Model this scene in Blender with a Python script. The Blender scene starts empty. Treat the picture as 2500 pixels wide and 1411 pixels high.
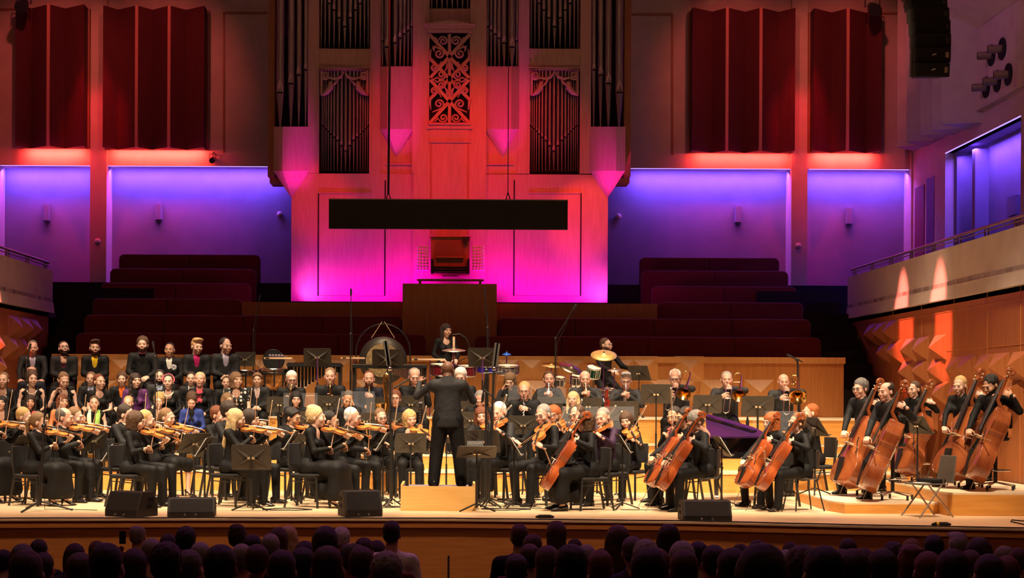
import bpy, bmesh, math, random
import numpy as np
from mathutils import Vector, Matrix, Euler
random.seed(7); np.random.seed(7)
S = bpy.context.scene
COL = S.collection
PI = math.pi
R = math.radians

# ------------------------------------------------------------------ camera
EYE, FPX, VPX, VPY, ROLL = 1.575, 3900.0, 1110.0, 968.0, R(0.27)
cam = bpy.data.objects.new('camera', bpy.data.cameras.new('camera'))
COL.objects.link(cam)
cam.data.sensor_width = 36.0
cam.data.lens = FPX / 2500 * 36.0
cam.data.shift_x = (1250 - VPX) / 2500
cam.data.shift_y = (VPY - 705.5) / 2500
cam.data.clip_end = 200
cam.matrix_world = Matrix.Translation((0, 0, EYE)) @ Matrix.Rotation(R(90), 4, 'X') @ Matrix.Rotation(ROLL, 4, 'Z')
S.camera = cam

# ------------------------------------------------------------------ world, exposure
w = bpy.data.worlds.new('hall_air'); S.world = w
w.use_nodes = True
w.node_tree.nodes['Background'].inputs[0].default_value = (0.045, 0.016, 0.028, 1)
w.node_tree.nodes['Background'].inputs[1].default_value = 0.12
vs = S.view_settings
vs.view_transform = 'Standard'; vs.look = 'None'; vs.gamma = 1.0; vs.exposure = 0.0
vs.use_curve_mapping = False

# ------------------------------------------------------------------ lamps of the hall (in coves or above the frame), plus added fill lights
def look_rot(d):
    return Vector(d).to_track_quat('-Z', 'Y')
def spot(name, loc, to, watt, col, ang, blend=0.5, rad=0.12):
    l = bpy.data.lights.new(name, 'SPOT'); l.energy = watt; l.color = col
    l.spot_size = R(ang); l.spot_blend = blend; l.shadow_soft_size = rad
    o = bpy.data.objects.new(name, l); COL.objects.link(o); o.location = loc
    o.rotation_mode = 'QUATERNION'; o.rotation_quaternion = look_rot(Vector(to) - Vector(loc)); return o
def area(name, loc, to, watt, col, sx, sy, spread=180):
    l = bpy.data.lights.new(name, 'AREA'); l.energy = watt; l.color = col
    l.shape = 'RECTANGLE'; l.size = sx; l.size_y = sy; l.spread = R(spread)
    o = bpy.data.objects.new(name, l); COL.objects.link(o); o.location = loc
    d = (Vector(to) - Vector(loc)).normalized()
    if abs(d.z) > 0.999:
        o.rotation_euler = (0 if d.z < 0 else PI, 0, 0)
    else:
        o.rotation_mode = 'QUATERNION'; o.rotation_quaternion = look_rot(d)
    return o
WARM = (1.0, 0.77, 0.53)
KEYW = 7600
# stage grid: rows of warm profile spots over the players, from the front and overhead
for i, x in enumerate((-6.2, -3.1, 0.0, 3.1, 6.2)):
    spot('stage_spot', (x, 17.0, 9.6), (x * 0.98, 24.6, 0.3), KEYW * .75, WARM, 40, 0.7, 0.25)
for i, x in enumerate((-6.4, -3.8, -1.2, 1.4, 4.0, 6.4)):
    spot('stage_downlight', (x, 23.6, 9.8), (x * .97, 24.2, 0.0), KEYW * .52, WARM, 42, 0.8, 0.3)
for i, x in enumerate((-6.6, -3.9, -1.3, 1.3, 3.9, 6.6)):
    spot('stage_back_light', (x, 25.6, 9.8), (x, 28.9, 1.0), KEYW * .50, WARM, 38, 0.7, 0.3)
RED, VIO, MAG, BLU = (1.0, 0.03, 0.03), (0.20, 0.06, 1.0), (1.0, 0.0, 0.62), (0.12, 0.05, 1.0)
# red and magenta washes on the organ, from lamps on the gallery floor beside it and from the grid
spot('organ_red_wash', (-2.5, 26.0, 11.5), (-0.3, 34.3, 6.6), 3000, (1, .015, .02), 30, 1.0, .2)
spot('organ_red_wash', (3.2, 26.0, 11.5), (0.9, 34.3, 6.2), 3200, (1, .015, .02), 30, 1.0, .2)
spot('organ_red_beam', (4.6, 27.0, 10.6), (2.75, 34.3, 5.4), 5200, (1, .04, .03), 11, .7, .05)
spot('organ_red_beam', (-4.6, 27.0, 10.6), (-2.9, 34.3, 5.7), 3000, (1, .02, .02), 12, .8, .05)
for sx in (-1, 1):
    area('organ_magenta_strip', (sx * 2.25, 33.72, 3.64), (sx * 2.25, 34.3, 4.7), 42, (1, .0, .85), 2.3, .1)
    spot('organ_magenta_uplight', (sx * 3.3, 33.75, 3.68), (sx * 3.0, 34.3, 4.0), 45, (1, .1, .9), 92, 1.0, .05)
    area('organ_magenta_strip', (sx * .85, 33.72, 3.96), (sx * .85, 34.3, 5.2), 15, (1, .0, .65), .8, .1)
    spot('organ_boss_uplight', (sx * 2.9, 33.0, 3.9), (sx * 3.36, 34.1, 6.5), 800, (1, .0, .55), 20, 1.0, .03)
    spot('organ_boss_uplight', (sx * 1.1, 33.0, 3.9), (sx * 1.15, 34.1, 7.5), 1000, (1, .0, .50), 17, 1.0, .03)
# narrow red downlights grazing the side walls
for sx in (-1, 1):
    for yy in ((30.1, 27.8) if sx > 0 else (29.1,)):
        spot('wall_scallop_light', (sx * 5.0, yy, 9.8), (sx * 8.5, yy, 2.9), 17000, (1, .20, .16), 8.5, .7, .03)
    spot('side_wall_wash', (-sx * 4.0, 22.0, 10.2), (sx * 8.5, 26.5, 2.4), 600, (1, .60, .38), 40, .8, .25)
# fill lights added over the dark stalls, one warm and one violet
area('stalls_warm_fill', (0, 9.0, 11.5), (0, 17.0, -1.2), 90, (1.0, .50, .30), 14, 3)  # added warm fill, brightens the stage front and stalls
area('stalls_violet_fill', (0, 20.0, 12.5), (0, 13.0, -1.2), 95, (.70, .14, .75), 14, 2, 80)  # added, stands in for violet spill from the organ on the heads
# violet LED coves along the top of the wall niches, red lamps hidden behind the pleated panels
NICHES = ((-11.0, -8.80), (-8.40, -4.2), (4.2, 8.08), (8.50, 10.95))
for a, b in NICHES:
    area('cove_light', ((a + b) / 2, 38.72, 7.03), ((a + b) / 2, 39.0, 6.35), 36 * (b - a), (.20, .075, 1.0), b - a - .1, .12)
for x0, x1 in ((-10.4, -8.85), (-8.35, -5.95), (5.65, 8.08), (8.52, 10.1)):
    area('panel_cove_light', ((x0 + x1) / 2, 38.30, 7.43), ((x0 + x1) / 2, 38.5, 7.25), 26 * (x1 - x0), (1, .05, .04), x1 - x0 - .2, .08)
    spot('panel_red_spot', ((x0 + x1) / 2 * .9, 33.5, 12.2), ((x0 + x1) / 2, 38.4, 9.2), 430, (1, .13, .11), 50, .8, .1)
for x in (-8.6, 8.28):
    spot('pilaster_red_spot', (x * .97, 35.5, 12.4), (x, 38.4, 7.5), 1300, (1, .02, .05), 22, .8, .1)
for x in (-9.6, -6.3, 6.2, 9.6):
    spot('niche_magenta_fill', (x * .8, 32.0, 11.0), (x, 39.0, 5.6), 420, (1, .0, .40), 24, 1.0, .1)  # added fills, stand in for red spill on the niche walls
area('side_cove_light', (11.25, 33.5, 7.0), (11.5, 33.5, 5.0), 170, (.18, .07, 1.0), 4.2, .12)
spot('upper_side_violet_fill', (5.0, 27.0, 10.5), (11.0, 34.0, 8.8), 380, (.55, .22, .8), 40, .9, .2)  # added fill, tints the upper side wall violet
area('fascia_fill', (0, 18.3, 10.5), (0, 20.4, -.9), 90, (1.0, .62, .40), 16, .3, 20)  # added strip, brightens the stage front but misses the heads
# ------------------------------------------------------------------ pixel rays, helpers
def ray(x, y):
    a = (x - VPX) / FPX; b = -(y - VPY) / FPX
    c, s = math.cos(ROLL), math.sin(ROLL)
    return a * c - b * s, a * s + b * c
def at(x, y, Y):
    dx, dz = ray(x, y); return Vector((dx * Y, Y, EYE + dz * Y))
def ground(x, y, z=0.0):
    dx, dz = ray(x, y); Y = (z - EYE) / dz; return Vector((dx * Y, Y, z))
def tag(o, label=None, cat=None, group=None, kind=None):
    if label: o['label'] = label
    if cat: o['category'] = cat
    if group: o['group'] = group
    if kind: o['kind'] = kind
    return o
def empty(name, loc=(0, 0, 0), rz=0.0):
    o = bpy.data.objects.new(name, None); COL.objects.link(o)
    o.location = loc; o.rotation_euler = (0, 0, rz); o.empty_display_size = .1; return o
def link(name, me, parent=None, mw=None):
    o = bpy.data.objects.new(name, me); COL.objects.link(o)
    if parent: o.parent = parent
    if mw is not None: o.matrix_basis = mw
    return o
def copy_tree(o, parent=None):
    c = o.copy(); COL.objects.link(c); c.parent = parent
    for ch in list(o.children): copy_tree(ch, c)
    return c

# ------------------------------------------------------------------ materials
MATS = {}
def pm(name, c1, rough=.5, metal=0.0, c2=None, scale=6.0, st=(1, 1, 1), bump=0.0, bscale=None, spec=.5, coat=0.0, emit=None, es=0.0, contrast=(.35, .65), alpha=None, trans=0.0, sheen=0.0, detail=4):
    if name in MATS: return MATS[name]
    m = bpy.data.materials.new(name); m.use_nodes = True
    nt = m.node_tree; N = nt.nodes; L = nt.links
    b = N['Principled BSDF']
    c1 = tuple(c1)[:3] + (1,)
    b.inputs['Base Color'].default_value = c1
    b.inputs['Roughness'].default_value = rough; b.inputs['Metallic'].default_value = metal
    b.inputs['Specular IOR Level'].default_value = spec
    if coat: b.inputs['Coat Weight'].default_value = coat; b.inputs['Coat Roughness'].default_value = .08
    if sheen: b.inputs['Sheen Weight'].default_value = sheen
    if trans: b.inputs['Transmission Weight'].default_value = trans
    if alpha is not None: b.inputs['Alpha'].default_value = alpha
    if emit: b.inputs['Emission Color'].default_value = tuple(emit) + (1,); b.inputs['Emission Strength'].default_value = es
    if c2 is not None or bump:
        tc = N.new('ShaderNodeTexCoord'); mp = N.new('ShaderNodeMapping'); mp.inputs['Scale'].default_value = st
        L.new(tc.outputs['Object'], mp.inputs['Vector'])
        nz = N.new('ShaderNodeTexNoise'); nz.inputs['Scale'].default_value = scale; nz.inputs['Detail'].default_value = detail
        L.new(mp.outputs['Vector'], nz.inputs['Vector'])
        if c2 is not None:
            cr = N.new('ShaderNodeValToRGB')
            cr.color_ramp.elements[0].position, cr.color_ramp.elements[1].position = contrast
            cr.color_ramp.elements[0].color = c1; cr.color_ramp.elements[1].color = tuple(c2)[:3] + (1,)
            L.new(nz.outputs['Fac'], cr.inputs['Fac']); L.new(cr.outputs['Color'], b.inputs['Base Color'])
        if bump:
            src = nz
            if bscale:
                src = N.new('ShaderNodeTexNoise'); src.inputs['Scale'].default_value = bscale; src.inputs['Detail'].default_value = 3
                L.new(mp.outputs['Vector'], src.inputs['Vector'])
            bp = N.new('ShaderNodeBump'); bp.inputs['Strength'].default_value = bump; bp.inputs['Distance'].default_value = .02
            L.new(src.outputs['Fac'], bp.inputs['Height']); L.new(bp.outputs['Normal'], b.inputs['Normal'])
    MATS[name] = m
    return m
def wood(name, c1, c2, st, rough=.42, scale=3.0, coat=0.0, bump=.02):
    return pm(name, c1, rough, 0, c2, scale, st, bump, coat=coat, contrast=(.3, .7), detail=7)
VW = (9, 9, .7); HW = (.7, 9, 9)
M = {}
M['floor'] = wood('stage_maple', (.66, .45, .26), (.82, .62, .40), (.5, 9, 9), .38)
M['riser'] = wood('riser_wood', (.66, .29, .055), (.78, .38, .09), HW, .4)
M['nosing'] = wood('riser_nosing', (.80, .62, .40), (.88, .72, .50), HW, .4)
M['wallwood'] = wood('wall_beech', (.40, .145, .034), (.50, .20, .05), VW, .4)
M['wallwood2'] = wood('wall_beech_pale', (.50, .22, .065), (.58, .28, .09), VW, .4)
M['fascia'] = wood('fascia_beech', (.50, .18, .045), (.62, .24, .06), HW, .45)
M['sidewood'] = wood('side_wall_wood', (.33, .10, .028), (.42, .14, .04), VW, .42)
M['organwood'] = wood('organ_oak', (.36, .23, .19), (.44, .29, .24), VW, .45)
M['organdark'] = wood('organ_oak_dark', (.26, .10, .04), (.34, .14, .06), VW, .5)
M['brownwood'] = wood('console_wood', (.30, .12, .04), (.38, .16, .06), VW, .5)
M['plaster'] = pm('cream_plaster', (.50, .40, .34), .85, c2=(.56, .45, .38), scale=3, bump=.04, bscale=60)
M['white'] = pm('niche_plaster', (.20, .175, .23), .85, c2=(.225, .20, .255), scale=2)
M['pleat'] = pm('red_pleat', (.085, .010, .013), .8, c2=(.11, .013, .016), scale=3, st=(6, 6, .6))
M['pleatedge'] = pm('pleat_edge', (.55, .20, .16), .7)
M['velvet'] = pm('red_seat_velvet', (.13, .012, .016), .9, c2=(.17, .016, .02), scale=40, sheen=.2)
M['darkstep'] = pm('dark_carpet', (.012, .010, .012), .9)
M['black'] = pm('black_paint', (.012, .012, .012), .45)
M['blackmatte'] = pm('black_cloth', (.008, .007, .007), .9)
M['blackgloss'] = pm('black_lacquer', (.008, .007, .010), .12, coat=1.0)
M['stand'] = pm('stand_steel', (.05, .042, .032), .5, c2=(.06, .05, .038), scale=20)
M['blacksteel'] = pm('black_steel', (.018, .017, .016), .4)
M['chrome'] = pm('chrome', (.75, .73, .70), .18, 1.0)
M['brass'] = pm('brass', (.83, .55, .20), .20, 1.0, c2=(.75, .45, .14), scale=8)
M['silver'] = pm('silver_plate', (.86, .84, .82), .16, 1.0)
M['tin'] = pm('organ_tin', (.44, .40, .40), .32, 1.0, c2=(.36, .33, .34), scale=4, st=(4, 4, .5))
M['tinlip'] = pm('organ_lip', (.60, .48, .42), .5, .3)
M['paper'] = pm('sheet_paper', (.82, .80, .74), .8, c2=(.70, .68, .63), scale=30)
M['bronze'] = pm('cymbal_bronze', (.70, .48, .17), .45, .55, c2=(.58, .38, .12), scale=14)
M['gongdark'] = pm('gong_rim', (.07, .06, .05), .45, .6)
M['gonggold'] = pm('gong_face', (.52, .38, .18), .5, .3, c2=(.24, .16, .07), scale=22, bump=.3)
M['copper'] = pm('timpani_copper', (.80, .36, .10), .35, .35, c2=(.40, .14, .03), scale=24, bump=.3)
M['acryl'] = pm('clear_acrylic', (.80, .86, .95), .03, spec=.5, alpha=.05)
M['skinhead'] = pm('drum_skin', (.80, .70, .52), .6)
M['mallet'] = wood('bar_wood', (.66, .42, .26), (.76, .52, .34), HW, .4)
M['winelac'] = pm('wine_lacquer', (.16, .012, .02), .15, coat=.8)
M['greenlac'] = pm('green_lacquer', (.01, .10, .06), .15, coat=.8)
M['blueplastic'] = pm('blue_plastic', (.02, .15, .75), .35)
M['bluelac'] = pm('blue_lacquer', (.02, .02, .45), .2, coat=.6)
M['purplerod'] = pm('purple_rod', (.26, .08, .32), .35, .5)
M['violin'] = pm('violin_varnish', (.44, .13, .025), .22, c2=(.58, .22, .05), scale=5, st=(1, 1, 4), coat=.5)
M['violin2'] = pm('violin_varnish_red', (.40, .075, .02), .22, c2=(.50, .12, .03), scale=5, st=(1, 1, 4), coat=.5)
M['cello'] = pm('cello_varnish', (.26, .045, .012), .2, c2=(.40, .095, .022), scale=3, st=(1, 1, 4), coat=.6)
M['bass'] = pm('bass_varnish', (.20, .045, .014), .2, c2=(.34, .095, .028), scale=2, st=(1, 1, 3), coat=.6)
M['ebony'] = pm('ebony', (.015, .012, .011), .35)
M['bow'] = pm('bow_stick', (.42, .20, .09), .35)
M['bowhair'] = pm('bow_hair', (.85, .82, .74), .6)
M['bassoon'] = pm('bassoon_maple', (.22, .025, .015), .2, coat=.7)
M['chairpad'] = pm('chair_pad', (.016, .015, .015), .8, c2=(.022, .02, .02), scale=60)
M['greychair'] = pm('grey_chair', (.14, .12, .10), .6)
M['purplecarpet'] = pm('podium_carpet', (.16, .13, .17), .95, c2=(.20, .16, .21), scale=90)
M['podium'] = wood('podium_birch', (.76, .44, .13), (.84, .53, .19), HW, .4)
M['led'] = pm('led_strip', (.8, .8, 1), .5, emit=(.42, .28, 1.0), es=1.6)
M['speaker'] = pm('speaker_grille', (.006, .006, .006), .8)
M['speakerbox'] = pm('speaker_case', (.022, .018, .016), .6, c2=(.028, .023, .02), scale=50, bump=.1)
M['nozzle'] = pm('nozzle_steel', (.40, .32, .26), .35, .8)
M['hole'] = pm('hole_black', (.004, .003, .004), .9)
M['screw_gold'] = pm('stand_clip', (.78, .66, .48), .35, .8)
M['drumstripe'] = pm('drum_shell', (.35, .30, .26), .4, c2=(.06, .04, .08), scale=14)

# ------------------------------------------------------------------ mesh builder
class MB:
    def __init__(s): s.v = []; s.f = []; s.sm = []; s.mi = []
    def add(s, vs, fs, sm=False, mi=0, T=None):
        n = len(s.v)
        if T is not None: vs = [T @ Vector(q) for q in vs]
        s.v += [tuple(q) for q in vs]
        s.f += [tuple(i + n for i in f) for f in fs]; s.sm += [sm] * len(fs); s.mi += [mi] * len(fs); return s
    def box(s, x0, x1, y0, y1, z0, z1, T=None, mi=0):
        vs = [(x, y, z) for x in (x0, x1) for y in (y0, y1) for z in (z0, z1)]
        fs = [(0, 1, 3, 2), (4, 6, 7, 5), (0, 4, 5, 1), (2, 3, 7, 6), (0, 2, 6, 4), (1, 5, 7, 3)]
        return s.add(vs, fs, False, mi, T)
    def bar(s, p, q, w, h=None, up=(0, 0, 1), mi=0):
        p = Vector(p); q = Vector(q); d = (q - p).normalized(); u = Vector(up)
        if abs(d.dot(u)) > .99: u = Vector((0, 1, 0))
        a = d.cross(u).normalized(); b = a.cross(d); h = h or w
        vs = [e + a * (i * w / 2) + b * (j * h / 2) for e in (p, q) for i, j in ((-1, -1), (1, -1), (1, 1), (-1, 1))]
        return s.add(vs, [(0, 1, 2, 3), (7, 6, 5, 4), (0, 4, 5, 1), (1, 5, 6, 2), (2, 6, 7, 3), (3, 7, 4, 0)], False, mi)
    def tube(s, pts, rs, n=8, cap=True, mi=0, sm=True, flat=1.0):
        pts = [Vector(p) for p in pts]
        if not hasattr(rs, '__len__'): rs = [rs] * len(pts)
        vs = []; fs = []; prev = None
        for i, p in enumerate(pts):
            d = (pts[min(i + 1, len(pts) - 1)] - pts[max(i - 1, 0)]).normalized()
            if prev is None:
                u = Vector((0, 0, 1)) if abs(d.z) < .9 else Vector((0, 1, 0))
                a = d.cross(u).normalized()
            else: a = (prev - d * prev.dot(d)).normalized()
            prev = a; b = d.cross(a)
            for k in range(n):
                t = 2 * PI * k / n; vs.append(p + (a * math.cos(t) + b * math.sin(t) * flat) * rs[i])
        m = len(pts)
        for i in range(m - 1):
            for k in range(n):
                fs.append((i * n + k, i * n + (k + 1) % n, (i + 1) * n + (k + 1) % n, (i + 1) * n + k))
        s.add(vs, fs, sm, mi)
        if cap:
            s.add(vs[:n], [tuple(range(n))[::-1]], False, mi); s.add(vs[-n:], [tuple(range(n))], False, mi)
        return s
    def lathe(s, prof, n=16, T=None, mi=0, sm=True, cap=True):
        vs = [(r * math.cos(2 * PI * k / n), r * math.sin(2 * PI * k / n), z) for r, z in prof for k in range(n)]
        fs = [(i * n + k, i * n + (k + 1) % n, (i + 1) * n + (k + 1) % n, (i + 1) * n + k) for i in range(len(prof) - 1) for k in range(n)]
        s.add(vs, fs, sm, mi, T)
        if cap:
            if prof[0][0] > 1e-5: s.add(vs[:n], [tuple(range(n))[::-1]], False, mi, T)
            if prof[-1][0] > 1e-5: s.add(vs[-n:], [tuple(range(n))], False, mi, T)
        return s
    def prism(s, poly, axis, a, b, mi=0, T=None):
        def P(u, v, t): return {'x': (t, u, v), 'y': (u, t, v), 'z': (u, v, t)}[axis]
        n = len(poly); vs = [P(u, v, a) for u, v in poly] + [P(u, v, b) for u, v in poly]
        fs = [tuple(range(n)), tuple(range(n, 2 * n))[::-1]] + [(i, i + n, (i + 1) % n + n, (i + 1) % n) for i in range(n)]
        return s.add(vs, fs, False, mi, T)
    def ball(s, c, r, n=10, m=6, sc=(1, 1, 1), mi=0):
        c = Vector(c); prof = [(math.sin(PI * i / m), -math.cos(PI * i / m)) for i in range(m + 1)]
        T = Matrix.Translation(c) @ Matrix.Diagonal((r * sc[0], r * sc[1], r * sc[2], 1))
        return s.lathe([(max(p, 1e-4), z) for p, z in prof], n, T, mi, True, False)
    def mesh(s, name, mats, fix=True):
        me = bpy.data.meshes.new(name); me.from_pydata(s.v, [], s.f)
        for m in (mats if isinstance(mats, (list, tuple)) else [mats]): me.materials.append(m)
        me.polygons.foreach_set('use_smooth', s.sm); me.polygons.foreach_set('material_index', s.mi)
        if fix:
            bm = bmesh.new(); bm.from_mesh(me); bmesh.ops.recalc_face_normals(bm, faces=bm.faces); bm.to_mesh(me); bm.free()
        me.update(); return me
    def build(s, name, mats, parent=None, bevel=0):
        o = link(name, s.mesh(name, mats), parent)
        if bevel:
            b = o.modifiers.new('bevel', 'BEVEL'); b.width = bevel; b.segments = 2; b.limit_method = 'ANGLE'
        return o
def struct(o): o['kind'] = 'structure'; return o
def TR(loc, rz=0.0, sc=1.0): return Matrix.Translation(loc) @ Matrix.Rotation(rz, 4, 'Z') @ Matrix.Scale(sc, 4)
# =================================================================== the hall
YB = 38.5           # back wall plane
def wbox(name, mat, x0, x1, y0, y1, z0, z1): return struct(MB().box(x0, x1, y0, y1, z0, z1).build(name, mat))
# stage floor, its front follows the curved edge
edge = [ground(*p) for p in ((-160, 1271), (500, 1266), (1100, 1267.5), (1690, 1274), (2090, 1283.5), (2660, 1297))]
poly = [(p.x, p.y) for p in edge] + [(8.5, 26.5), (-8.5, 26.5)]
poly[0] = (-8.5, poly[0][1]); poly[5] = (8.5, poly[5][1])
floor = struct(MB().prism(poly, 'z', -.025, 0.0).build('floor', M['floor']))
fw = MB()
for a, b in zip(poly[:5], poly[1:6]):
    fw.add([(a[0], a[1] + .03, -1.35), (b[0], b[1] + .03, -1.35), (b[0], b[1] + .03, -.025), (a[0], a[1] + .03, -.025),
            (a[0], a[1] + .3, -1.35), (b[0], b[1] + .3, -1.35), (b[0], b[1] + .3, -.025), (a[0], a[1] + .3, -.025)],
           [(0, 1, 2, 3), (5, 4, 7, 6), (0, 3, 7, 4), (1, 5, 6, 2)])
wf = struct(fw.build('wall_front', M['fascia']))
# a moulded lip and thin vertical panel joints on the stage front
lip = MB()
for a, b in zip(poly[:5], poly[1:6]): lip.bar((a[0], a[1] + .02, -.085), (b[0], b[1] + .02, -.085), .03, .05)
struct(lip.build('trim_1', M['fascia']))
for px in (155, 1095, 1770, 1778):
    p = at(px, 1380, poly[2][1] + .02)
    j = MB().box(-.012, .012, -.01, .01, -.62, -.02).build('panel_joint', M['hole'], wf); j.location = (p.x, poly[2][1] + (-.35 if px > 1500 else 0.02), -.45)
cab = MB(); cp = []
for i in range(41):
    t = i / 40 * 5; k = min(int(t), 4); a, b = Vector(poly[k]), Vector(poly[k + 1]); q = a.lerp(b, t - k)
    cp.append((q.x, q.y + .055 + .012 * math.sin(i * 1.7), .009))
tag(cab.tube(cp, .009, 6).build('stage_cable', M['blackmatte']), 'black cable taped along the front edge of the stage', 'cable')
for k, px in enumerate((1330, 2298)):
    g = ground(px, 1266 if k == 0 else 1284.5); q = MB().tube([(-.12, 0, .02), (-.07, 0, .028), (.07, 0, .028), (.12, 0, .02)], [.012, .024, .024, .012], 8).build('cable_connector', M['blackmatte'])
    q.location = g
    tag(q, ('black cable connector on the stage edge before the front cellist', 'black and yellow cable connector on the stage edge near the basses')[k], 'connector')
    if k: MB().tube([(-.06, 0, .027), (-.03, 0, .028)], .026, 8).build('tape_band', pm('yellow_tape', (.8, .5, .02), .5), q)
# lower floor of the stalls
wbox('floor_stalls', pm('stalls_floor', (.05, .02, .015), .7), -12, 12, 3, 20.6, -1.45, -1.35)
struct(MB().prism([(3, -1.36), (18.2, -1.36), (18.2, -1.30), (3, -.25)], 'x', -8.4, 8.4).build('floor_rake', MATS['stalls_floor']))

# risers
xl, xr = -8.4, 7.62
for xa, xb, RISE in ((xl, -2.95, [(26.4, .337), (27.25, .58), (28.15, .74), (29.0, 1.20)]), (-2.95, xr, [(26.4, .337), (27.25, .58), (28.5, .74), (29.0, 1.20)])):
    for i, (yf, z) in enumerate(RISE):
        yb = RISE[i + 1][0] + .1 if i < 3 else 31.28
        r = struct(MB().box(xa, xb, yf, yb, 0, z - .03).build('floor_riser', M['riser']))
        MB().box(xa, xb, yf - .02, yb, z - .03, z).build('nosing', M['nosing'], r)
        for k in range(4):
            x = xa + (xb - xa) * (k + .5) / 4
            MB().box(x - .003, x + .003, yf - .004, yf + .01, RISE[i - 1][1] if i else 0, z - .04).build('panel_joint', M['fascia'], r)
# platforms of the basses
def plat(pts, z, label):
    o = empty('platform', (0, 0, 0)); tag(o, label, 'platform', 'wooden platforms of the double basses')
    MB().prism(pts, 'z', 0, z - .025).build('platform_body', M['riser'], o); MB().prism(pts, 'z', z - .025, z).build('platform_top', M['nosing'], o); return o
p1 = ground(2062, 1254); p2 = ground(2290, 1254)
plat([(p1.x, p1.y), (p2.x, p2.y), (p2.x, p2.y + 2.7), (p1.x - .08, p2.y + 2.7), (p1.x - .10, p1.y + .5)], .15, 'low wooden platform under the two nearest double bass players')
p3 = ground(2312, 1259)
plat([(p3.x + .0, p3.y - .02), (8.45, p3.y - .02), (8.45, p3.y + 3.2), (p3.x, p3.y + 3.2)], .31, 'taller wooden platform at the stage corner under two double bass players')

# the panelled front wall behind the orchestra, with pyramids in relief
YW = 31.3
top = at(1095, 868.5, YW).z
X0, X1 = at(130, 900, YW).x, at(2060, 900, YW).x
wall_back_low = struct(MB().box(X0, X1, YW, YW + .25, 1.15, top - .12).build('wall_choir', M['wallwood']))
MB().box(X0 - .02, X1 + .02, YW - .05, YW + .28, top - .12, top).build('top_rail', M['wallwood2'], wall_back_low)
def pyr(w, h, d):
    return MB().add([(-w / 2, 0, -h / 2), (w / 2, 0, -h / 2), (w / 2, 0, h / 2), (-w / 2, 0, h / 2), (0, -d, 0)], [(0, 1, 4), (1, 2, 4), (2, 3, 4), (3, 0, 4)])
pmesh = pyr(.58, .50, .17).mesh('pyramid', M['wallwood2'], False)
for px in (205, 300, 575, 640, 700, 830, 1240, 1297, 1400, 1520, 1571, 1683):
    p = at(px, 900.5, YW); o = link('pyramid_panel', pmesh, wall_back_low); o.location = (p.x, YW - .001, p.z)
for px in (170, 250, 600, 735, 900, 1310, 1340, 1620, 1662, 1745, 1853):
    p = at(px, 958, YW); o = link('pyramid_panel', pmesh, wall_back_low); o.location = (p.x, YW - .001, p.z)
for px in (340, 520, 1130, 1440, 1740, 1800, 1960):
    p = at(px, 880, YW); MB().box(p.x - .003, p.x + .003, YW - .004, YW + .01, 1.2, top - .13).build('panel_joint', M['fascia'], wall_back_low)

# terraced rows of upholstered benches left and right of the organ
ROWS = [(32.3, 812, 820, (185, 1040), (1160, 2005)), (33.2, 768, 776, (205, 982), (1214, 1980)), (34.1, 728, 737, (226, 590), (1605, 1962)),
        (35.0, 690, 698, (246, 612), (1592, 1945)), (35.9, 655, 660, (268, 625), (1566, 1925)), (36.8, 620, 628, (290, 635), (1562, 1903))]
def bench(x0, x1, Y, z, label):
    o = empty('bench', ((x0 + x1) / 2, Y, z - .85)); h = (x1 - x0) / 2; tag(o, label, 'bench', 'red benches of the choir stalls')
    pr = []; r = .12
    for cx, cz, a0 in ((h - r, .85 - r, 0), (-h + r, .85 - r, 90)):
        for k in range(5): a = R(a0 + k * 22.5); pr.append((cx + r * math.cos(a), cz + r * math.sin(a)))
    pr += [(-h, 0), (h, 0)]
    b = MB().prism(pr, 'y', 0, .16).build('backrest', M['velvet'], o, .03)
    MB().box(-h + .05, h - .05, .16, .62, .32, .45).build('seat', M['velvet'], o, .03)
    n = max(2, int(h * 2 / 1.6))
    for k in range(1, n):
        x = -h + 2 * h * k / n; MB().box(x - .006, x + .006, -.004, .02, .05, .83).build('seam', M['blackmatte'], b)
words = ['lowest', 'second lowest', 'third lowest', 'third highest', 'second highest', 'topmost']
for i, (Y, yl, yr, l, rr) in enumerate(ROWS):
    bench(at(l[0], yl, Y).x, at(l[1], yl, Y).x, Y, at(l[0], yl, Y).z, 'long dark red bench, %s row on the violin side of the organ' % words[i])
    bench(at(rr[0], yr, Y).x, at(rr[1], yr, Y).x, Y, at(rr[0], yr, Y).z, 'long dark red bench, %s row on the bass side of the organ' % words[i])
    wbox('floor_terrace', M['darkstep'], -8.4, 8.4, Y - .25, Y + .9, 0, at(1100, (yl + yr) / 2, Y).z - .85)
for i in range(9):      # aisle steps and the dark gallery landing behind
    for sx in (-1, 1):
        wbox('floor_step', M['darkstep'], min(sx * 6.6, sx * 8.45), max(sx * 6.6, sx * 8.45), 31.6 + i * .42, 36.2, 0, 1.75 + i * .27)
wbox('floor_landing', M['darkstep'], -12, 12, 36.1, 39.2, 0, 4.12)
for sx in (-1, 1): wbox('floor_gallery', M['darkstep'], min(sx * 8.5, sx * 12), max(sx * 8.5, sx * 12), 8, 36.2, 3.2, 3.30)

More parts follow.
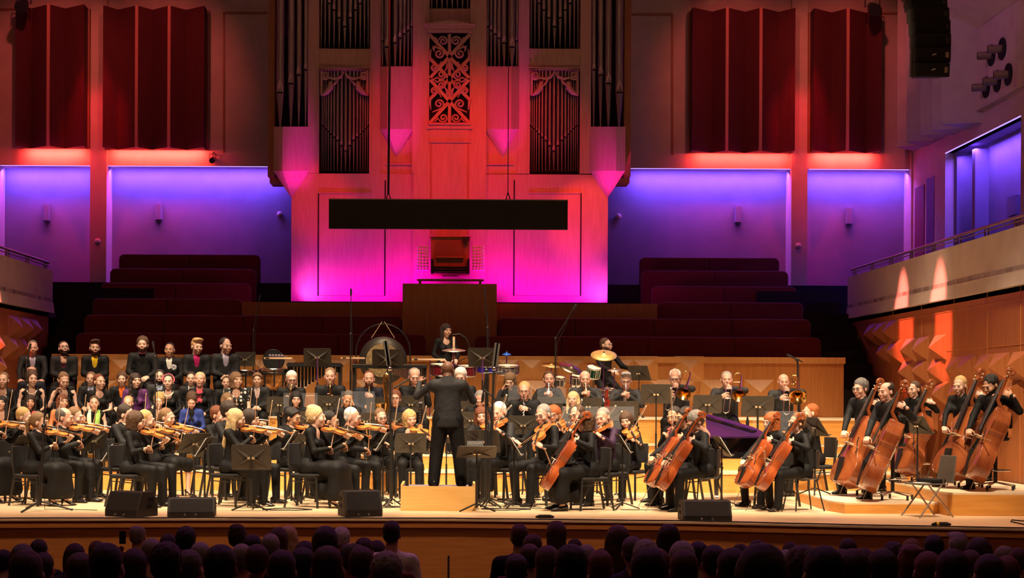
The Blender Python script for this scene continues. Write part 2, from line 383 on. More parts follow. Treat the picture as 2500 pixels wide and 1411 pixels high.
# back wall: plaster above, lit niches below, pilasters between
wb = wbox('wall_back', M['plaster'], -11.6, 11.6, YB, YB + .7, 7.10, 13.0)
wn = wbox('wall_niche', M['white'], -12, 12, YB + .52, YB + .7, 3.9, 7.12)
for px0, px1 in ((222, 262), (1929, 1968)):
    a, b = at(px0, 600, YB).x, at(px1, 600, YB).x
    wbox('wall_pilaster', M['plaster'], a, b, YB - .12, YB + .55, 3.9, 13.0)
for px in (2221,):
    a = at(px, 600, YB).x; wbox('wall_pilaster', M['plaster'], a, a + .5, YB - .1, YB + .6, 3.9, 13.0)
for a, b in NICHES: struct(MB().box(a + .02, b - .02, YB + .01, YB + .04, 7.088, 7.10).build('led_strip', M['led'], wb))
# groove frames of the plaster fields
def groove(x, y0, y1, horizontal=False):
    a, b = (at(x, y0, YB), at(x, y1, YB)) if not horizontal else (at(y0, x, YB), at(y1, x, YB))
    MB().bar((a.x, YB - .005, a.z), (b.x, YB - .005, b.z), .05, .05).build('groove', M['organdark'], wb)
groove(547, 32, 372); groove(32, 545, 652, True); groove(1641, 38, 378); groove(36, 1542, 1643, True); groove(23, 0, 55, True); groove(33, 2135, 2190, True)
# pleated acoustic panels
def pleats(name, xs, yt, yb, label, phase):
    o = empty(name); tag(o, label, 'wall panel', 'pleated red wall panels')
    zt, zb = at(xs[0], yt, YB).z, at(xs[0], yb, YB).z
    P = [(at(x, 200, YB).x, YB - (.62 if (i + phase) % 2 == 0 else .20)) for i, x in enumerate(xs)]
    for i in range(len(P) - 1):
        (ax, ay), (bx, by) = P[i], P[i + 1]
        MB().prism([(ax, ay), (bx, by), (bx, YB - .12), (ax, YB - .12)], 'z', zb, zt).build('pleat', M['pleat'], o)
    for i in range(1, len(P) - 1):
        if (i + phase) % 2 == 0:
            MB().box(P[i][0] - .035, P[i][0] + .035, P[i][1] - .03, P[i][1] + .02, zb, zt).build('joint_strip', M['pleatedge'], o)
    for x in (P[0][0], P[-1][0]): MB().box(x - .04, x + .04, YB - .22, YB - .05, zb, zt).build('edge_post', M['organdark'], o)
pleats('pleated_panel', (55, 82, 134, 163, 219), 25, 365, 'narrow pleated dark red panel at the far edge of the violin side wall', 0)
pleats('pleated_panel', (265, 292, 346, 376, 424, 458, 508), 28, 368, 'wide pleated dark red panel between pilaster and organ on the violin side', 0)
pleats('pleated_panel', (1681, 1735, 1764, 1815, 1845, 1896, 1928), 33, 376, 'wide pleated dark red panel between organ and pilaster on the bass side', 0)
pleats('pleated_panel', (1973, 2025, 2054, 2108, 2136), 35, 376, 'narrow pleated dark red panel beside the hanging loudspeaker', 0)
# wall sconces and sensors in the niches
for px, py, k in ((115, 520, 0), (388, 518, 0), (1801, 524, 0), (2072, 528, 0), (683, 523, 1), (1510, 528, 1), (239, 589, 1), (1949, 600, 1)):
    p = at(px, py, YB + (.5 if px not in (239, 1949) else -.12))
    where = {115: 'in the niche by the violin side wall', 388: 'in the wide niche behind the tenors', 1801: 'in the wide niche above the trombones', 2072: 'in the niche beside the side balcony', 683: 'in the niche close to the organ on the violin side', 1510: 'in the niche close to the organ on the bass side', 239: 'on the pilaster of the violin side', 1949: 'on the pilaster of the bass side'}[px]
    if k == 0:
        o = empty('wall_sconce', p); tag(o, 'flat box shaped white wall sconce ' + where, 'sconce')
        MB().prism([(-.09, 0), (.09, 0), (.09, -.07), (.06, -.11), (-.06, -.11), (-.09, -.07)], 'z', -.19, .19).build('sconce_shade', M['white'], o); MB().box(-.06, .06, -.02, .02, -.24, .24).build('wall_plate', M['white'], o)
    else:
        tag(MB().lathe([(.07, 0), (.07, .03), (.04, .06), (.001, .065)], 12, Matrix.Translation(p) @ Matrix.Rotation(R(90), 4, 'X')).build('wall_sensor', M['plaster']), 'small round sensor ' + where, 'sensor')
for px, py in ((58, 10), (2130, 18), (519, 388)):
    p = at(px, py, 37.6 if px != 519 else YB - .05); big = px != 519
    o = empty('stage_spotlight' if big else 'wall_camera', p)
    tag(o, {58: 'black spotlight hanging at the top above the narrow panel on the violin side', 2130: 'black spotlight hanging at the top near the loudspeaker column', 519: 'tiny black camera on the band beside the wide red panel'}[px], 'spotlight' if big else 'camera')
    s = 1 if big else .45
    MB().tube([(0, -.28 * s, -.14 * s), (0, -.1 * s, -.06 * s), (0, .14 * s, .06 * s)], [.15 * s, .14 * s, .09 * s], 12).build('housing', M['black'], o)
    MB().tube([(-.17 * s, 0, 0), (-.17 * s, 0, .25 * s), (.17 * s, 0, .25 * s), (.17 * s, 0, 0)], .02 * s, 6).build('yoke', M['black'], o)
    MB().tube([(.0, 0, .25 * s), (.03, .1, .5 * s), (.0, .05, .75 * s)], .012, 6).build('cable', M['black'], o)

# side walls, parapets of the side balconies, rails
PT, PBt = 4.17, 3.28
rng = random.Random(3)
for sx, nm in ((-1, 'left'), (1, 'right')):
    yfar = 33.5 if sx < 0 else 34.35
    xx = lambda a, b: (min(sx * a, sx * b), max(sx * a, sx * b))
    sw = struct(MB().box(*xx(8.5, 8.7), 8, yfar - .1, -1.35, PBt).build('wall_' + nm, M['sidewood']))
    pa = struct(MB().box(*xx(8.44, 8.6), 8, yfar, PBt + .22, PT).build('wall_parapet', M['plaster']))
    MB().prism([(sx * 8.40, PBt), (sx * 8.62, PBt), (sx * 8.62, PBt + .2), (sx * 8.42, PBt + .2)], 'y', 8, yfar).build('lower_band', M['plaster'], pa)
    MB().box(*xx(8.42, 8.5), 8, yfar, PBt + .2, PBt + .225).build('band_line', M['plaster'], pa)
    y = yfar - .1
    while y > 19.0:      # the row of small stone tiles let into the parapet
        L = rng.choice((.16, .22, .3)); g = rng.uniform(.0, 1)
        t = MB().box(*xx(8.43, 8.46), y - L + .012, y, PBt + .225, PBt + .30).build('tile', pm('parapet_tile_%d' % int(g * 3), (.40 - .08 * int(g * 3), .31 - .07 * int(g * 3), .26 - .06 * int(g * 3)), .6), pa); y -= L
    o = empty('balcony_rail', (sx * 8.5, yfar, PT)); tag(o, 'steel handrail on the side balcony above the ' + ('violins' if sx < 0 else 'double basses'), 'handrail')
    MB().tube([(0, -.1, .16), (0, -15, .16)], .028, 8).build('handrail', M['nozzle'], o)
    MB().tube([(0, -.1, .09), (0, -15, .09)], .012, 6).build('lower_rail', M['nozzle'], o)
    for k in range(11):
        for d in (0, .16): MB().box(-.012, .012, -.3 - k * 1.4 - d - .012, -.3 - k * 1.4 - d + .012, 0, .16).build('post', M['nozzle'], o)
# pyramids in relief on the side walls
spy = MB().add([(0, -.34, -.225), (0, .34, -.225), (0, .34, .225), (0, -.34, .225), (-.22, -.02, 0)], [(0, 1, 4), (1, 2, 4), (2, 3, 4), (3, 0, 4)]).mesh('pyramid', M['sidewood'], False)
for yy, xs in ((800, (2118, 2140, 2166)), (853, (2150, 2176, 2210, 2240, 2282)), (907, (2205, 2240, 2278, 2325, 2352, 2396, 2432, 2478)), (963, (2236, 2290, 2330, 2378, 2420, 2466)), (1020, (2262, 2310, 2365, 2440))):
    zr = EYE + (VPY + 5 - yy) / 134
    for x in xs:
        y = 8.5 * FPX / (x + 14 - VPX); o = link('pyramid_panel', spy, bpy.data.objects['wall_right']); o.location = (8.5, y, zr)
        if yy < 1000: o2 = link('pyramid_panel', spy, bpy.data.objects['wall_left']); o2.location = (-8.5, y - .3, zr); o2.scale = (-1, 1, 1)
wr = bpy.data.objects['wall_right']
for y in (24.0, 25.5, 27.2, 29.1, 31.0): MB().box(8.492, 8.51, y - .004, y + .004, 0.1, PBt).build('panel_joint', M['fascia'], wr)
for z in (3.08, 2.40, 1.70): MB().box(8.493, 8.51, 20, 34.2, z - .004, z + .004).build('panel_joint', M['fascia'], wr)
# upper side wall with its lit niche, doors and the acoustic fins
SX = 11.0
uw = struct(MB().box(SX, SX + .2, 8, 31.1, 3.3, 13).build('wall_upper_right', M['plaster']))
MB().box(SX, SX + .2, 31.1, 38.6, 7.10, 13).build('upper_field', M['plaster'], uw)
MB().box(SX, SX + .2, 35.9, 38.6, 3.3, 7.10).build('door_pier', M['plaster'], uw)
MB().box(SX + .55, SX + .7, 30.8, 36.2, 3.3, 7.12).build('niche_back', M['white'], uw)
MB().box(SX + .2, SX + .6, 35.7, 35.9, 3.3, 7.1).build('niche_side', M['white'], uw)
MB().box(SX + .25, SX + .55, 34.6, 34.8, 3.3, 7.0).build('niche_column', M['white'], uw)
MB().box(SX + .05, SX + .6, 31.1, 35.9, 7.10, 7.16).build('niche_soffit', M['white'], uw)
MB().box(SX - .005, SX + .03, 31.1, 35.9, 7.088, 7.10).build('led_strip', M['led'], uw)
MB().box(SX - .01, SX + .05, 36.7, 37.3, 3.3, 6.7).build('door_leaf', pm('niche_door', (.12, .07, .16), .6), uw)
MB().box(SX - .02, SX + .05, 37.45, 38.2, 3.3, 6.6).build('door_leaf', pm('niche_door_red', (.20, .05, .06), .6), uw)
struct(MB().box(-SX - .2, -SX, 8, 39, 3.3, 13).build('wall_upper_left', M['plaster']))
p = at(2392, 478, 32.9); MB().box(SX + .42, SX + .55, 32.6, 33.1, 5.35, 5.75).build('wall_box', M['white'], uw)
fins = [(37.6, 2190, 2252, 358), (36.6, 2213, 2270, 346), (35.6, 2248, 2305, 330), (34.6, 2275, 2330, 317), (33.6, 2298, 2381, 303)]
for i, (Y, xa, xb, yb) in enumerate(fins):
    a, b = at(xa, yb, Y), at(xb, yb, Y)
    o = MB().prism([(a.x, Y), (max(b.x, SX + .05), Y - .25), (SX + .05, Y + .75), (a.x + .05, Y + .1)], 'z', a.z, 13.0).build('acoustic_fin', M['plaster'], uw)
# slanted soffit and the field of air nozzles
p = [at(2330, 46, 32.6), at(2393, 86, 31.9), at(2483, 30, 30.0), at(2440, -30, 31.0)]
nz_field = MB().add([(SX + .02, 34.1, 7.6), (SX - .12, 33.4, 7.6), (SX - .12, 31.0, 7.6), (SX + .02, 30.4, 7.6), (SX + .02, 34.1, 9.1), (SX - .12, 33.4, 9.3), (SX - .12, 31.0, 9.3), (SX + .02, 30.4, 9.3)],
    [(0, 1, 5, 4), (1, 2, 6, 5), (2, 3, 7, 6), (4, 5, 6, 7), (0, 3, 2, 1)]).build('nozzle_field', M['plaster'], uw)
MB().prism([(SX - 1.1, 9.9), (SX, 9.25), (SX, 11.5), (SX - 1.1, 11.0)], 'y', 29.6, 33.6).build('soffit', M['plaster'], uw)
for i, (px, py) in enumerate(((2420, 135), (2446, 119), (2407, 213), (2434, 198), (2461, 182))):
    dx, dz = ray(px, py); Y = (SX - .14) / dx; z = EYE + dz * Y
    o = empty('air_nozzle', (SX - .14, Y, z))
    tag(o, ['first round air nozzle of the upper pair high on the side wall', 'second round air nozzle of the upper pair high on the side wall', 'round air nozzle nearest the fins in the lower row of three', 'middle round air nozzle of the lower row of three', 'last round air nozzle of the lower row of three, by the wall edge'][i], 'air nozzle', 'air nozzles in the side wall')
    RX = Matrix.Rotation(R(-90), 4, 'Y')
    MB().lathe([(.22, 0), (.22, .012)], 20, RX).build('recess', M['hole'], o)
    MB().lathe([(.085, 0), (.085, .27)], 16, Matrix.Rotation(R(-14), 4, 'Z') @ RX).build('tube', M['nozzle'], o)
    MB().lathe([(.070, .265), (.070, .275)], 16, Matrix.Rotation(R(-14), 4, 'Z') @ RX).build('tube_mouth', M['hole'], o)
wbox('ceiling', M['plaster'], -12, 12, 8, 39.3, 13.0, 13.2)

# hanging line array loudspeaker
o = empty('line_array', at(2266, 190, 26.0)); tag(o, 'black hanging column of stacked loudspeakers above the side balcony', 'loudspeaker')
for k in range(7):
    z = .235 * k; w2 = .285 + .006 * k; sh = .018 * k
    T = Matrix.Translation((sh, .02 * k * k, z)) @ Matrix.Rotation(R(8 - 3.2 * k), 4, 'X')
    c = MB().prism([(-w2, -.2), (w2, -.2), (w2 - .08, .25), (-w2 + .08, .25)], 'z', .004, .225, 0, T).build('cabinet', M['speakerbox'], o)
    MB().box(-w2 + .04, w2 - .04, -.215, -.2, .02, .21, T).build('grille', M['speaker'], c)
    MB().box(w2 - .09, w2 - .04, -.225, -.21, .07, .16, T).build('badge', M['screw_gold'] if k < 2 else M['stand'], c)
    if k < 2: MB().add([(-.02, -.22, .1), (.05, -.22, .12), (.05, -.22, .14), (-.01, -.22, .125)], [(0, 1, 2, 3)], T=T).build('logo', M['paper'], c)
    for sg in (-1, 1): MB().box(sg * w2 - .02, sg * w2 + .02, -.08, .02, .01, .235, T).build('rigging', M['stand'], c)

MB().tube([(.1, .5, 1.5), (.1, .5, 12.98 - o.location.z)], .012, 6).build('hanging_cable', M['black'], o)
# the wide black surtitle screen on two cables
a, b = at(803, 487, 30.0), at(1386, 560, 30.0)
o = empty('surtitle_screen', ((a.x + b.x) / 2, 30.0, b.z)); tag(o, 'long black hanging surtitle screen in front of the organ', 'screen'); h = (b.x - a.x) / 2
MB().box(-h, h, 0, .12, 0, a.z - b.z).build('screen_panel', M['blackmatte'], o); MB().box(-h - .005, h + .005, -.01, .13, a.z - b.z, a.z - b.z + .018).build('top_edge', M['nozzle'], o)
for px in (948, 1240):
    q = at(px, 480, 30.06); x = q.x - o.location.x
    c = MB().tube([(x, .06, a.z - b.z + .1), (x + (.012 if px < 1000 else 0), .06, 3), (x, .06, 12.98 - b.z)], .022 if px < 1000 else .008, 6).build('cable', M['black'], o)
    MB().tube([(x - .04, .06, a.z - b.z), (x, .06, a.z - b.z + .17), (x + .05, .06, a.z - b.z)], .014, 6).build('shackle', M['black'], c)
# =================================================================== the organ
YO = 34.3
ORG = empty('pipe_organ', (0, YO, 3.5)); tag(ORG, 'large wooden pipe organ with grey pipes and carved grilles filling the back wall', 'organ')
def P2(x, y, Y=YO): p = at(x, y, Y); return p.x, p.z
def op(name, mb, mat, parent=None):
    o = mb.build(name, mat); pr = parent or ORG
    o.parent = pr; o.matrix_parent_inverse = pr.matrix_world.inverted() if pr is not ORG else Matrix.Translation(-Vector((0, YO, 3.5)))
    return o
def obox(name, mat, x0, y0, x1, y1, d0, d1):
    (a, zt), (b, zb) = P2(x0, y0), P2(x1, y1)
    return op(name, MB().box(a, b, YO + d0, YO + d1, zb, zt), mat)
OW, OD = M['organwood'], M['organdark']
# body: lower case and upper case frame around the pipe openings (mirrored about px 1097.5)
def mx(x): return 2195 - x
def both(f):
    f(lambda x: x); f(mx)
obox('lower_case', OW, 712, 423, 1483, 739, .0, .9)
obox('tower_panel', OW, 928, 300, 1012, 424, .02, .6)
obox('tower_panel', OW, 1183, 300, 1267, 424, .02, .6)
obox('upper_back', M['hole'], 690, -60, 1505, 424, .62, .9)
def frame(m):
    def bx(nm, mat, a, y0, b, y1, d0, d1):
        a, b = sorted((m(a), m(b))); obox(nm, mat, a, y0, b, y1, d0, d1)
    bx('outer_side', OD, 655, -60, 669, 430, .05, .9)
    bx('side_foot', OD, 655, 430, 712, 443, .25, .9)
    bx('stile', OW, 753, -60, 777, 424, 0, .62)
    bx('stile', OW, 904, -60, 929, 424, 0, .62)
    bx('stile', OW, 1009, -60, 1047, 424, -.12, .62)
    bx('rail', OW, 777, 118, 904, 170, .02, .6)
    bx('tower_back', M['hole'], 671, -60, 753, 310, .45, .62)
    for x in (777, 904): bx('bead', OW, x - 1.5, 170, x + 1.5, 424, -.02, .03)
    bx('bead', OW, 777, 164, 904, 167, -.03, .03)
    # raised panels and joints of the lower case
    for x in (777, 940): bx('panel_joint', M['hole'], x - .9, 440 if x > 800 else 471, x + .9, 722, -.012, .01)
    bx('panel_joint', M['hole'], 777, 721.4, 940, 722.6, -.012, .01); bx('bead', OW, 777, 470, 904, 473, -.025, .01)
    bx('bead', OW, 940, 400, 1010, 403, -.025, .01)
both(frame)
obox('centre_case', OW, 1010, 300, 1185, 739, -.123, .05)
obox('centre_top_rail', OW, 1035, 22, 1160, 62, -.05, .5)
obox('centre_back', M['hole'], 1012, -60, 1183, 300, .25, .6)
for x0, x1, y0, y1, d in ((1047, 1149, 304, 309, -.22), (1042, 1153, 309, 318, -.18), (1050, 1146, 318, 347, -.15), (1047, 1149, 347, 351, -.16)): obox('ledge', OW, x0, y0, x1, y1, d, .0)
for x0, x1, y0, y1, d in ((1040, 1155, 68, 74, -.30), (1045, 1150, 74, 84, -.24)): obox('cornice', OW, x0, y0, x1, y1, d, .0)
(a, z0), (b, z1) = P2(1036, 68), P2(1159, 59)
op('pediment', MB().prism([(a, z0), (b, z0), ((a + b) / 2, z1 + .02)], 'y', YO - .34, YO - .02), OW)
for x in (1052, 1143): obox('panel_joint', OD, x - 1, 352, x + 1, 575, -.136, -.11)

# towers: folded feet with inverted pyramid bosses
def tower(m, xl, xm, xr, ybox_t, ybox_b, apex, dm, dl, dr):
    xs = [(xl, dl), (xm, dm), (xr, dr)]
    top_ = []; bot = []
    for x, d in xs:
        X, zt = P2(m(x), ybox_t, YO - d); X2, zb = P2(m(x), ybox_b, YO - d)
        top_.append((X, YO - d, zt)); bot.append((X, YO - d, zb))
    bk = [(top_[0][0], YO + .1, top_[0][2]), (top_[2][0], YO + .1, top_[2][2])]; bkb = [(bot[0][0], YO + .1, bot[0][2]), (bot[2][0], YO + .1, bot[2][2])]
    op('tower_base', MB().add(top_ + bot + bk + bkb, [(0, 1, 4, 3), (1, 2, 5, 4), (0, 3, 8, 6), (2, 7, 9, 5), (0, 6, 7, 2, 1), (3, 4, 5, 9, 8)]), OW)
    ax, az = P2(m(apex[0]), apex[1], YO)
    op('tower_boss', MB().add(bot + bkb + [(ax, YO + .02, az)], [(0, 1, 5), (1, 2, 5), (0, 5, 3), (2, 4, 5), (0, 3, 4, 2, 1)]), OW)
both(lambda m: tower(m, 668, 690, 754, 309, 417, (713, 486), .42, .30, .02))
both(lambda m: tower(m, 928, 946, 1010, 162, 315, (968, 384), .45, .05, .05))

# pipes
PIPES = {}
def pipe(x, wpx, ymouth, yfoot, ytop, d):
    (X, zf), (_, zm), (_, zt) = P2(x, yfoot, YO - d), P2(x, ymouth, YO - d), P2(x, ytop, YO - d)
    r = wpx / 2 * YO / FPX
    o = op('pipe', MB().lathe([(r * .22, zf), (r * .95, zm - .02), (r, zm + .01), (r, zt)], 12, Matrix.Translation((X, YO - d, 0))), M['tin'])
    h = r * 3.0
    lp = MB().add([(X - r * .72, YO - d - r * .80, zm + .015), (X + r * .72, YO - d - r * .80, zm + .015), (X + r * .5, YO - d - r * 1.02, zm + h * .55), (X, YO - d - r * 1.05, zm + h), (X - r * .5, YO - d - r * 1.02, zm + h * .55)], [(0, 1, 2, 3, 4)])
    l = lp.build('upper_lip', M['tinlip']); l.parent = o; l.matrix_parent_inverse = Matrix.Identity(4)
    s = MB().box(X - r * .74, X + r * .74, YO - d - r * 1.0, YO - d - r * .6, zm - .022, zm + .012).build('mouth', M['hole']); s.parent = o
    return o
def fix(o):
    return o
def row(m):
    for i in range(-8, 9):          # lower flat
        k = abs(i); wd = (10.4, 10.2, 9.2, 8.2, 7.0, 6.2, 5.4, 4.9, 4.5)[k]
        off = sum((10.4, 10.2, 9.2, 8.2, 7.0, 6.2, 5.4, 4.9, 4.5)[j] for j in range(k)) - 5.2 * (k > 0) + wd / 2 * (k > 0)
        pipe(m(843.5 + (1 if i > 0 else -1) * off * .985), wd * .86, 369 - (0, 13, 26, 34, 42, 49, 55, 60, 63)[k], 418, 172, -.12)
    for i in range(-5, 6):          # upper flat
        k = abs(i); wd = (13.6, 13, 12, 11, 10, 9)[k]
        pipe(m(841.5 + i * (14.2 - k * .55)), wd * .85, 66 - (0, 22, 41, 57, 70, 82)[k], 117, -60, -.12)
    for x, wd, ym, d in ((684, 20, 227, .20), (710, 18, 205, .16), (729, 15, 184, .10), (745.5, 12, 171, .03)): pipe(m(x), wd, ym, 311, -60, d)
    for x, wd, ym, d in ((945.5, 16, 116, .26), (964.5, 13, 106, .20), (976.5, 11, 94, .15), (986.5, 10, 84, .10), (996, 9, 75, .05), (1004.5, 8, 66, .0), (934, 8, 101, .12)): pipe(m(x), wd, ym, 164, -60, d)
both(row)
for i in range(10): pipe(1041 + i * 12.6, 10, -20, 21, -60, -.1)
both(lambda m: obox('pipe_stay', M['hole'], min(m(777), m(904)), 260, max(m(777), m(904)), 264, .20, .24))

# carved grille and scrolls
def spiral(cx, cy, r, turns, a0, hand, d, rad, tail=None, Y=YO):
    pts = []; n = int(turns * 12)
    if tail: pts += [tail]
    for i in range(n + 1):
        t = i / n; rr = r * (1 - .86 * t); a = a0 + hand * turns * 2 * PI * t
        pts.append((cx + rr * math.cos(a), cy + rr * math.sin(a)))
    return [(P2(x, y, Y - d)[0], Y - d - .02 * (i / len(pts)), P2(x, y, Y - d)[1]) for i, (x, y) in enumerate(pts)]
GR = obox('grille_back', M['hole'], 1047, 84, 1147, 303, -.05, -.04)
def carve(pts, rad): op('carving', MB().tube(pts, [rad * .6] + [rad] * (len(pts) - 2) + [rad * .5], 6), OW)
def gb(x0, y0, x1, y1, w_):
    (a, z0), (b, z1) = P2(x0, y0, YO - .12), P2(x1, y1, YO - .12)
    op('lattice_bar', MB().bar((a, YO - .14, z0), (b, YO - .14, z1), .07, w_ * YO / FPX, up=(0, 1, 0)), OW)
gb(1097.5, 84, 1097.5, 303, 6)
for yy in (84, 193):
    for a, b in ((1048, 1147), (1147, 1048)): gb(a, yy, b, yy + 110, 6.5)
for a in (1048, 1147): gb(a, 142, 1097.5, 193, 6); gb(a, 245, 1097.5, 193, 6)
for m in (lambda x: x, mx):
    h = 1 if m(0) == 0 else -1
    A = lambda a: a if h > 0 else PI - a
    for cx, cy, r, a0, sgn, tl in ((1082, 100, 12, PI, 1, (1062, 90)), (1072, 131, 13, -PI / 2, 1, (1055, 112)), (1072, 254, 13, PI / 2, -1, (1055, 274)), (1082, 288, 12, PI, -1, (1060, 299)),
                                   (1060, 165, 9, 0, 1, (1078, 150)), (1060, 222, 9, 0, -1, (1078, 238)), (1078, 183, 12, 2.6, -1, (1052, 196)), (1078, 207, 12, -2.6, 1, (1052, 190))):
        carve(spiral(m(cx), cy, r, 1.6, A(a0), sgn * h, .16, .02, (m(tl[0]), tl[1])), .022)
    for (x0, y0), (x1, y1), (x2, y2) in (((1052, 120), (1049, 140), (1062, 155)), ((1052, 268), (1049, 245), (1062, 232)), ((1090, 150), (1092, 165), (1085, 175)), ((1090, 238), (1092, 222), (1085, 212)), ((1066, 110), (1058, 118), (1060, 126))):
        q = [P2(m(x), y, YO - .15) for x, y in ((x0, y0), (x1, y1), (x2, y2))]
        op('carved_leaf', MB().tube([(q[0][0], YO - .15, q[0][1]), (q[1][0], YO - .17, q[1][1]), (q[2][0], YO - .15, q[2][1])], [.012, .035, .01], 6), OW)
    # scrolls over the flats
    for f in (lambda x: x, lambda x: 1682 - x):
        g = (lambda x: m(f(x))); hh = h * (1 if f(0) == 0 else -1); AA = lambda a: a if hh > 0 else PI - a
        carve(spiral(g(794), 184, 10, 1.6, AA(PI / 2), hh, .06, .02, (g(806), 190)), .024)
        q = [P2(g(x), y, YO - .05) for x, y in ((840, 175), (832, 188), (818, 193), (800, 188))]; op('carving', MB().tube([(u, YO - .06, v) for u, v in q], [.012, .035, .04, .012], 6), OW)
        q = [P2(g(x), y, YO - .05) for x, y in ((808, 200), (806, 215), (796, 226), (785, 234))]; op('carving', MB().tube([(u, YO - .06, v) for u, v in q], [.05, .075, .06, .012], 6), OW)
        q = [P2(g(x), y, YO - .05) for x, y in ((826, 194), (818, 204), (811, 211))]; op('carved_leaf', MB().tube([(u, YO - .07, v) for u, v in q], [.012, .035, .012], 6), OW)
        q = [P2(g(x), y, YO - .05) for x, y in ((785, 172), (785, 232))]; op('carved_stile', MB().bar((q[0][0], YO - .02, q[0][1]), (q[1][0], YO - .02, q[1][1]), .05, .05), OW)

# plinth, console block and the console
a, b = at(590, 737, 33.85), at(1605, 742, 33.85)
pl = MB().box(a.x, b.x, 33.85, 34.3, 2.2, a.z + .0).build('organ_plinth', M['brownwood']); tag(pl, 'long low brown wooden plinth at the foot of the organ', 'plinth')
a, b = at(983, 692, 32.9), at(1213, 692, 32.9)
cb = MB().box(a.x, b.x, 32.9, 33.84, 1.9, a.z).build('console_platform', M['brownwood']); tag(cb, 'brown wooden block that carries the organ console, behind the percussionist', 'platform')
YC = 33.74
o = empty('organ_console', (0, YC, 0)); tag(o, 'dark organ console with music desk, keyboards and white drawstop knobs', 'organ console')
def cbx(nm, mat, x0, y0, x1, y1, d0, d1, par=None):
    p, q = at(x0, y0, YC), at(x1, y1, YC); e = MB().box(p.x, q.x, d0, d1, q.z, p.z).build(nm, mat); e.parent = par or o; return e
cbx('console_body', M['organdark'], 1052, 579, 1146, 670, .05, .4)
cbx('music_desk', pm('desk_red', (.20, .06, .04), .5), 1063, 588, 1133, 626, .0, .06); cbx('desk_ledge', M['brownwood'], 1063, 626, 1133, 630, -.06, .06)
cbx('key_cheek', M['black'], 1052, 634, 1058, 670, -.2, .06); cbx('key_cheek', M['black'], 1140, 634, 1146, 670, -.2, .06)
for k, y in enumerate((650, 656.5, 663)):
    mn = cbx('keyboard', M['black'], 1058, y, 1140, y + 4.5, -.08 - .05 * k, .06)
    cbx('key_row', pm('old_ivory', (.45, .36, .32), .4), 1060, y + 1.2, 1138, y + 2.2, -.10 - .05 * k, -.02, mn)
cbx('shelf_plate', M['organdark'], 1048, 577, 1150, 579, -.02, .4)
cbx('bracket', M['chrome'], 1080, 673, 1119, 675.5, -.1, -.06)
kb = MB().lathe([(.004, 0), (.016, 0), (.030, .03), (.026, .05), (.001, .056)], 8, Matrix.Rotation(R(90), 4, 'X')).mesh('drawstop_knob', pm('ivory', (.80, .74, .74), .3))
rd = MB().tube([(0, 0, 0), (0, .14, 0)], .008, 6).mesh('rod', M['black'])
for x0 in (1021, 1156):
    for c in range(4):
        for r_ in range(8):
            p = at(x0 + c * 7.6, 604 + r_ * 7.8, YC); k = link('drawstop_knob', kb, o); k.location = (p.x, -.05, p.z); q = link('rod', rd, k)
cbx('bench_seat', M['organdark'], 1020, 687, 1180, 691, -.75, -.45)
cbx('bench_foot', M['organdark'], 1024, 691, 1030, 699, -.72, -.5); cbx('bench_foot', M['organdark'], 1168, 691, 1174, 699, -.72, -.5)
cbx('console_camera', M['black'], 1129, 579, 1146, 588, -.1, .0); cbx('camera_lens', M['black'], 1133, 588, 1139, 596, -.1, -.02)
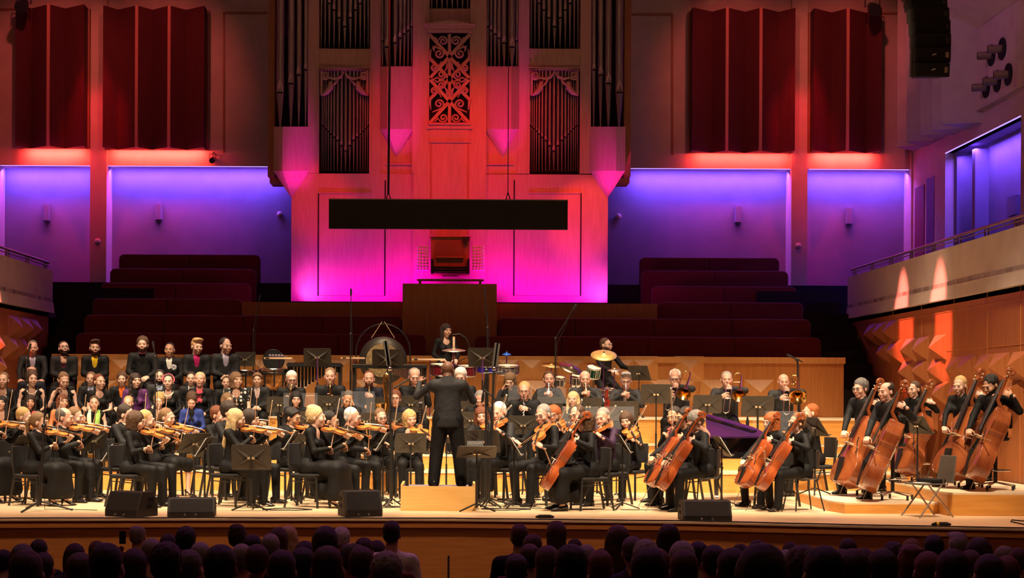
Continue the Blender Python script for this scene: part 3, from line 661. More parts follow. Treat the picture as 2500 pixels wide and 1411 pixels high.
# =================================================================== people: bodies grown from distance fields
def npv(*a): return np.array(a, float)
class Field:
    def __init__(s, lo, hi, h):
        s.h = h; s.lo = np.array(lo, float) - 2 * h; s.n = (np.ceil((np.array(hi) - s.lo) / h).astype(int) + 3)
        s.d = np.full(s.n, 1.0)
    def sub(s, lo, hi):
        i0 = np.clip(np.floor((np.array(lo) - s.lo) / s.h).astype(int), 0, s.n - 1); i1 = np.clip(np.ceil((np.array(hi) - s.lo) / s.h).astype(int) + 1, 1, s.n)
        sl = tuple(slice(a, b) for a, b in zip(i0, i1))
        ax = [s.lo[k] + s.h * np.arange(i0[k], i1[k]) for k in range(3)]
        return sl, np.stack(np.meshgrid(*ax, indexing='ij'), -1)
    def put(s, sl, v, k):
        a = s.d[sl]
        if k > 0:
            hh = np.maximum(k - np.abs(a - v), 0) / k; s.d[sl] = np.minimum(a, v) - hh * hh * k * .25
        else: s.d[sl] = np.minimum(a, v)
    def cap(s, a, b, ra, rb, k=.02, n=None, q=1.0, cut=False):
        a = np.array(a, float); b = np.array(b, float); r = max(ra, rb) + k + 2 * s.h
        sl, p = s.sub(np.minimum(a, b) - r, np.maximum(a, b) + r)
        ba = b - a; w = p - a
        if n is not None:
            n = np.array(n, float); n = n / np.linalg.norm(n)
            w = w + (w @ n)[..., None] * n * (1 / q - 1); ba = ba + (ba @ n) * n * (1 / q - 1)
        t = np.clip((w @ ba) / max(ba @ ba, 1e-9), 0, 1)
        v = np.linalg.norm(w - t[..., None] * ba, axis=-1) - (ra + (rb - ra) * t)
        if n is not None: v = v * (q ** .5)
        if cut: s.d[sl] = np.maximum(s.d[sl], -v)
        else: s.put(sl, v, k)
    def ell(s, c, r, k=.02, cut=False):
        c = np.array(c, float); r = np.array(r, float); m = r + k + 2 * s.h
        sl, p = s.sub(c - m, c + m); w = p - c
        k0 = np.linalg.norm(w / r, axis=-1); k1 = np.linalg.norm(w / (r * r), axis=-1) + 1e-9; v = k0 * (k0 - 1) / k1
        if cut: s.d[sl] = np.maximum(s.d[sl], -v)
        else: s.put(sl, v, k)
    def plane(s, pt, n):        # keep the side opposite n
        sl, p = s.sub(s.lo, s.lo + s.n * s.h); n = np.array(n, float); n /= np.linalg.norm(n)
        s.d[sl] = np.maximum(s.d[sl], (p - np.array(pt)) @ n)
    def noise(s, amp, f):
        sl, p = s.sub(s.lo, s.lo + s.n * s.h); q = p * f
        s.d += amp * np.sin(q[..., 0] + 1.3 * np.sin(q[..., 2])) * np.sin(q[..., 1] * 1.1 + np.sin(q[..., 0])) * np.sin(q[..., 2] * .9 + .7)
    def mesh(s):
        d = s.d; ins = d < 0
        c = [ins[i:ins.shape[0] - 1 + i, j:ins.shape[1] - 1 + j, k:ins.shape[2] - 1 + k] for i in (0, 1) for j in (0, 1) for k in (0, 1)]
        cnt = sum(x.astype(np.int8) for x in c); act = (cnt > 0) & (cnt < 8)
        I = np.argwhere(act)
        if len(I) == 0: return np.zeros((0, 3)), np.zeros((0, 4), int)
        idx = np.full(act.shape, -1); idx[act] = np.arange(len(I))
        off = np.array([(i, j, k) for i in (0, 1) for j in (0, 1) for k in (0, 1)])
        V = np.stack([d[I[:, 0] + o[0], I[:, 1] + o[1], I[:, 2] + o[2]] for o in off], 1)
        acc = np.zeros((len(I), 3)); n = np.zeros(len(I))
        for e0 in range(8):
            for bit in (4, 2, 1):
                if not e0 & bit:
                    e1 = e0 | bit; m = (V[:, e0] < 0) != (V[:, e1] < 0)
                    t = V[m, e0] / (V[m, e0] - V[m, e1])
                    acc[m] += off[e0] + t[:, None] * (off[e1] - off[e0]); n[m] += 1
        P = s.lo + s.h * (I + acc / n[:, None])
        F = []
        for ax in range(3):
            u, w_ = [(1, 2), (2, 0), (0, 1)][ax]
            a = np.take(ins, range(ins.shape[ax] - 1), ax); b = np.take(ins, range(1, ins.shape[ax]), ax)
            E = np.argwhere(a != b)
            E = E[(E[:, u] > 0) & (E[:, w_] > 0) & (E[:, u] < ins.shape[u] - 1) & (E[:, w_] < ins.shape[w_] - 1)]
            du = np.zeros(3, int); du[u] = 1; dw = np.zeros(3, int); dw[w_] = 1
            g = lambda e: idx[e[:, 0], e[:, 1], e[:, 2]]
            q = np.stack([g(E - du - dw), g(E - dw), g(E), g(E - du)], 1)
            fl = ~a[tuple(E.T)]
            q[fl] = q[fl][:, ::-1]; F.append(q)
        return P, np.concatenate(F)
def npmesh(name, V, F, mats, mi=None, smooth=True):
    me = bpy.data.meshes.new(name); nv, nf = len(V), len(F)
    me.vertices.add(nv); me.vertices.foreach_set('co', np.ascontiguousarray(V, np.float32).ravel())
    me.loops.add(nf * 4); me.loops.foreach_set('vertex_index', np.ascontiguousarray(F, np.int32).ravel())
    me.polygons.add(nf); me.polygons.foreach_set('loop_start', np.arange(0, nf * 4, 4, dtype=np.int32)); me.polygons.foreach_set('loop_total', np.full(nf, 4, np.int32))
    me.polygons.foreach_set('use_smooth', np.full(nf, smooth))
    for m in mats: me.materials.append(m)
    if mi is not None: me.polygons.foreach_set('material_index', np.ascontiguousarray(mi, np.int32))
    me.update(calc_edges=True); return me

# ---- heads (0 skin, 1 lips, 2 eye white, 3 pupil, 4 brow and beard)
def make_head(fem, h):
    f = Field((-.11, -.15, -.25), (.11, .13, .14), h); w_ = .94 if fem else 1.0
    f.ell((0, .018, .036), (.077, .097, .085), 0); f.ell((0, -.028, -.035), (.060 * w_, .070, .082), .03)
    f.ell((0, -.066, -.095), ((.020 if fem else .027), .024, .022), .025)
    for s in (-1, 1):
        f.ell((s * .040, -.066, -.026), (.026, .030, .028), .02); f.ell((s * .079, .014, -.008), (.011, .021, .033), .006)
        f.ell((s * .034, -.108, .007), (.020, .017, .011), cut=True); f.ell((s * .033, -.086, .007), (.0155, .0155, .0135), 0)
    f.cap((-.042, -.089, .030), (.042, -.089, .030), .011, .011, .012)
    f.cap((0, -.097, .014), (0, -.1125, -.024), .0085, .0120, .012); f.ell((0, -.103, -.028), (.0185, .011, .009), .008)
    f.ell((0, -.096, -.060), (.026, .014, .012), .006); r = .047 if fem else .057
    f.cap((0, .022, -.08), (0, .040, -.21), r, r + .004, .03)
    V, F = f.mesh(); C = V[F].mean(1); mi = np.zeros(len(F), int); x, y, z = np.abs(C[:, 0]), C[:, 1], C[:, 2]
    mi[(x < .027) & (z > -.071) & (z < -.050) & (y < -.093)] = 1
    e = np.sqrt(((x - .033) / .0145) ** 2 + ((z - .006) / .0085) ** 2); mi[(e < 1) & (y < -.08)] = 2; mi[(e < .62) & (y < -.08)] = 3
    mi[(z > (.025 if fem else .021)) & (z < (.0325 if fem else .034)) & (x > .012) & (x < .050) & (y < -.078)] = 4
    beard = ((z < -.034 - .5 * np.maximum(0, -y - .06)) & (z > -.135) & (y < .012) & (mi == 0) & ((z < -.066) | (x > .022) | (z > -.056) & (z < -.040) & (x < .03) & (y < -.1)))
    return V, F, mi, beard
HEADS = {(fem, lod): make_head(fem, (.0082, .0145)[lod]) for fem in (0, 1) for lod in (0, 1)}
# ---- hair styles
def make_hair(st):
    h = .0105
    lo = (-.16, -.16, -.42 if st in ('long', 'wavylong', 'ponytail') else -.18); f = Field(lo, (.16, .19, .20), h)
    face = lambda zc=-.035, rz=.085, ry=.085, rx=.070: f.ell((0, -.125, zc), (rx, ry, rz), cut=True)
    if st in ('short', 'crop', 'quiff', 'curly', 'bowl', 'receding', 'fringe', 'spiky'):
        g = {'crop': .004, 'curly': .017, 'bowl': .012, 'quiff': .008, 'spiky': .011}.get(st, .008)
        f.ell((0, .033, .046), (.078 + g * .9, .092 + g, .085 + g), 0); f.ell((0, .05, -.005), (.074 + g * .6, .066 + g * .6, .07), .01)
        if st == 'quiff': f.ell((.01, -.062, .115), (.07, .05, .032), .03); f.ell((.0, .0, .118), (.075, .07, .03), .03)
        if st == 'bowl': f.ell((0, -.02, .06), (.088, .085, .06), .02); face(-.045, .095, .07, .066)
        f.plane((0, .05, -.072), (0, .25, -1)); f.plane((0, -.005, -.03), (0, -.9, -.55))
        for s in (-1, 1): f.ell((s * .087, .008, -.030), (.026, .024, .036), cut=True)
        if st == 'receding': f.ell((0, -.075, .105), (.052, .075, .06), cut=True)
        if st == 'fringe': f.ell((0, -.045, .125), (.078, .125, .085), cut=True)
        f.noise(.0075 if st in ('curly', 'spiky') else .003, 95 if st == 'curly' else 70)
    elif st in ('bob', 'shag'):
        f.ell((0, .022, .036), (.094, .112, .100), 0); f.cap((0, .04, .0), (0, .035, -.10), .100, .094, .03, (0, 1, 0), .95)
        f.plane((0, 0, -.125), (0, 0, -1)); face(-.055, .105, .11, .064); f.noise(.006 if st == 'shag' else .003, 60)
    elif st in ('long', 'wavylong'):
        f.ell((0, .022, .036), (.091, .108, .097), 0); f.cap((0, .055, .0), (0, .07, -.33), .096, .085, .03, (0, 1, 0), .62)
        for s in (-1, 1): f.cap((s * .075, .01, -.02), (s * .085, -.02, -.27), .036, .026, .03)
        face(-.06, .115, .12, .060); f.ell((0, -.02, -.16), (.055, .07, .08), cut=True); f.noise(.008 if st == 'wavylong' else .0035, 45)
    elif st in ('ponytail', 'bun', 'updo', 'halfup'):
        g = .008 if st != 'updo' else .020
        f.ell((0, .033, .044), (.078 + g * .9, .093 + g, .086 + g), 0); f.ell((0, .05, -.005), (.074 + g * .6, .066 + g * .6, .075), .01); f.plane((0, .05, -.082), (0, .2, -1)); f.plane((0, -.005, -.035), (0, -.9, -.55))
        for s in (-1, 1): f.ell((s * .085, .005, -.03), (.022, .024, .036), cut=True)
        if st == 'ponytail': f.cap((0, .115, .03), (0, .155, -.05), .030, .034, .02); f.cap((0, .155, -.05), (0, .125, -.24), .034, .016, .02)
        if st == 'bun': f.ell((0, .125, .075), (.045, .040, .042), .012)
        if st == 'updo': f.ell((0, .06, .115), (.075, .07, .045), .03)
        f.noise(.006 if st == 'updo' else .003, 60)
    return f.mesh()
HAIRS = {}
def hair_mesh(st):
    if st not in HAIRS: V, F = make_hair(st); HAIRS[st] = npmesh('hair_' + st, V, F, [None])
    return HAIRS[st]
# ---- hands: wrist at 0, fingers down -Z, palm faces -Y, thumb on +X
def make_hand(curl, spread=1.0):
    f = Field((-.10, -.14, -.24), (.10, .06, .06), .0076)
    f.cap((0, .004, .035), (0, .002, -.02), .027, .030, .01, (0, 1, 0), .75); f.cap((-.008, 0, -.035), (-.012, 0, -.075), .036, .030, .012, (0, 1, 0), .42); f.cap((.010, 0, -.035), (.016, 0, -.082), .033, .026, .012, (0, 1, 0), .42)
    for x, L, rr in ((-.034, .060, .0082), (-.012, .074, .0092), (.010, .080, .0095), (.031, .072, .0092)):
        p = np.array((x, 0, -.086)); a = R(curl * .6); sp = x * .9 * spread
        for i, fr in enumerate((.46, .31, .25)):
            q = p + L * fr * np.array((sp * (1 - .3 * i), -math.sin(a), -math.cos(a))); f.cap(p, q, rr * (1 - .08 * i), rr * (.92 - .08 * i), .003); p = q; a += R(curl)
    t0 = np.array((.030, -.004, -.022)); t1 = t0 + (.030, -.014, -.028); t2 = t1 + np.array((.012, -.016, -.026)) * (1 if curl < 45 else .9); t3 = t2 + (-.004, -.012, -.022)
    f.cap(t0, t1, .017, .0125, .010); f.cap(t1, t2, .0118, .0105, .003); f.cap(t2, t3, .0105, .0088, .003)
    return f.mesh()
HANDS = {'relaxed': make_hand(18), 'grip': make_hand(62, .5), 'curl': make_hand(42)}
# ---- shoes
def make_shoe(kind):
    mb = MB()
    for z, s in ((0, 1.0), (.02, 1.0)): pass
    st = [(-.19, .018, .028, .012), (-.15, .036, .045, .012), (-.08, .044, .062, .012), (0, .040, .085, .012), (.05, .036, .10, .012), (.075, .022, .085, .012)]
    if kind == 'heel': st = [(-.17, .014, .022, .006), (-.13, .032, .038, .006), (-.06, .034, .055, .02), (.0, .030, .095, .050), (.045, .028, .12, .070), (.062, .018, .11, .072)]
    vs = []; fs = []; n = 10
    for y, w_, zt, zb in st:
        for k in range(n): a = 2 * PI * k / n; vs.append((w_ * math.cos(a), y, (zt + zb) / 2 + (zt - zb) / 2 * math.sin(a) * (1 if math.sin(a) > 0 else 1)))
    for i in range(len(st) - 1):
        for k in range(n): fs.append((i * n + k, i * n + (k + 1) % n, (i + 1) * n + (k + 1) % n, (i + 1) * n + k))
    fs += [tuple(range(n)), tuple(range((len(st) - 1) * n, len(st) * n))]
    mb.add(vs, fs, True)
    if kind == 'heel': mb.tube([(0, .045, .075), (0, .055, 0)], [.016, .006], 6); mb.box(-.025, .025, -.14, -.06, 0, .012)
    else: mb.box(-.034, .034, -.16, -.03, 0, .014); mb.box(-.03, .03, .0, .068, 0, .02)
    return mb.mesh('shoe_' + kind, pm('shoe_leather', (.012, .010, .010), .25))
SHOES = {k: make_shoe(k) for k in ('flat', 'heel')}
gl = MB()
for s in (-1, 1):
    gl.tube([(s * .034 + .025 * math.cos(t), -.112 + .006 * abs(math.cos(t)), .006 + .019 * math.sin(t)) for t in np.linspace(0, 2 * PI, 13)], .0028, 5); gl.tube([(s * .058, -.106, .010), (s * .080, -.04, .012), (s * .082, .02, .004)], .0025, 5)
gl.tube([(-.010, -.116, .010), (.010, -.116, .010)], .0028, 5)
GLASSES = gl.mesh('glasses', M['blacksteel'])

SK = {'pale': ((.64, .38, .28), (.70, .44, .33)), 'rosy': ((.62, .32, .23), (.69, .38, .28)), 'tan': ((.52, .27, .16), (.58, .32, .20)), 'brown': ((.15, .068, .04), (.19, .09, .055))}
def skinmat(k): return pm('skin_' + k, SK[k][0], .5, c2=SK[k][1], scale=25, spec=.35)
HC = {'black': (.012, .009, .008), 'dark': (.030, .016, .010), 'brown': (.085, .040, .018), 'light': (.22, .12, .055), 'auburn': (.16, .045, .014), 'red': (.38, .10, .02), 'blond': (.55, .34, .13), 'pale': (.72, .52, .26), 'grey': (.30, .27, .24), 'white': (.75, .71, .66), 'salt': (.12, .105, .095)}
def hairmat(k):
    c = HC[k]; return pm('hair_' + k, tuple(v * .65 for v in c), .55, c2=tuple(min(1, v * 1.3) for v in c), scale=18, st=(9, 9, 1.2), bump=.5, bscale=30)
CL = {'black': (.0045, .0042, .0045), 'suit': (.008, .0078, .0085), 'charcoal': (.016, .0155, .0165), 'grey': (.022, .0215, .022), 'navy': (.007, .008, .015), 'blue': (.022, .038, .19), 'purple': (.075, .018, .085), 'burgundy': (.13, .015, .035), 'yellow': (.72, .47, .02),
      'magenta': (.32, .006, .085), 'lavender': (.36, .32, .42), 'lightblue': (.42, .50, .68), 'orange': (.80, .17, .025), 'pink': (.78, .10, .14), 'white': (.72, .68, .62), 'cream': (.74, .64, .46), 'coral': (.75, .10, .10), 'pinkwhite': (.62, .48, .48), 'wine': (.10, .012, .016), 'peach': (.55, .20, .08), 'darkpurple': (.03, .012, .035), 'green': (.28, .48, .10)}
def clothmat(k, sheen=0.15):
    if k == 'polka': 
        if 'cloth_polka' not in MATS:
            m = pm('cloth_polka', (.01, .01, .01), .8); nt = m.node_tree; tc = nt.nodes.new('ShaderNodeTexCoord'); v = nt.nodes.new('ShaderNodeTexVoronoi'); v.inputs['Scale'].default_value = 15; v.inputs['Randomness'].default_value = .35
            r = nt.nodes.new('ShaderNodeValToRGB'); r.color_ramp.interpolation = 'CONSTANT'; r.color_ramp.elements[0].color = (.75, .72, .66, 1); r.color_ramp.elements[1].color = (.01, .01, .01, 1); r.color_ramp.elements[1].position = .34
            nt.links.new(tc.outputs['Object'], v.inputs['Vector']); nt.links.new(v.outputs['Distance'], r.inputs['Fac']); nt.links.new(r.outputs['Color'], nt.nodes['Principled BSDF'].inputs['Base Color'])
        return MATS['cloth_polka']
    c = CL[k]; return pm('cloth_' + k, c, .72, c2=tuple(v * 1.35 for v in c), scale=9, bump=.5, bscale=12, sheen=0, spec=.25)
def unit(v): v = np.array(v, float); return v / max(np.linalg.norm(v), 1e-9)
def ik(a, t, l1, l2, pole):
    a, t = np.array(a, float), np.array(t, float); d = t - a; L = np.linalg.norm(d)
    mx_ = (l1 + l2) * .985
    if L > mx_: t = a + d / L * mx_; d = t - a; L = mx_
    u = d / L; x = (l1 * l1 - l2 * l2 + L * L) / (2 * L); hh = math.sqrt(max(l1 * l1 - x * x, 1e-6))
    p = np.array(pole, float); p = p - u * (p @ u); p = unit(p)
    return a + u * x + p * hh, t
def basis(y, z):       # right-handed frame from a -Z axis and a -Y axis
    z = -unit(z); y = -np.array(y, float); y = unit(y - z * (y @ z)); x = np.cross(y, z); return np.stack([x, y, z], 1)
def eul(yaw, pitch, rollv): return np.array((Matrix.Rotation(R(yaw), 3, 'Z') @ Matrix.Rotation(R(pitch), 3, 'X') @ Matrix.Rotation(R(rollv), 3, 'Y')))
PEOPLE = []
def person(head_px, Y, floor, yaw, label, sex='m', pose='lap', hyaw=0, pitch=0, hroll=0, lean=6, top='black', shirt=None, bottom='trousers', bcol='black', hair='short', hcol='brown', skin='pale', beard=False, glasses=False,
           sleeve='long', hands=None, belly=0.0, vox=.027, shoes='flat', group=None, stand=False, seat=.46, scale=None, kneew=.13, kneef=.0, lod=0, stool=False, neckline=0.0, extras=(), full=True, yoff=0.0, cat='person', lapel=True, side=0, bulk=0.0):
    fem = 1 if sex == 'f' else 0
    sw = (.160 if fem else .190) + bulk * .9; g = 0.0 if fem else .006
    sr, cr = math.sin(R(lean)), math.cos(R(lean)); u = unit((math.sin(R(side)), -sr, cr)); fw = unit((0, -cr, -sr))
    pz = .95 if stand else (seat + .10)
    P = npv(0, 0.0, pz); Nk = P + u * .515; H = Nk + unit((0, -math.sin(R(lean * .5 + 10)), 1)) * .142
    SH = [Nk - u * .048 + npv(s * sw, .01, 0) for s in (1, -1)]           # 0 = own left (+x), 1 = own right
    HIP = [P + npv(s * .09, 0, -.02) for s in (1, -1)]
    if stand:
        KN = [npv(s * (.10 + kneew * .3), -.03, .50) for s in (1, -1)]; AN = [npv(s * (.11 + kneew * .45), .02 + .03 * s, .085) for s in (1, -1)]
    elif stool:
        KN = [npv(.20, -.36, seat - .20), npv(-.16, -.30, seat - .28)]; AN = [npv(.18, -.34, .13 + .09), npv(-.18, -.28, .085)]
    else:
        KN = [npv(s * kneew, -.43, seat + .06 - (.02 if s > 0 else 0)) for s in (1, -1)]; AN = [npv(s * (kneew * .95), -.44 - kneef * (s > 0) + (.06 if s < 0 else 0), .085) for s in (1, -1)]
    hd = dict(hands or {}); ps = pose
    DEF = {'lap': ((.11, -.30, pz + .10), (-.11, -.30, pz + .10)), 'knees': ((.20, -.38, pz + .07), (-.20, -.38, pz + .07)), 'clasp': ((.035, -.27, pz + .13), (-.035, -.27, pz + .13)), 'side': ((.27, .02, pz - .12), (-.27, .02, pz - .12))}
    LT, RT = DEF.get(ps, DEF['lap'])
    inst = None; HD = [None, None]; hp = ['relaxed', 'relaxed']; pole = [npv(.55, .35, -1), npv(-.55, .35, -1)]
    kit = None
    if ps in KITS: kit = KITS[ps](dict(P=P, Nk=Nk, H=H, SH=SH, u=u, pz=pz, **hd)); LT, RT = kit['L'], kit['R']; HD = kit.get('HD', HD); hp = kit.get('hp', hp); pole = kit.get('pole', pole)
    if 'L' in hd: LT = hd['L']
    if 'R' in hd: RT = hd['R']
    if 'hpL' in hd: hp = [hd['hpL'], hp[1]]
    if 'hpR' in hd: hp = [hp[0], hd['hpR']]
    AR = []
    for i, T in enumerate((LT, RT)):
        e, t = ik(SH[i], T, .285, .255, pole[i]); AR.append((SH[i], e, t))
    # ---- fields
    lo = np.min([*[a for r_ in AR for a in r_], *KN, *AN, P, Nk], 0) - .2; hi = np.max([*[a for r_ in AR for a in r_], *KN, *AN, P, Nk], 0) + .2; lo[2] = max(lo[2], .0)
    def torso(f, e, k=.035):
        e = e + bulk * (e > -.01)
        hw, ww, cw = ((.150, .118, .132) if fem else (.148, .138, .150))
        f.cap(P + u * .02, P + u * .18, hw + e, ww + e, k, fw, .74); f.cap(P + u * .18, P + u * .38, ww + e, cw + e, k, fw, .70)
        f.cap(Nk - u * .070 + npv(sw * .80, .01, 0), Nk - u * .070 + npv(-sw * .80, .01, 0), .070 + e, .070 + e, k)
        f.cap(Nk - u * .00 + npv(0, .012, 0), Nk - u * .05, .060 + e, .095 + e, .06)
        if fem:
            for s in (-1, 1): f.ell(P + u * .315 + fw * .085 + npv(s * .068, 0, 0), (.062 + e, .06 + e, .06 + e), .03)
        if belly: f.ell(P + u * .12 + fw * (.06 + belly * .5), (.13 + belly * .6, .09 + belly, .13), .05)
    mats = [skinmat(skin), pm('lips_' + skin, tuple(v * .75 if i else v * .9 for i, v in enumerate(SK[skin][0])), .4), pm('eye_white', (.34, .26, .22), .4), pm('eye_dark', (.02, .012, .01), .2), hairmat(hcol if hcol != 'white' or not beard else 'grey' if False else hcol)]
    VV, FF, MI = [], [], []; nb = 0
    def addm(V, F, mi):
        nonlocal nb
        VV.append(V); FF.append(F + nb); MI.append(mi if hasattr(mi, '__len__') else np.full(len(F), mi)); nb += len(V)
    if full:
        f = Field(lo, hi, .038); torso(f, -.022)
        for sh, el, wr in AR: f.cap(sh, el, .042, .036, .02); f.cap(el, wr, .037, .026, .015)
        for i in (0, 1): f.cap(HIP[i], KN[i], .075, .052, .04); f.cap(KN[i], AN[i], .050, .034, .015); f.cap(AN[i], AN[i] + npv(0, -.06, -.04), .032, .026, .02)
        f.cap(Nk - u * .05, H + npv(0, .02, -.10), .05, .045, .03)
        addm(*f.mesh(), 0)
    Rh = eul(hyaw, 0, 0) @ eul(0, pitch, 0) @ eul(0, 0, hroll)
    hv, hf, hmi, bd = HEADS[(fem, lod)]; hmi = hmi.copy()
    if beard: hmi[bd] = 4
    HS = (1.08 if fem else 1.11) * (1 - .03 * stand); addm(hv @ Rh.T * HS + H, hf, hmi)
    for i, (sh, el, wr) in enumerate(AR):
        ax = wr - el if HD[i] is None else np.array(HD[i][0]); pn = npv((-.5 if i == 0 else .5), -.2, -1) if HD[i] is None else np.array(HD[i][1])
        B = basis(pn, ax); V, F = HANDS[hp[i]]; V = V.copy()
        if i == 1: V[:, 0] *= -1; F = F[:, ::-1]
        addm(V @ B.T * (.92 if fem else 1.02) + wr, F, 0)
    root = link('person', npmesh('person', np.concatenate(VV), np.concatenate(FF), mats, np.concatenate(MI)))
    tag(root, label, cat, group)
    # ---- garments
    def garment(name, fld, mat):
        V, F = fld.mesh()
        if len(V): return link(name, npmesh(name, V, F, [mat]), root)
    f = Field(lo, hi, vox); torso(f, .006 if lapel and shirt else .002)
    sl = {'long': 1.0, 'tq': .55, 'short': .0, 'none': -1}[sleeve]
    for sh, el, wr in AR:
        if sl >= 0:
            e0 = .060 if not fem else .050
            f.cap(sh, el if sl > 0 else sh + (el - sh) * .55, e0, e0 - .008, .03)
            if sl > 0: f.cap(el, el + (wr - el) * (.97 if sl == 1 else sl), e0 - .008, .040 if not fem else .036, .02)
    if not stand and bottom != 'skirt' or stand: f.cap(P + npv(-.05, .01, -.05), P + npv(.05, .01, -.05), .125, .125, .04, (0, 0, 1), .8)
    if stand and not fem: f.cap(P + u * .08, P + npv(0, .01, -.10), .150 + bulk, .168 + bulk, .04, fw, .74); f.plane(P + npv(0, 0, -.13), (0, 0, -1))
    jk = shirt is not None and lapel
    f.cap(Nk + npv(0, -.035, .025), H + npv(0, -.05, -.06), .052 if fem else .056, .062, cut=True)
    if neckline: f.ell(Nk + fw * .10 - u * (.03 + neckline * .4), (.07 + neckline * .2, .08, .05 + neckline * .6), cut=True)
    if jk:
        v0 = Nk - u * .04 + fw * .125; v1 = P + u * .17 + fw * .155
        f.cap(v0 + npv(0, 0, .04), v1, .066, .034, cut=True)
    if sleeve == 'none' and neckline: 
        for s in SH: f.ell(s + npv(0, 0, .03), (.055, .08, .06), cut=True)
    garment('jacket' if shirt is not None else ('blouse' if fem else 'shirt'), f, clothmat(top))
    if shirt is not None:
        f = Field(P + npv(-.22, -.35, 0), Nk + npv(.22, .2, .1), .024); torso(f, -.006); f.cap(Nk - u * .02, Nk + unit(H - Nk) * .035, .068, .058, .02)
        f.cap(Nk + unit(H - Nk) * .03, H, .050, .055, cut=True); garment('shirt', f, clothmat(shirt))
    if bottom == 'trousers':
        f = Field(lo, hi, vox); f.cap(HIP[0], HIP[1], .118, .118, .04)
        for i in (0, 1): f.cap(HIP[i], KN[i], (.098 if not fem else .092) + bulk * .8, .070 + bulk * .9, .04); f.cap(KN[i], AN[i] + npv(0, -.01, -.02), .070 + bulk * .9, .056 + bulk * .9, .02)
        garment('trousers', f, clothmat(bcol))
    else:
        f = Field(lo - npv(.1, .1, 0), hi + npv(.1, .1, 0), vox); f.cap(HIP[0], HIP[1], .122, .122, .05)
        for i in (0, 1): f.cap(HIP[i], KN[i], .105, .085, .07)
        f.cap(P, (KN[0] + KN[1]) / 2, .12, .10, .08)
        if bottom == 'skirt':
            am = (AN[0] + AN[1]) / 2; km = (KN[0] + KN[1]) / 2
            for i in (0, 1): f.cap(KN[i], AN[i] + npv(0, -.02, .10), .085, .115, .08)
            f.cap(km, am + npv(0, 0, .12), .10, .12, .1); f.cap(P + npv(0, .02, -.05), am + npv(0, .22, .14), .10, .13, .12); f.plane((0, 0, .10), (0, 0, -1))
        else:
            for i in (0, 1): f.cap(KN[i], KN[i] + npv(0, -.0, -.05), .085, .085, .05)
        garment('skirt', f, clothmat(bcol))
    for i in (0, 1):
        A = AN[i]; o = link('shoe', SHOES[shoes], root); o.location = (A[0], A[1], max(0, A[2] - .085)); o.rotation_euler = (0, 0, R((8, -8)[i]))
    HM = Matrix((Rh * HS).tolist()).to_4x4(); HM.translation = Vector(H)
    if hair:
        o = link('hair', hair_mesh(hair), root, HM); o.material_slots[0].link = 'OBJECT'; o.material_slots[0].material = hairmat(hcol)
    if glasses: link('glasses', GLASSES, root, HM)
    for ex in extras: EXTRAS[ex[0]](root, HM, dict(P=P, Nk=Nk, H=H, u=u, fw=fw, SH=SH, AR=AR), *ex[1:])
    # ---- place: feet on the floor, head on the photographed spot
    tgt = at(head_px[0], head_px[1], Y)
    sc = scale or min(1.10, max(.86, (tgt.z - floor) / H[2]))
    hx = Matrix.Rotation(R(yaw), 3, 'Z') @ Vector((H[0], H[1], 0)) * sc
    root.matrix_basis = Matrix.Translation((tgt.x - hx.x, Y - hx.y + yoff, floor)) @ Matrix.Rotation(R(yaw), 4, 'Z') @ Matrix.Scale(sc, 4)
    root['seat_h'] = seat * sc
    W = root.matrix_basis.copy()
    if kit: root_kit = kit['make'](W) if 'make' in kit else None
    PEOPLE.append(root); return root, W, sc
KITS = {}
def x_tie(root, HM, J, col):
    p = J['Nk'] + J['fw'] * .095 - J['u'] * .0; mb = MB()
    for s in (-1, 1): mb.add([(0, 0, .012), (0, 0, -.012), (s * .055, 0, -.026), (s * .055, 0, .026), (0, -.02, 0), (s * .04, -.022, 0)], [(0, 4, 5, 3), (4, 1, 2, 5), (3, 5, 2)])
    mb.box(-.012, .012, -.026, .0, -.014, .014); o = mb.build('bow_tie', clothmat(col), root); o.location = p
def x_flower(root, HM, J, col, side=1, r=.05, dz=-.12):
    p = J['Nk'] + J['fw'] * .145 + J['u'] * dz + np.array((side * .10, 0, 0)); mb = MB(); rg = random.Random(5)
    for k in range(9):
        a = k * 2.4; q = (math.cos(a) * r * .6, -.01 - rg.random() * .02, math.sin(a) * r * .6); mb.ball(q, r * .5, 7, 5, (1, .5, 1))
    o = mb.build('flower', pm('flower_' + col, CL.get(col, (.4, .4, .42)), .7), root); o.location = p
def x_scarf(root, HM, J, c1, c2):
    for s, c in ((-1, c1), (1, c2)):
        N, u, fw = J['Nk'], J['u'], J['fw']; pts = [N + fw * -.07 + u * .02, N + np.array((s * .085, 0, 0)) + u * .0, N + np.array((s * .085, 0, 0)) + fw * .10 - u * .07, N + np.array((s * .075, 0, 0)) + fw * .16 - u * .2, N + np.array((s * .08, 0, 0)) + fw * .15 - u * .38]
        MB().tube(pts, [.035, .042, .05, .05, .055], 8, flat=.55).build('scarf', clothmat(c), root)
def x_band(root, HM, J, col):
    t = [R(a) for a in range(-100, 101, 20)]; o = MB().tube([(.092 * math.sin(a), .0 + .02 * math.cos(a), .030 + .100 * math.cos(a)) for a in t], .012, 6).build('headband', clothmat(col), root); o.matrix_basis = HM
def x_neck(root, HM, J, col, r=.012):
    N, u, fw = J['Nk'], J['u'], J['fw']; pts = []
    for k in range(11):
        a = R(-110 + 22 * k); pts.append(N + np.array((math.sin(a) * .085, 0, 0)) + fw * (.04 + .10 * math.cos(a)) - u * (.02 + .07 * max(0, math.cos(a))))
    MB().tube(pts, r, 6).build('necklace', clothmat(col), root)
def x_pearl(root, HM, J):
    for s in (-1, 1): o = MB().ball((s * .084, .01, -.045), .009, 8, 6).build('earring', M['white'], root); o.matrix_basis = HM
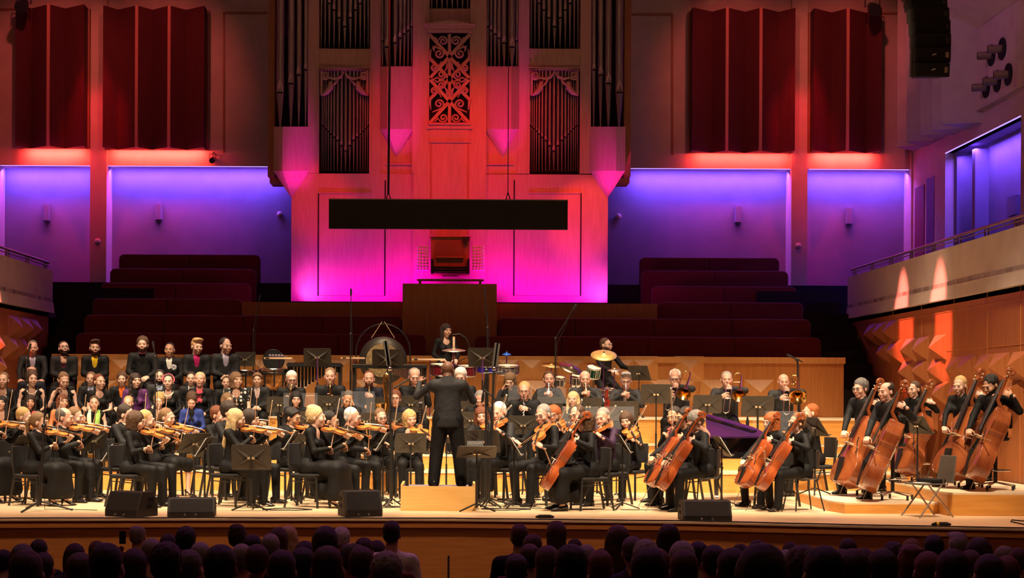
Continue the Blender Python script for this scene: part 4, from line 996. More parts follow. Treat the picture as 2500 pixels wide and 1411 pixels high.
EXTRAS = dict(tie=x_tie, flower=x_flower, scarf=x_scarf, band=x_band, neck=x_neck, pearl=x_pearl)
# =================================================================== instruments
def fiddle(name, L, wl, ww, wu, rib, neck, scroll, mat, endpin=0.0, slope=0.0, chin=False):
    root = empty(name); st = []
    ctrl = [(0, 0.0), (.015, .45 * wl), (.05, .78 * wl), (.12, .96 * wl), (.21, wl), (.31, .93 * wl), (.40, .74 * wl), (.44, .80 * ww / .56 * .62 if False else ww * 1.14), (.47, ww * 1.02), (.53, ww), (.60, ww * 1.04), (.645, ww * 1.2), (.66, wu * .86), (.74, wu * .98), (.80, wu), (.88, wu * (.93 - slope * .25)), (.94, wu * (.78 - slope * .4)), (.98, wu * (.50 - slope * .2)), (1.0, wu * .18)]
    cs = []
    for i in range(len(ctrl) - 1):
        p0, p1, p2, p3 = ctrl[max(i - 1, 0)], ctrl[i], ctrl[i + 1], ctrl[min(i + 2, len(ctrl) - 1)]
        for q in (0, .34, .67):
            cs.append((p1[0] + (p2[0] - p1[0]) * q, max(.002, .5 * (2 * p1[1] + (p2[1] - p0[1]) * q + (2 * p0[1] - 5 * p1[1] + 4 * p2[1] - p3[1]) * q * q + (3 * p1[1] - p0[1] - 3 * p2[1] + p3[1]) * q ** 3))))
    ctrl = cs + [ctrl[-1]]
    vs = []; fs = []; n = 12
    for t, w_ in ctrl:
        y = t * L; w_ = max(w_, .004); a = rib * .42 * min(1, w_ / wl * 1.6)
        for x, z in ((-w_, -rib), (-w_, rib), (-w_ * .86, rib + a * .25), (-w_ * .5, rib + a * .8), (0, rib + a), (w_ * .5, rib + a * .8), (w_ * .86, rib + a * .25), (w_, rib), (w_, -rib), (w_ * .5, -rib - a * .7), (0, -rib - a * .85), (-w_ * .5, -rib - a * .7)): vs.append((x, y, z))
    for i in range(len(ctrl) - 1):
        for k in range(n): fs.append((i * n + k, i * n + (k + 1) % n, (i + 1) * n + (k + 1) % n, (i + 1) * n + k))
    mb = MB(); mb.add(vs, fs, True); mb.add(vs[-n:], [tuple(range(n))])
    body = mb.build('body', mat, root)
    es = body.modifiers.new('edges', 'EDGE_SPLIT'); es.split_angle = R(50)
    top = rib * 1.42
    fbw = wl * .135; nz = rib * 1.5; bz = top + wl * .30
    # edge purfling lip
    for sg in (1, -1):
        MB().tube([(sg * w_ * 1.005, t * L, rib) for t, w_ in ctrl], wl * .022, 5).build('edge', mat, body)
    MB().add([(-fbw * .95, L * .63, top + wl * .12), (fbw * .95, L * .63, top + wl * .12), (fbw * .6, L + neck, nz), (-fbw * .6, L + neck, nz), (-fbw * .8, L * .63, top + wl * .20), (fbw * .8, L * .63, top + wl * .20), (fbw * .5, L + neck, nz + wl * .06), (-fbw * .5, L + neck, nz + wl * .06)],
        [(0, 1, 2, 3), (4, 7, 6, 5), (0, 4, 5, 1), (1, 5, 6, 2), (2, 6, 7, 3), (3, 7, 4, 0)]).build('fingerboard', M['ebony'], root)
    MB().tube([(0, L * .985, rib * .1), (0, L + neck * .25, nz - wl * .10), (0, L + neck, nz - wl * .05)], [fbw * .9, fbw * .62, fbw * .5], 8).build('neck', mat, root)
    sp = [(0, L + neck + scroll * .0, nz)]
    for i in range(22):
        t = i / 21; a = R(-70) + t * 2.1 * 2 * PI; rr = scroll * .30 * (1 - .72 * t); sp.append((0, L + neck + scroll * .66 + rr * math.sin(a) * .9, nz - scroll * .22 + rr * math.cos(a)))
    s = MB().bar((0, L + neck - .003, nz - wl * .04), (0, L + neck + scroll * .55, nz - scroll * .16), fbw * .95, fbw * 1.1).tube(sp[2:], [fbw * .42] * (len(sp) - 2), 8).build('scroll', mat, root)
    for i in range(4):
        y = L + neck + scroll * (.10 + .12 * i); sg = 1 if i % 2 else -1; MB().tube([(sg * fbw * .3, y, nz - scroll * .05), (sg * fbw * 1.5, y, nz - scroll * .06)], [fbw * .10, fbw * .12], 6).ball((sg * fbw * 1.7, y, nz - scroll * .06), fbw * .32, 8, 5, (.6, 1, .7)).build('peg', M['ebony'] if L < 1 else M['screw_gold'], s)
    br = MB().add([(-wl * .24, L * .545, top * .98), (wl * .24, L * .545, top * .98), (wl * .19, L * .55, bz - wl * .05), (0, L * .55, bz), (-wl * .19, L * .55, bz - wl * .05), (-wl * .24, L * .56, top * .98), (wl * .24, L * .56, top * .98), (wl * .19, L * .556, bz - wl * .05), (0, L * .556, bz), (-wl * .19, L * .556, bz - wl * .05)],
        [(0, 1, 2, 3, 4), (5, 9, 8, 7, 6), (0, 4, 9, 5), (1, 6, 7, 2), (2, 7, 8, 3), (3, 8, 9, 4)]).build('bridge', M['nosing'], root)
    MB().add([(-wl * .10, .01, top * .95), (wl * .10, .01, top * .95), (wl * .22, L * .34, top + wl * .12), (-wl * .22, L * .34, top + wl * .12), (-wl * .08, .01, top * 1.1), (wl * .08, .01, top * 1.1), (wl * .18, L * .34, top + wl * .2), (-wl * .18, L * .34, top + wl * .2)],
        [(0, 3, 2, 1), (4, 5, 6, 7), (0, 1, 5, 4), (1, 2, 6, 5), (2, 3, 7, 6), (3, 0, 4, 7)]).build('tailpiece', M['ebony'], root)
    sm = MB()
    for i in range(4):
        x = (i - 1.5) / 1.5; sm.tube([(x * wl * .13, L * .33, top + wl * .2), (x * wl * .16, L * .553, bz - abs(x) * wl * .045), (x * fbw * .4, L + neck, nz + wl * .07)], max(.0011, wl * .006), 4, False)
    sm.build('strings', M['chrome'], root)
    for sg in (-1, 1):
        pts = []
        for i in range(9):
            t = i / 8; pts.append((sg * (wl * .50 - wl * .13 * (t - .5) * 2 * 1.1 + wl * .06 * math.sin(t * 2 * PI)), L * (.43 + .235 * t), top * .93 + wl * .0))
        MB().tube(pts, [wl * .035] + [wl * .022] * 7 + [wl * .035], 6).build('sound_hole', M['hole'], body)
    if chin: MB().ball((-wl * .45, .03, rib * 1.9), .04, 10, 6, (1, .8, .28)).build('chin_rest', M['ebony'], root)
    if endpin:
        MB().tube([(0, .01, 0), (0, -endpin, 0)], max(.004, wl * .02), 6).build('endpin', M['chrome'], root)
    return root
def mk_bow(L, thick):
    root = empty('bow')
    MB().tube([(0, -.02, 0), (0, L * .5, -.008), (0, L * .97, 0), (0, L, -.006)], [thick * 1.2, thick, thick * .8, thick * .7], 6).build('stick', M['bow'], root)
    MB().tube([(0, .03, -.022), (0, L * .985, -.018)], thick * .5, 4).build('bow_hair', M['bowhair'], root)
    MB().box(-.007, .007, -.02, .045, -.026, 0).build('frog', M['ebony'], root); MB().add([(0, L * .96, 0), (0, L, 0), (0, L * .99, -.024), (.004, L * .96, 0), (.004, L, 0), (.004, L * .99, -.024)], [(0, 1, 2), (5, 4, 3), (0, 3, 4, 1), (1, 4, 5, 2), (2, 5, 3, 0)]).build('tip', M['bowhair'], root)
    return root
PROTO = {'violin': fiddle('violin', .356, .104, .056, .083, .017, .13, .10, M['violin'], chin=True), 'violin_red': fiddle('violin', .356, .104, .056, .083, .017, .13, .10, M['violin2'], chin=True),
         'viola': fiddle('viola', .41, .121, .066, .095, .020, .15, .115, M['violin'], chin=True), 'cello': fiddle('cello', .755, .220, .118, .172, .058, .28, .20, M['cello'], .40),
         'bass': fiddle('double_bass', 1.08, .325, .180, .245, .105, .40, .22, M['bass'], .165, slope=.9), 'bow': mk_bow(.74, .0048), 'bassbow': mk_bow(.70, .0065)}
USED = set()
def take(kind, mat4, label, cat, group):
    p = PROTO[kind]
    if kind not in USED: USED.add(kind); o = p
    else: o = copy_tree(p)
    o.matrix_basis = mat4; tag(o, label, cat, group); return o
def frame4(x, y, z, t):
    m = Matrix.Identity(4)
    for i in range(3): m[i][0], m[i][1], m[i][2], m[i][3] = x[i], y[i], z[i], t[i]
    return m
def k_violin(J):
    va, vd, phi, bs = R(J.get('va', 38)), R(J.get('vd', 6)), R(J.get('phi', 52)), J.get('bs', .30); kind = J.get('kind', 'violin'); big = 1.15 if kind == 'viola' else 1.0
    B = J['Nk'] + npv(.055, -.055, .015); dv = unit((math.sin(va), -math.cos(va), -math.tan(vd))); rt = npv(-math.cos(va), -math.sin(va), 0)
    n = unit(npv(0, 0, 1) * math.cos(R(J.get('vr', 22))) + rt * math.sin(R(J.get('vr', 22)))); n = unit(n - dv * (n @ dv)); x = np.cross(dv, n)
    Lw = B + dv * .40 * big - n * .075 - rt * .03
    c = B + dv * .20 * big + n * .05; b = unit(-rt * math.cos(phi) + n * math.sin(phi) * .9 + npv(0, 0, .25 * math.sin(phi))); fr = c - b * bs
    Rw = fr + rt * .085 + npv(0, .0, .035) - dv * .03
    def make(W):
        take(kind, W @ frame4(x, dv, n, B), J['ilabel'], 'viola' if kind == 'viola' else 'violin', 'violas' if kind == 'viola' else 'violins')
        if J.get('blabel'): z = unit(n - b * (n @ b)); take('bow', W @ frame4(np.cross(b, z), b, z, fr), J['blabel'], 'bow', 'bows')
    return dict(L=Lw, R=Rw, HD=[(unit(n * .75 + rt * .45 + dv * .15), rt), (unit(fr - Rw), npv(-.2, 0, -1))], hp=['curl', 'grip'], pole=[npv(.35, .1, -1), npv(-.8, .25, -.7)], make=make)
def k_cello(J):
    E = npv(J.get('ex', .03), J.get('ey', -.86), .0); Q = npv(.115, J.get('qy', -.10), J.get('qz', 1.18)); dv = unit(Q - E); n = unit(npv(J.get('nx', -.25), -1, .3)); n = unit(n - dv * (n @ dv)); x = np.cross(dv, n)
    o = E + dv * .36; ln = .36 + .755 + J.get('lh', .03); Lw = E + dv * ln + n * .02 + npv(.085, .03, -.02); c = o + dv * .34 + n * .13
    b = unit((1, J.get('by', -.25), J.get('bz', .28))); fr = c - b * J.get('bs', .28); Rw = fr + npv(-.06, .05, .06)
    def make(W):
        take('cello', W @ frame4(x, dv, n, o), J['ilabel'], 'cello', 'cellos')
        if J.get('blabel'): z = unit(n - b * (n @ b)); take('bassbow', W @ frame4(np.cross(b, z), b, z, fr), J['blabel'], 'bow', 'bows')
    return dict(L=Lw, R=Rw, HD=[(unit(npv(-.9, -.25, .25)), unit(-n + npv(0, 0, -.2)) * -1 if False else unit(npv(-.2, .9, -.4))), (unit(fr - Rw), npv(0, .2, -1))], hp=['curl', 'grip'], pole=[npv(.9, .1, -.5), npv(-.8, .3, -.5)], make=make)
def k_bass(J):
    E = npv(J.get('ex', .14), J.get('ey', -.68), .0); Q = npv(J.get('qx', .35), J.get('qy', .09), 1.64); dv = unit(Q - E); n = unit(npv(J.get('nx', -.40), -1, .2)); n = unit(n - dv * (n @ dv)); x = np.cross(dv, n)
    o = E + dv * .17; Lw = E + dv * (.17 + 1.12 + J.get('lh', .20)) + n * .03 + npv(.075, -.02, -.02); c = o + dv * .58 + n * .22
    b = unit((1, J.get('by', -.5), J.get('bz', -.1))); fr = c - b * J.get('bs', .22); Rw = fr + npv(-.05, .06, .05)
    def make(W):
        take('bass', W @ frame4(x, dv, n, o), J['ilabel'], 'double bass', 'double basses')
        if J.get('blabel'): z = unit(n - b * (n @ b)); take('bassbow', W @ frame4(np.cross(b, z), b, z, fr), J['blabel'], 'bow', 'bows')
    return dict(L=Lw, R=Rw, HD=[(unit(npv(-.75, -.35, .35)), unit(npv(-.3, .8, -.4))), (unit(fr - Rw), npv(0, .2, -1))], hp=['curl', 'grip'], pole=[npv(.9, .1, -.4), npv(-.8, .3, -.4)], make=make)
def setm(o, W): o.matrix_basis = W; return o
def k_reed(J):      # clarinet or straight soprano saxophone
    m = J['H'] + npv(0, -.118, -.062); d = unit((J.get('dx', 0), -.36, -.92)); Ln = J.get('len', .60); brass = J.get('brass', False)
    def make(W):
        o = empty('soprano_saxophone' if brass else 'clarinet'); tag(o, J['ilabel'], 'saxophone' if brass else 'clarinet')
        p = lambda t: Vector(m + d * t)
        MB().tube([p(-.02), p(.06)], [.008, .012], 8).build('mouthpiece', M['ebony'], o)
        MB().tube([p(.06), p(.12), p(Ln * .8), p(Ln * .93), p(Ln)], [.012, .014, .017 if not brass else .024, .024 if not brass else .034, .036 if not brass else .05], 10).build('tube', M['brass'] if brass else M['ebony'], o)
        for k in range(8):
            q = p(.14 + k * (Ln * .085)) + Vector((0, -.016, .012)); MB().lathe([(.010, -.004), (.010, .004)], 8, Matrix.Translation(q) @ Matrix.Rotation(R(60), 4, 'X')).build('key', M['silver'], o)
        MB().tube([p(.12) + Vector((.012, -.012, 0)), p(Ln * .75) + Vector((.016, -.012, 0))], .003, 5).build('key_rod', M['silver'], o)
        setm(o, W)
    return dict(L=m + d * Ln * .36 + npv(.06, .05, -.01), R=m + d * Ln * .66 + npv(-.06, .05, -.01), HD=[(unit((-.7, -.7, .2)), npv(-.3, .6, -.5)), (unit((.7, -.7, .2)), npv(.3, .6, -.5))], hp=['curl', 'curl'], make=make)
def k_sax(J):
    m = J['H'] + npv(0, -.118, -.062); sd = J.get('sd', -1); k = J.get('size', 1.0); nm = J.get('nm', 'alto_saxophone')
    path = [m, m + npv(0, -.05, .005), m + npv(sd * .02, -.10, -.03), m + npv(sd * .04, -.11, -.12), m + npv(sd * .07, -.10, -.34 * k), m + npv(sd * .10, -.08, -.60 * k), m + npv(sd * .11, -.11, -.67 * k), m + npv(sd * .11, -.17, -.64 * k), m + npv(sd * .11, -.21, -.50 * k), m + npv(sd * .11, -.26, -.36 * k)]
    rs = [.008, .009, .012, .016, .024, .034, .038, .042, .052, .085]
    def make(W):
        o = empty(nm); tag(o, J['ilabel'], 'saxophone')
        MB().tube(path[:2], rs[:2], 8).build('mouthpiece', M['ebony'], o); MB().tube(path[1:4], rs[1:4], 8, False).build('crook', M['brass'], o)
        b = MB().tube(path[3:], rs[3:], 12, False).build('body', M['brass'], o); MB().tube(path[-2:], [.045, .08], 12).build('bell_inside', M['hole'], b)
        for i in range(7):
            t = i / 6; q = Vector(path[4] * (1 - t) + path[5] * t) + Vector((0, -.035, 0)); MB().lathe([(.016, -.004), (.016, .006)], 8, Matrix.Translation(q) @ Matrix.Rotation(R(80), 4, 'X')).build('key', M['brass'], o)
        MB().tube([Vector(path[4]) + Vector((.025, -.02, 0)), Vector(path[5]) + Vector((.03, -.02, 0))], .004, 5).build('key_rod', M['brass'], o); setm(o, W)
    return dict(L=path[4] + npv(.05, .02, .05), R=path[5] + npv(-.06, .03, .08), HD=[(unit((-.7, -.6, .1)), npv(-.4, .6, 0)), (unit((.6, -.7, .1)), npv(.4, .6, 0))], hp=['curl', 'curl'], make=make)
def k_trumpet(J):
    m = J['H'] + npv(0, -.12, -.062); d = unit((J.get('dx', .0), -.75, -J.get('dn', .62))); up = unit(npv(0, 0, 1) - d * d[2]); sx = np.cross(d, up); mt = M[J.get('metal', 'brass')]
    def make(W):
        o = empty('trumpet'); tag(o, J['ilabel'], 'trumpet'); p = lambda t, v=0, s=0: Vector(m + d * t + up * v + sx * s)
        MB().tube([p(0), p(.012), p(.06), p(.09)], [.014, .013, .006, .006], 8).build('mouthpiece', mt, o)
        MB().tube([p(.08), p(.40), p(.43, -.03), p(.40, -.06), p(.12, -.06)], .006, 8).build('lead_pipe', mt, o)
        b = MB().tube([p(.12, -.06, .03), p(.09, -.035, .03), p(.12, 0, .03), p(.35, 0, .03), p(.44, 0, .03), p(.48, 0, .03)], [.006, .006, .007, .014, .032, .062], 14, False).build('bell', mt, o)
        MB().tube([p(.40, 0, .03), p(.476, 0, .03)], [.01, .058], 14).build('bell_inside', M['hole'] if J.get('metal') != 'silver' else M['nozzle'], b)
        for i in range(3): v = MB().tube([p(.19 + .035 * i, -.085), p(.19 + .035 * i, .055)], .010, 8).build('valve', mt, o); MB().tube([p(.19 + .035 * i, .055), p(.19 + .035 * i, .075)], .006, 6).build('valve_cap', M['silver'], v)
        setm(o, W)
    return dict(L=m + d * .20 - up * .03 + npv(.055, .06, -.02), R=m + d * .22 + up * .045 + npv(-.06, .07, -.03), HD=[(unit((-.5, -.8, .1)), npv(-.8, .2, 0)), (unit((.5, -.8, .2)), npv(.6, .1, -.6))], hp=['grip', 'curl'], pole=[npv(.9, .2, -.6), npv(-.9, .2, -.6)], make=make)
def k_trombone(J):
    m = J['H'] + npv(-.005, -.12, -.062); d = unit((J.get('dx', -.12), -.82, -J.get('dn', .55))); up = unit(npv(0, 0, 1) - d * d[2]); sx = np.cross(up, d) * -1; sl = J.get('slide', .85); mt = M['brass']
    sx = sx if sx[0] > 0 else -sx
    def make(W):
        o = empty('trombone'); tag(o, J['ilabel'], 'trombone'); p = lambda t, s=0, v=0: Vector(m + d * t + sx * s + up * v)
        MB().tube([p(0), p(.02), p(.09)], [.018, .016, .007], 8).build('mouthpiece', M['silver'], o)
        MB().tube([p(.08), p(sl), p(sl + .05, .045), p(sl, .09), p(.10, .09)], .0085, 8).build('slide', M['silver'], o)
        MB().tube([p(.13, -.01), p(.13, .10)], .008, 6).build('slide_brace', M['silver'], o); MB().tube([p(.42, -.01), p(.42, .10)], .008, 6).build('slide_brace', M['silver'], o)
        b = MB().tube([p(.10, .09), p(-.22, .10), p(-.30, .13, .01), p(-.30, .19, .01), p(-.22, .22), p(.05, .22), p(.22, .22), p(.30, .22), p(.35, .22)], [.009, .010, .011, .012, .013, .020, .040, .070, J.get('bell', .112)], 16, False).build('bell', mt, o)
        MB().tube([p(.17, .22), p(.20, .22)], [.022, .025], 12).build('bell_throat', M['hole'], b)
        MB().tube([p(-.05, .10), p(-.05, .22)], .007, 6).build('bell_brace', mt, o)
        if J.get('valves'):
            for k in range(3): MB().tube([p(-.22 + .05 * k, .13 + .03 * k), p(-.02, .14 + .02 * k, .04), p(.06, .16, .05), p(-.10 + .03 * k, .2, .03)], .009, 8).build('valve_loop', mt, o)
        setm(o, W)
    return dict(L=m + d * .06 + sx * .06 + npv(.02, .08, -.03), R=m + d * J.get('grip', .36) + npv(-.05, .06, 0), HD=[(unit((-.4, -.9, .2)), npv(-.7, .1, -.3)), (unit((.5, -.7, 0)), npv(.3, .5, -.2))], hp=['grip', 'curl'], pole=[npv(.9, .2, -.3), npv(-.8, .3, -.6)], make=make)
KITS.update(violin=k_violin, cello=k_cello, bass=k_bass, reed=k_reed, sax=k_sax, trumpet=k_trumpet, trombone=k_trombone)

# =================================================================== chairs, stands
def mk_chair():
    root = empty('orchestra_chair'); bs = M['blacksteel']
    s = MB().prism([(-.20, .20), (.20, .20), (.225, -.18), (.16, -.225), (-.16, -.225), (-.225, -.18)], 'z', .42, .458).build('seat', M['chairpad'], root, .012)
    MB().box(-.21, .21, -.2, .2, .40, .42).build('seat_frame', bs, root)
    pr = []
    for i in range(7): t = i / 6 * 2 - 1; pr.append((t * .21, .235 - .03 * t * t))
    MB().prism(pr + [(x, y + .025) for x, y in pr[::-1]], 'z', .56, .86).build('backrest', M['chairpad'], root, .01)
    for sx in (-1, 1):
        MB().bar((sx * .20, -.19, .42), (sx * .215, -.215, 0), .026).build('leg', bs, root)
        MB().bar((sx * .19, .19, .42), (sx * .205, .27, 0), .026).build('leg', bs, root); MB().bar((sx * .19, .19, .42), (sx * .195, .235, .82), .022, .03).build('back_post', bs, root)
    MB().bar((-.2, -.2, .34), (-.19, .2, .36), .014).build('stretcher', bs, root); MB().bar((.2, -.2, .34), (.19, .2, .36), .014).build('stretcher', bs, root)
    return root
PROTO['chair'] = mk_chair()
def mk_pchair():      # round-seated plastic chair of the cellists
    root = empty('shell_chair'); bs = M['blacksteel']
    MB().lathe([(.001, .44), (.17, .435), (.20, .455), (.19, .462), (.001, .455)], 18).build('seat', pm('shell_plastic', (.03, .028, .026), .35), root)
    pr = [(.20 * math.sin(R(a)), .02 + .20 * math.cos(R(a))) for a in range(-60, 61, 15)]
    MB().prism(pr + [(x * .9, y - .018) for x, y in pr[::-1]], 'z', .58, .84).build('backrest', pm('shell_plastic', (.03, .028, .026), .35), root, .01)
    for sx in (-1, 1):
        MB().tube([(sx * .13, -.15, .44), (sx * .20, -.21, 0)], .010, 6).build('leg', bs, root); MB().tube([(sx * .13, .13, .44), (sx * .20, .22, 0)], .010, 6).build('leg', bs, root)
        MB().tube([(sx * .15, .14, .42), (sx * .155, .20, .60)], .010, 6).build('back_post', bs, root)
    MB().tube([(-.16, -.18, .25), (.16, -.18, .25)], .008, 6).build('stretcher', bs, root)
    return root
PROTO['shell'] = mk_pchair()
def mk_stool():
    root = empty('bass_stool'); bs = M['blacksteel']
    MB().lathe([(.001, .74), (.17, .735), (.19, .76), (.18, .785), (.001, .79)], 20).build('seat', M['chairpad'], root)
    MB().tube([(0, 0, .10), (0, 0, .74)], .028, 10).build('column', bs, root)
    pr = [(.20 * math.sin(R(a)), .04 + .20 * math.cos(R(a))) for a in range(-70, 71, 14)]
    MB().prism(pr + [(x * .86, y - .03) for x, y in pr[::-1]], 'z', .92, 1.16).build('backrest', M['chairpad'], root, .012)
    MB().bar((0, .10, .74), (0, .24, 1.0), .05, .012).build('back_post', bs, root)
    for k in range(5):
        a = 2 * PI * k / 5; l = MB().tube([(0, 0, .11), (.16 * math.cos(a), .16 * math.sin(a), .085), (.30 * math.cos(a), .30 * math.sin(a), .065)], [.022, .020, .014], 8, flat=.6).build('base_leg', M['chrome'], root)
        MB().tube([(.30 * math.cos(a), .30 * math.sin(a), .065), (.30 * math.cos(a), .30 * math.sin(a), 0)], .018, 8).build('foot', bs, l)
    MB().lathe([(.21, .28), (.225, .29), (.21, .30)], 20, cap=False).build('foot_ring', M['chrome'], root)
    return root
PROTO['stool'] = mk_stool()
def mk_stand():
    root = empty('music_stand'); st = M['stand']       # origin at the desk's lower third, back of the desk faces -Y
    d = empty('desk'); d.parent = root
    w2, hh = .255, .335
    dk = MB().prism([(-w2, .02), (-w2 + .02, 0), (w2 - .02, 0), (w2, .02), (w2 - .005, hh - .02), (w2 - .025, hh), (-w2 + .025, hh), (-w2 + .005, hh - .02)], 'y', 0, .006).build('desk', st)
    bpy.data.objects.remove(d); dk.parent = root; dk.matrix_basis = Matrix.Translation((0, 0, -.12)) @ Matrix.Rotation(R(20), 4, 'X')
    for sx in (-1, 1):
        for z0, z1 in ((.175, .30), (.155, .035)):
            MB().add([(sx * .03, 0, z0 + .018), (sx * .03, 0, z0 - .018), (sx * .21, 0, z1), (sx * .06, -.022, z0)], [(0, 3, 2), (3, 1, 2), (0, 1, 3)]).build('emboss', st, dk)
        MB().box(sx * .028 - .017, sx * .028 + .017, -.03, -.008, .150, .178).build('clip', M['screw_gold'], dk)
    MB().box(-w2 + .01, w2 - .01, .006, .055, 0, .006).build('lip', st, dk)
    return root, dk
_st, _dk = mk_stand()
def stand_at(px, py, Y, floor, yaw, label, w=None, tilt=20, paper=None, rod=None, group='music stands'):
    o = copy_tree(_st); p = at(px, py, Y); k = max(.85, min(1.12, w * Y / FPX / .51)) if w else 1.0
    dk = [c for c in o.children][0]; hgt = (p.z - floor) / k; ct, sn = math.cos(R(tilt)), math.sin(R(tilt))
    o.matrix_basis = Matrix.Translation((p.x, Y, floor)) @ Matrix.Rotation(R(yaw), 4, 'Z') @ Matrix.Scale(k, 4)
    dk.matrix_basis = Matrix.Translation((0, .165 * sn, hgt - .165 * ct)) @ Matrix.Rotation(R(tilt), 4, 'X')
    top_ = dk.matrix_basis @ Vector((0, -.012, .163))
    MB().tube([(0, top_.y, top_.z), (0, .0, top_.z - .05), (0, 0, .50)], .010, 8).build('inner_tube', M['purplerod'] if rod else M['blacksteel'], o); MB().tube([(0, 0, .62 if hgt > .75 else .4), (0, 0, .05)], .016, 8).build('pole', M['blacksteel'], o)
    for a in (90, 210, 330):
        c, s = math.cos(R(a)), math.sin(R(a)); lg = .19 if floor > .2 else .26; MB().bar((0, 0, .10), (lg * c, lg * s, .008), .022, .016).build('base_leg', M['blacksteel'], o)
    tag(o, label, 'music stand', group)
    if paper:
        W = o.matrix_basis @ dk.matrix_basis
        s = MB(); wd = .235 if paper == 'wide' else .22
        for sg in (-1, 1): s.add([(0, .014, .012), (sg * wd, .010, .012), (sg * wd, .010, .315), (0, .014, .315), (0, .017, .012), (sg * wd, .018, .012), (sg * wd, .018, .315), (0, .017, .315)], [(0, 1, 2, 3), (7, 6, 5, 4), (0, 3, 7, 4), (1, 5, 6, 2), (3, 2, 6, 7), (0, 4, 5, 1)])
        q = s.build('sheet_music', M['paper']); q.matrix_basis = W; tag(q, 'white sheet music on the stand ' + label.replace('black music stand ', ''), 'sheet music', 'sheet music on the stands')
    return o
# =================================================================== podium, monitors, microphones, percussion, piano
def vis(mb, name, mat, par): return mb.build(name, mat, par)
a, b = ground(978, 1247), ground(1161, 1248); YP = a.y; hp_ = .31
POD = empty('podium', ((a.x + b.x) / 2, YP, 0)); tag(POD, 'light wooden conductor podium with dark carpet top', 'podium'); hw = (b.x - a.x) / 2
MB().box(-hw, hw, 0, .03, 0, hp_ + .03).build('front_board', M['podium'], POD)
for sx in (-1, 1): MB().box(sx * hw - .015 * (1 + sx), sx * hw + .015 * (1 - sx), .03, .95, 0, hp_ + .05).build('side_board', M['podium'], POD)
MB().box(-hw + .03, hw - .03, .03, .95, .02, hp_).build('carpet_top', M['purplecarpet'], POD)
for sx in (-1, 1): MB().box(sx * (hw - .07) - .025, sx * (hw - .07) + .025, .5, .55, hp_, hp_ + .24).build('rail_socket', M['black'], POD)
def monitor(x0, x1, yb, yt, yaw, label):
    g = ground((x0 + x1) / 2, yb); wd = (x1 - x0) * g.y / FPX; h = (yb - yt) * g.y / FPX
    o = empty('stage_monitor', g, R(yaw)); tag(o, label, 'loudspeaker', 'wedge monitors on the stage edge')
    k = h / .36; w2 = wd / 2 - .02
    prof = [(.0, .0), (.0, .10 * k), (.10, .36 * k), (.32, .36 * k), (.42, .14 * k), (.42, 0)]
    MB().prism(prof, 'x', -w2, w2).build('cabinet', M['speakerbox'], o, .012)
    MB().add([(-w2 + .03, -.006, .015), (w2 - .03, -.006, .015), (w2 - .03, -.006, .10 * k), (-w2 + .03, -.006, .10 * k), (w2 - .03, .092, .345 * k), (-w2 + .03, .092, .345 * k)], [(0, 1, 2, 3), (3, 2, 4, 5)]).build('grille', M['speaker'], o)
    for sx in (-1, 1):
        for z in (.12, .22): MB().box(sx * w2 - .004, sx * w2 + .004, .14 + z * .3, .26 + z * .3, z * k, (z + .055) * k).build('handle_slot', M['hole'], o)
    for x in (-.08, .06): MB().tube([(x, -.03, .02), (x, .02, .05)], .014, 6).build('plug', M['stand'], o)
monitor(240, 350, 1262, 1201, -28, 'black wedge monitor on the stage edge beside the tripod microphone stand')
monitor(405, 528, 1262, 1217, 6, 'black wedge monitor on the stage edge before the violinists, square to the hall')
monitor(838, 940, 1262, 1199, 18, 'black wedge monitor on the stage edge beside the podium')
monitor(1664, 1792, 1273, 1223, 2, 'black wedge monitor on the stage edge in front of the cellists')

def micstand(base, pts, label, r=.011, tripod=.32, mic=True, shock=False):
    base = Vector(base); o = empty('microphone_stand', base); tag(o, label, 'microphone stand', 'microphone stands')
    P = [Vector(p) - base for p in pts]
    MB().tube([(0, 0, .08)] + P[:1], r * 1.25, 8).build('pole', M['blacksteel'], o)
    MB().tube([(0, 0, .12), (0, 0, P[0].z * .55)], r * 1.8, 8).build('lower_tube', M['blacksteel'], o)
    if len(P) > 1:
        bm_ = MB().tube(P, r * .8, 6).build('boom', M['blacksteel'], o); MB().ball(P[0], r * 2.6, 8, 6).build('clutch', M['blacksteel'], bm_)
    if mic:
        q = P[-1]; d = (P[-1] - (P[-2] if len(P) > 1 else Vector((0, 0, 0)))).normalized(); m_ = MB().tube([q, q + d * .06, q + d * .13], [.016, .020, .018], 8).build('microphone', M['black'], o)
        if shock: MB().tube([q + Vector((.03 * math.cos(t), .03 * math.sin(t), .02)) for t in np.linspace(0, 2 * PI, 11)], .005, 5).build('shock_mount', M['black'], m_)
    if tripod:
        for k in range(3):
            t = R(90 + 120 * k + 40); l = MB().tube([(0, 0, .13), (tripod * math.cos(t), tripod * math.sin(t), .012)], r * .95, 6).build('tripod_leg', M['blacksteel'], o); MB().ball((tripod * math.cos(t), tripod * math.sin(t), .014), .016, 8, 5).build('rubber_foot', M['black'], l)
    else: MB().lathe([(.16, 0), (.16, .015), (.03, .04)], 16).build('base_plate', M['blacksteel'], o)
    cb = MB().tube([P[-1] + Vector((.0, .01, 0)), P[0] + Vector((.03, .02, -.1)), (.03, .02, .6), (.05, .05, .02), (.4, .2, .006), (.75, .1, .006)], .0045, 5).build('cable', M['blackmatte'], o)
    return o
g = ground(98, 1247); micstand(g, [at(107, 1040, g.y), at(110, 992, g.y)], 'tall black tripod microphone stand at the stage edge before the first violins', .014, .42, True, True)
micstand(Vector((at(63, 900, 26.1).x, 26.1, 0)), [at(65, 875, 26.1), at(70, 857, 26.1)], 'thin microphone stand before the singer with the lavender shirt', .009, .25)
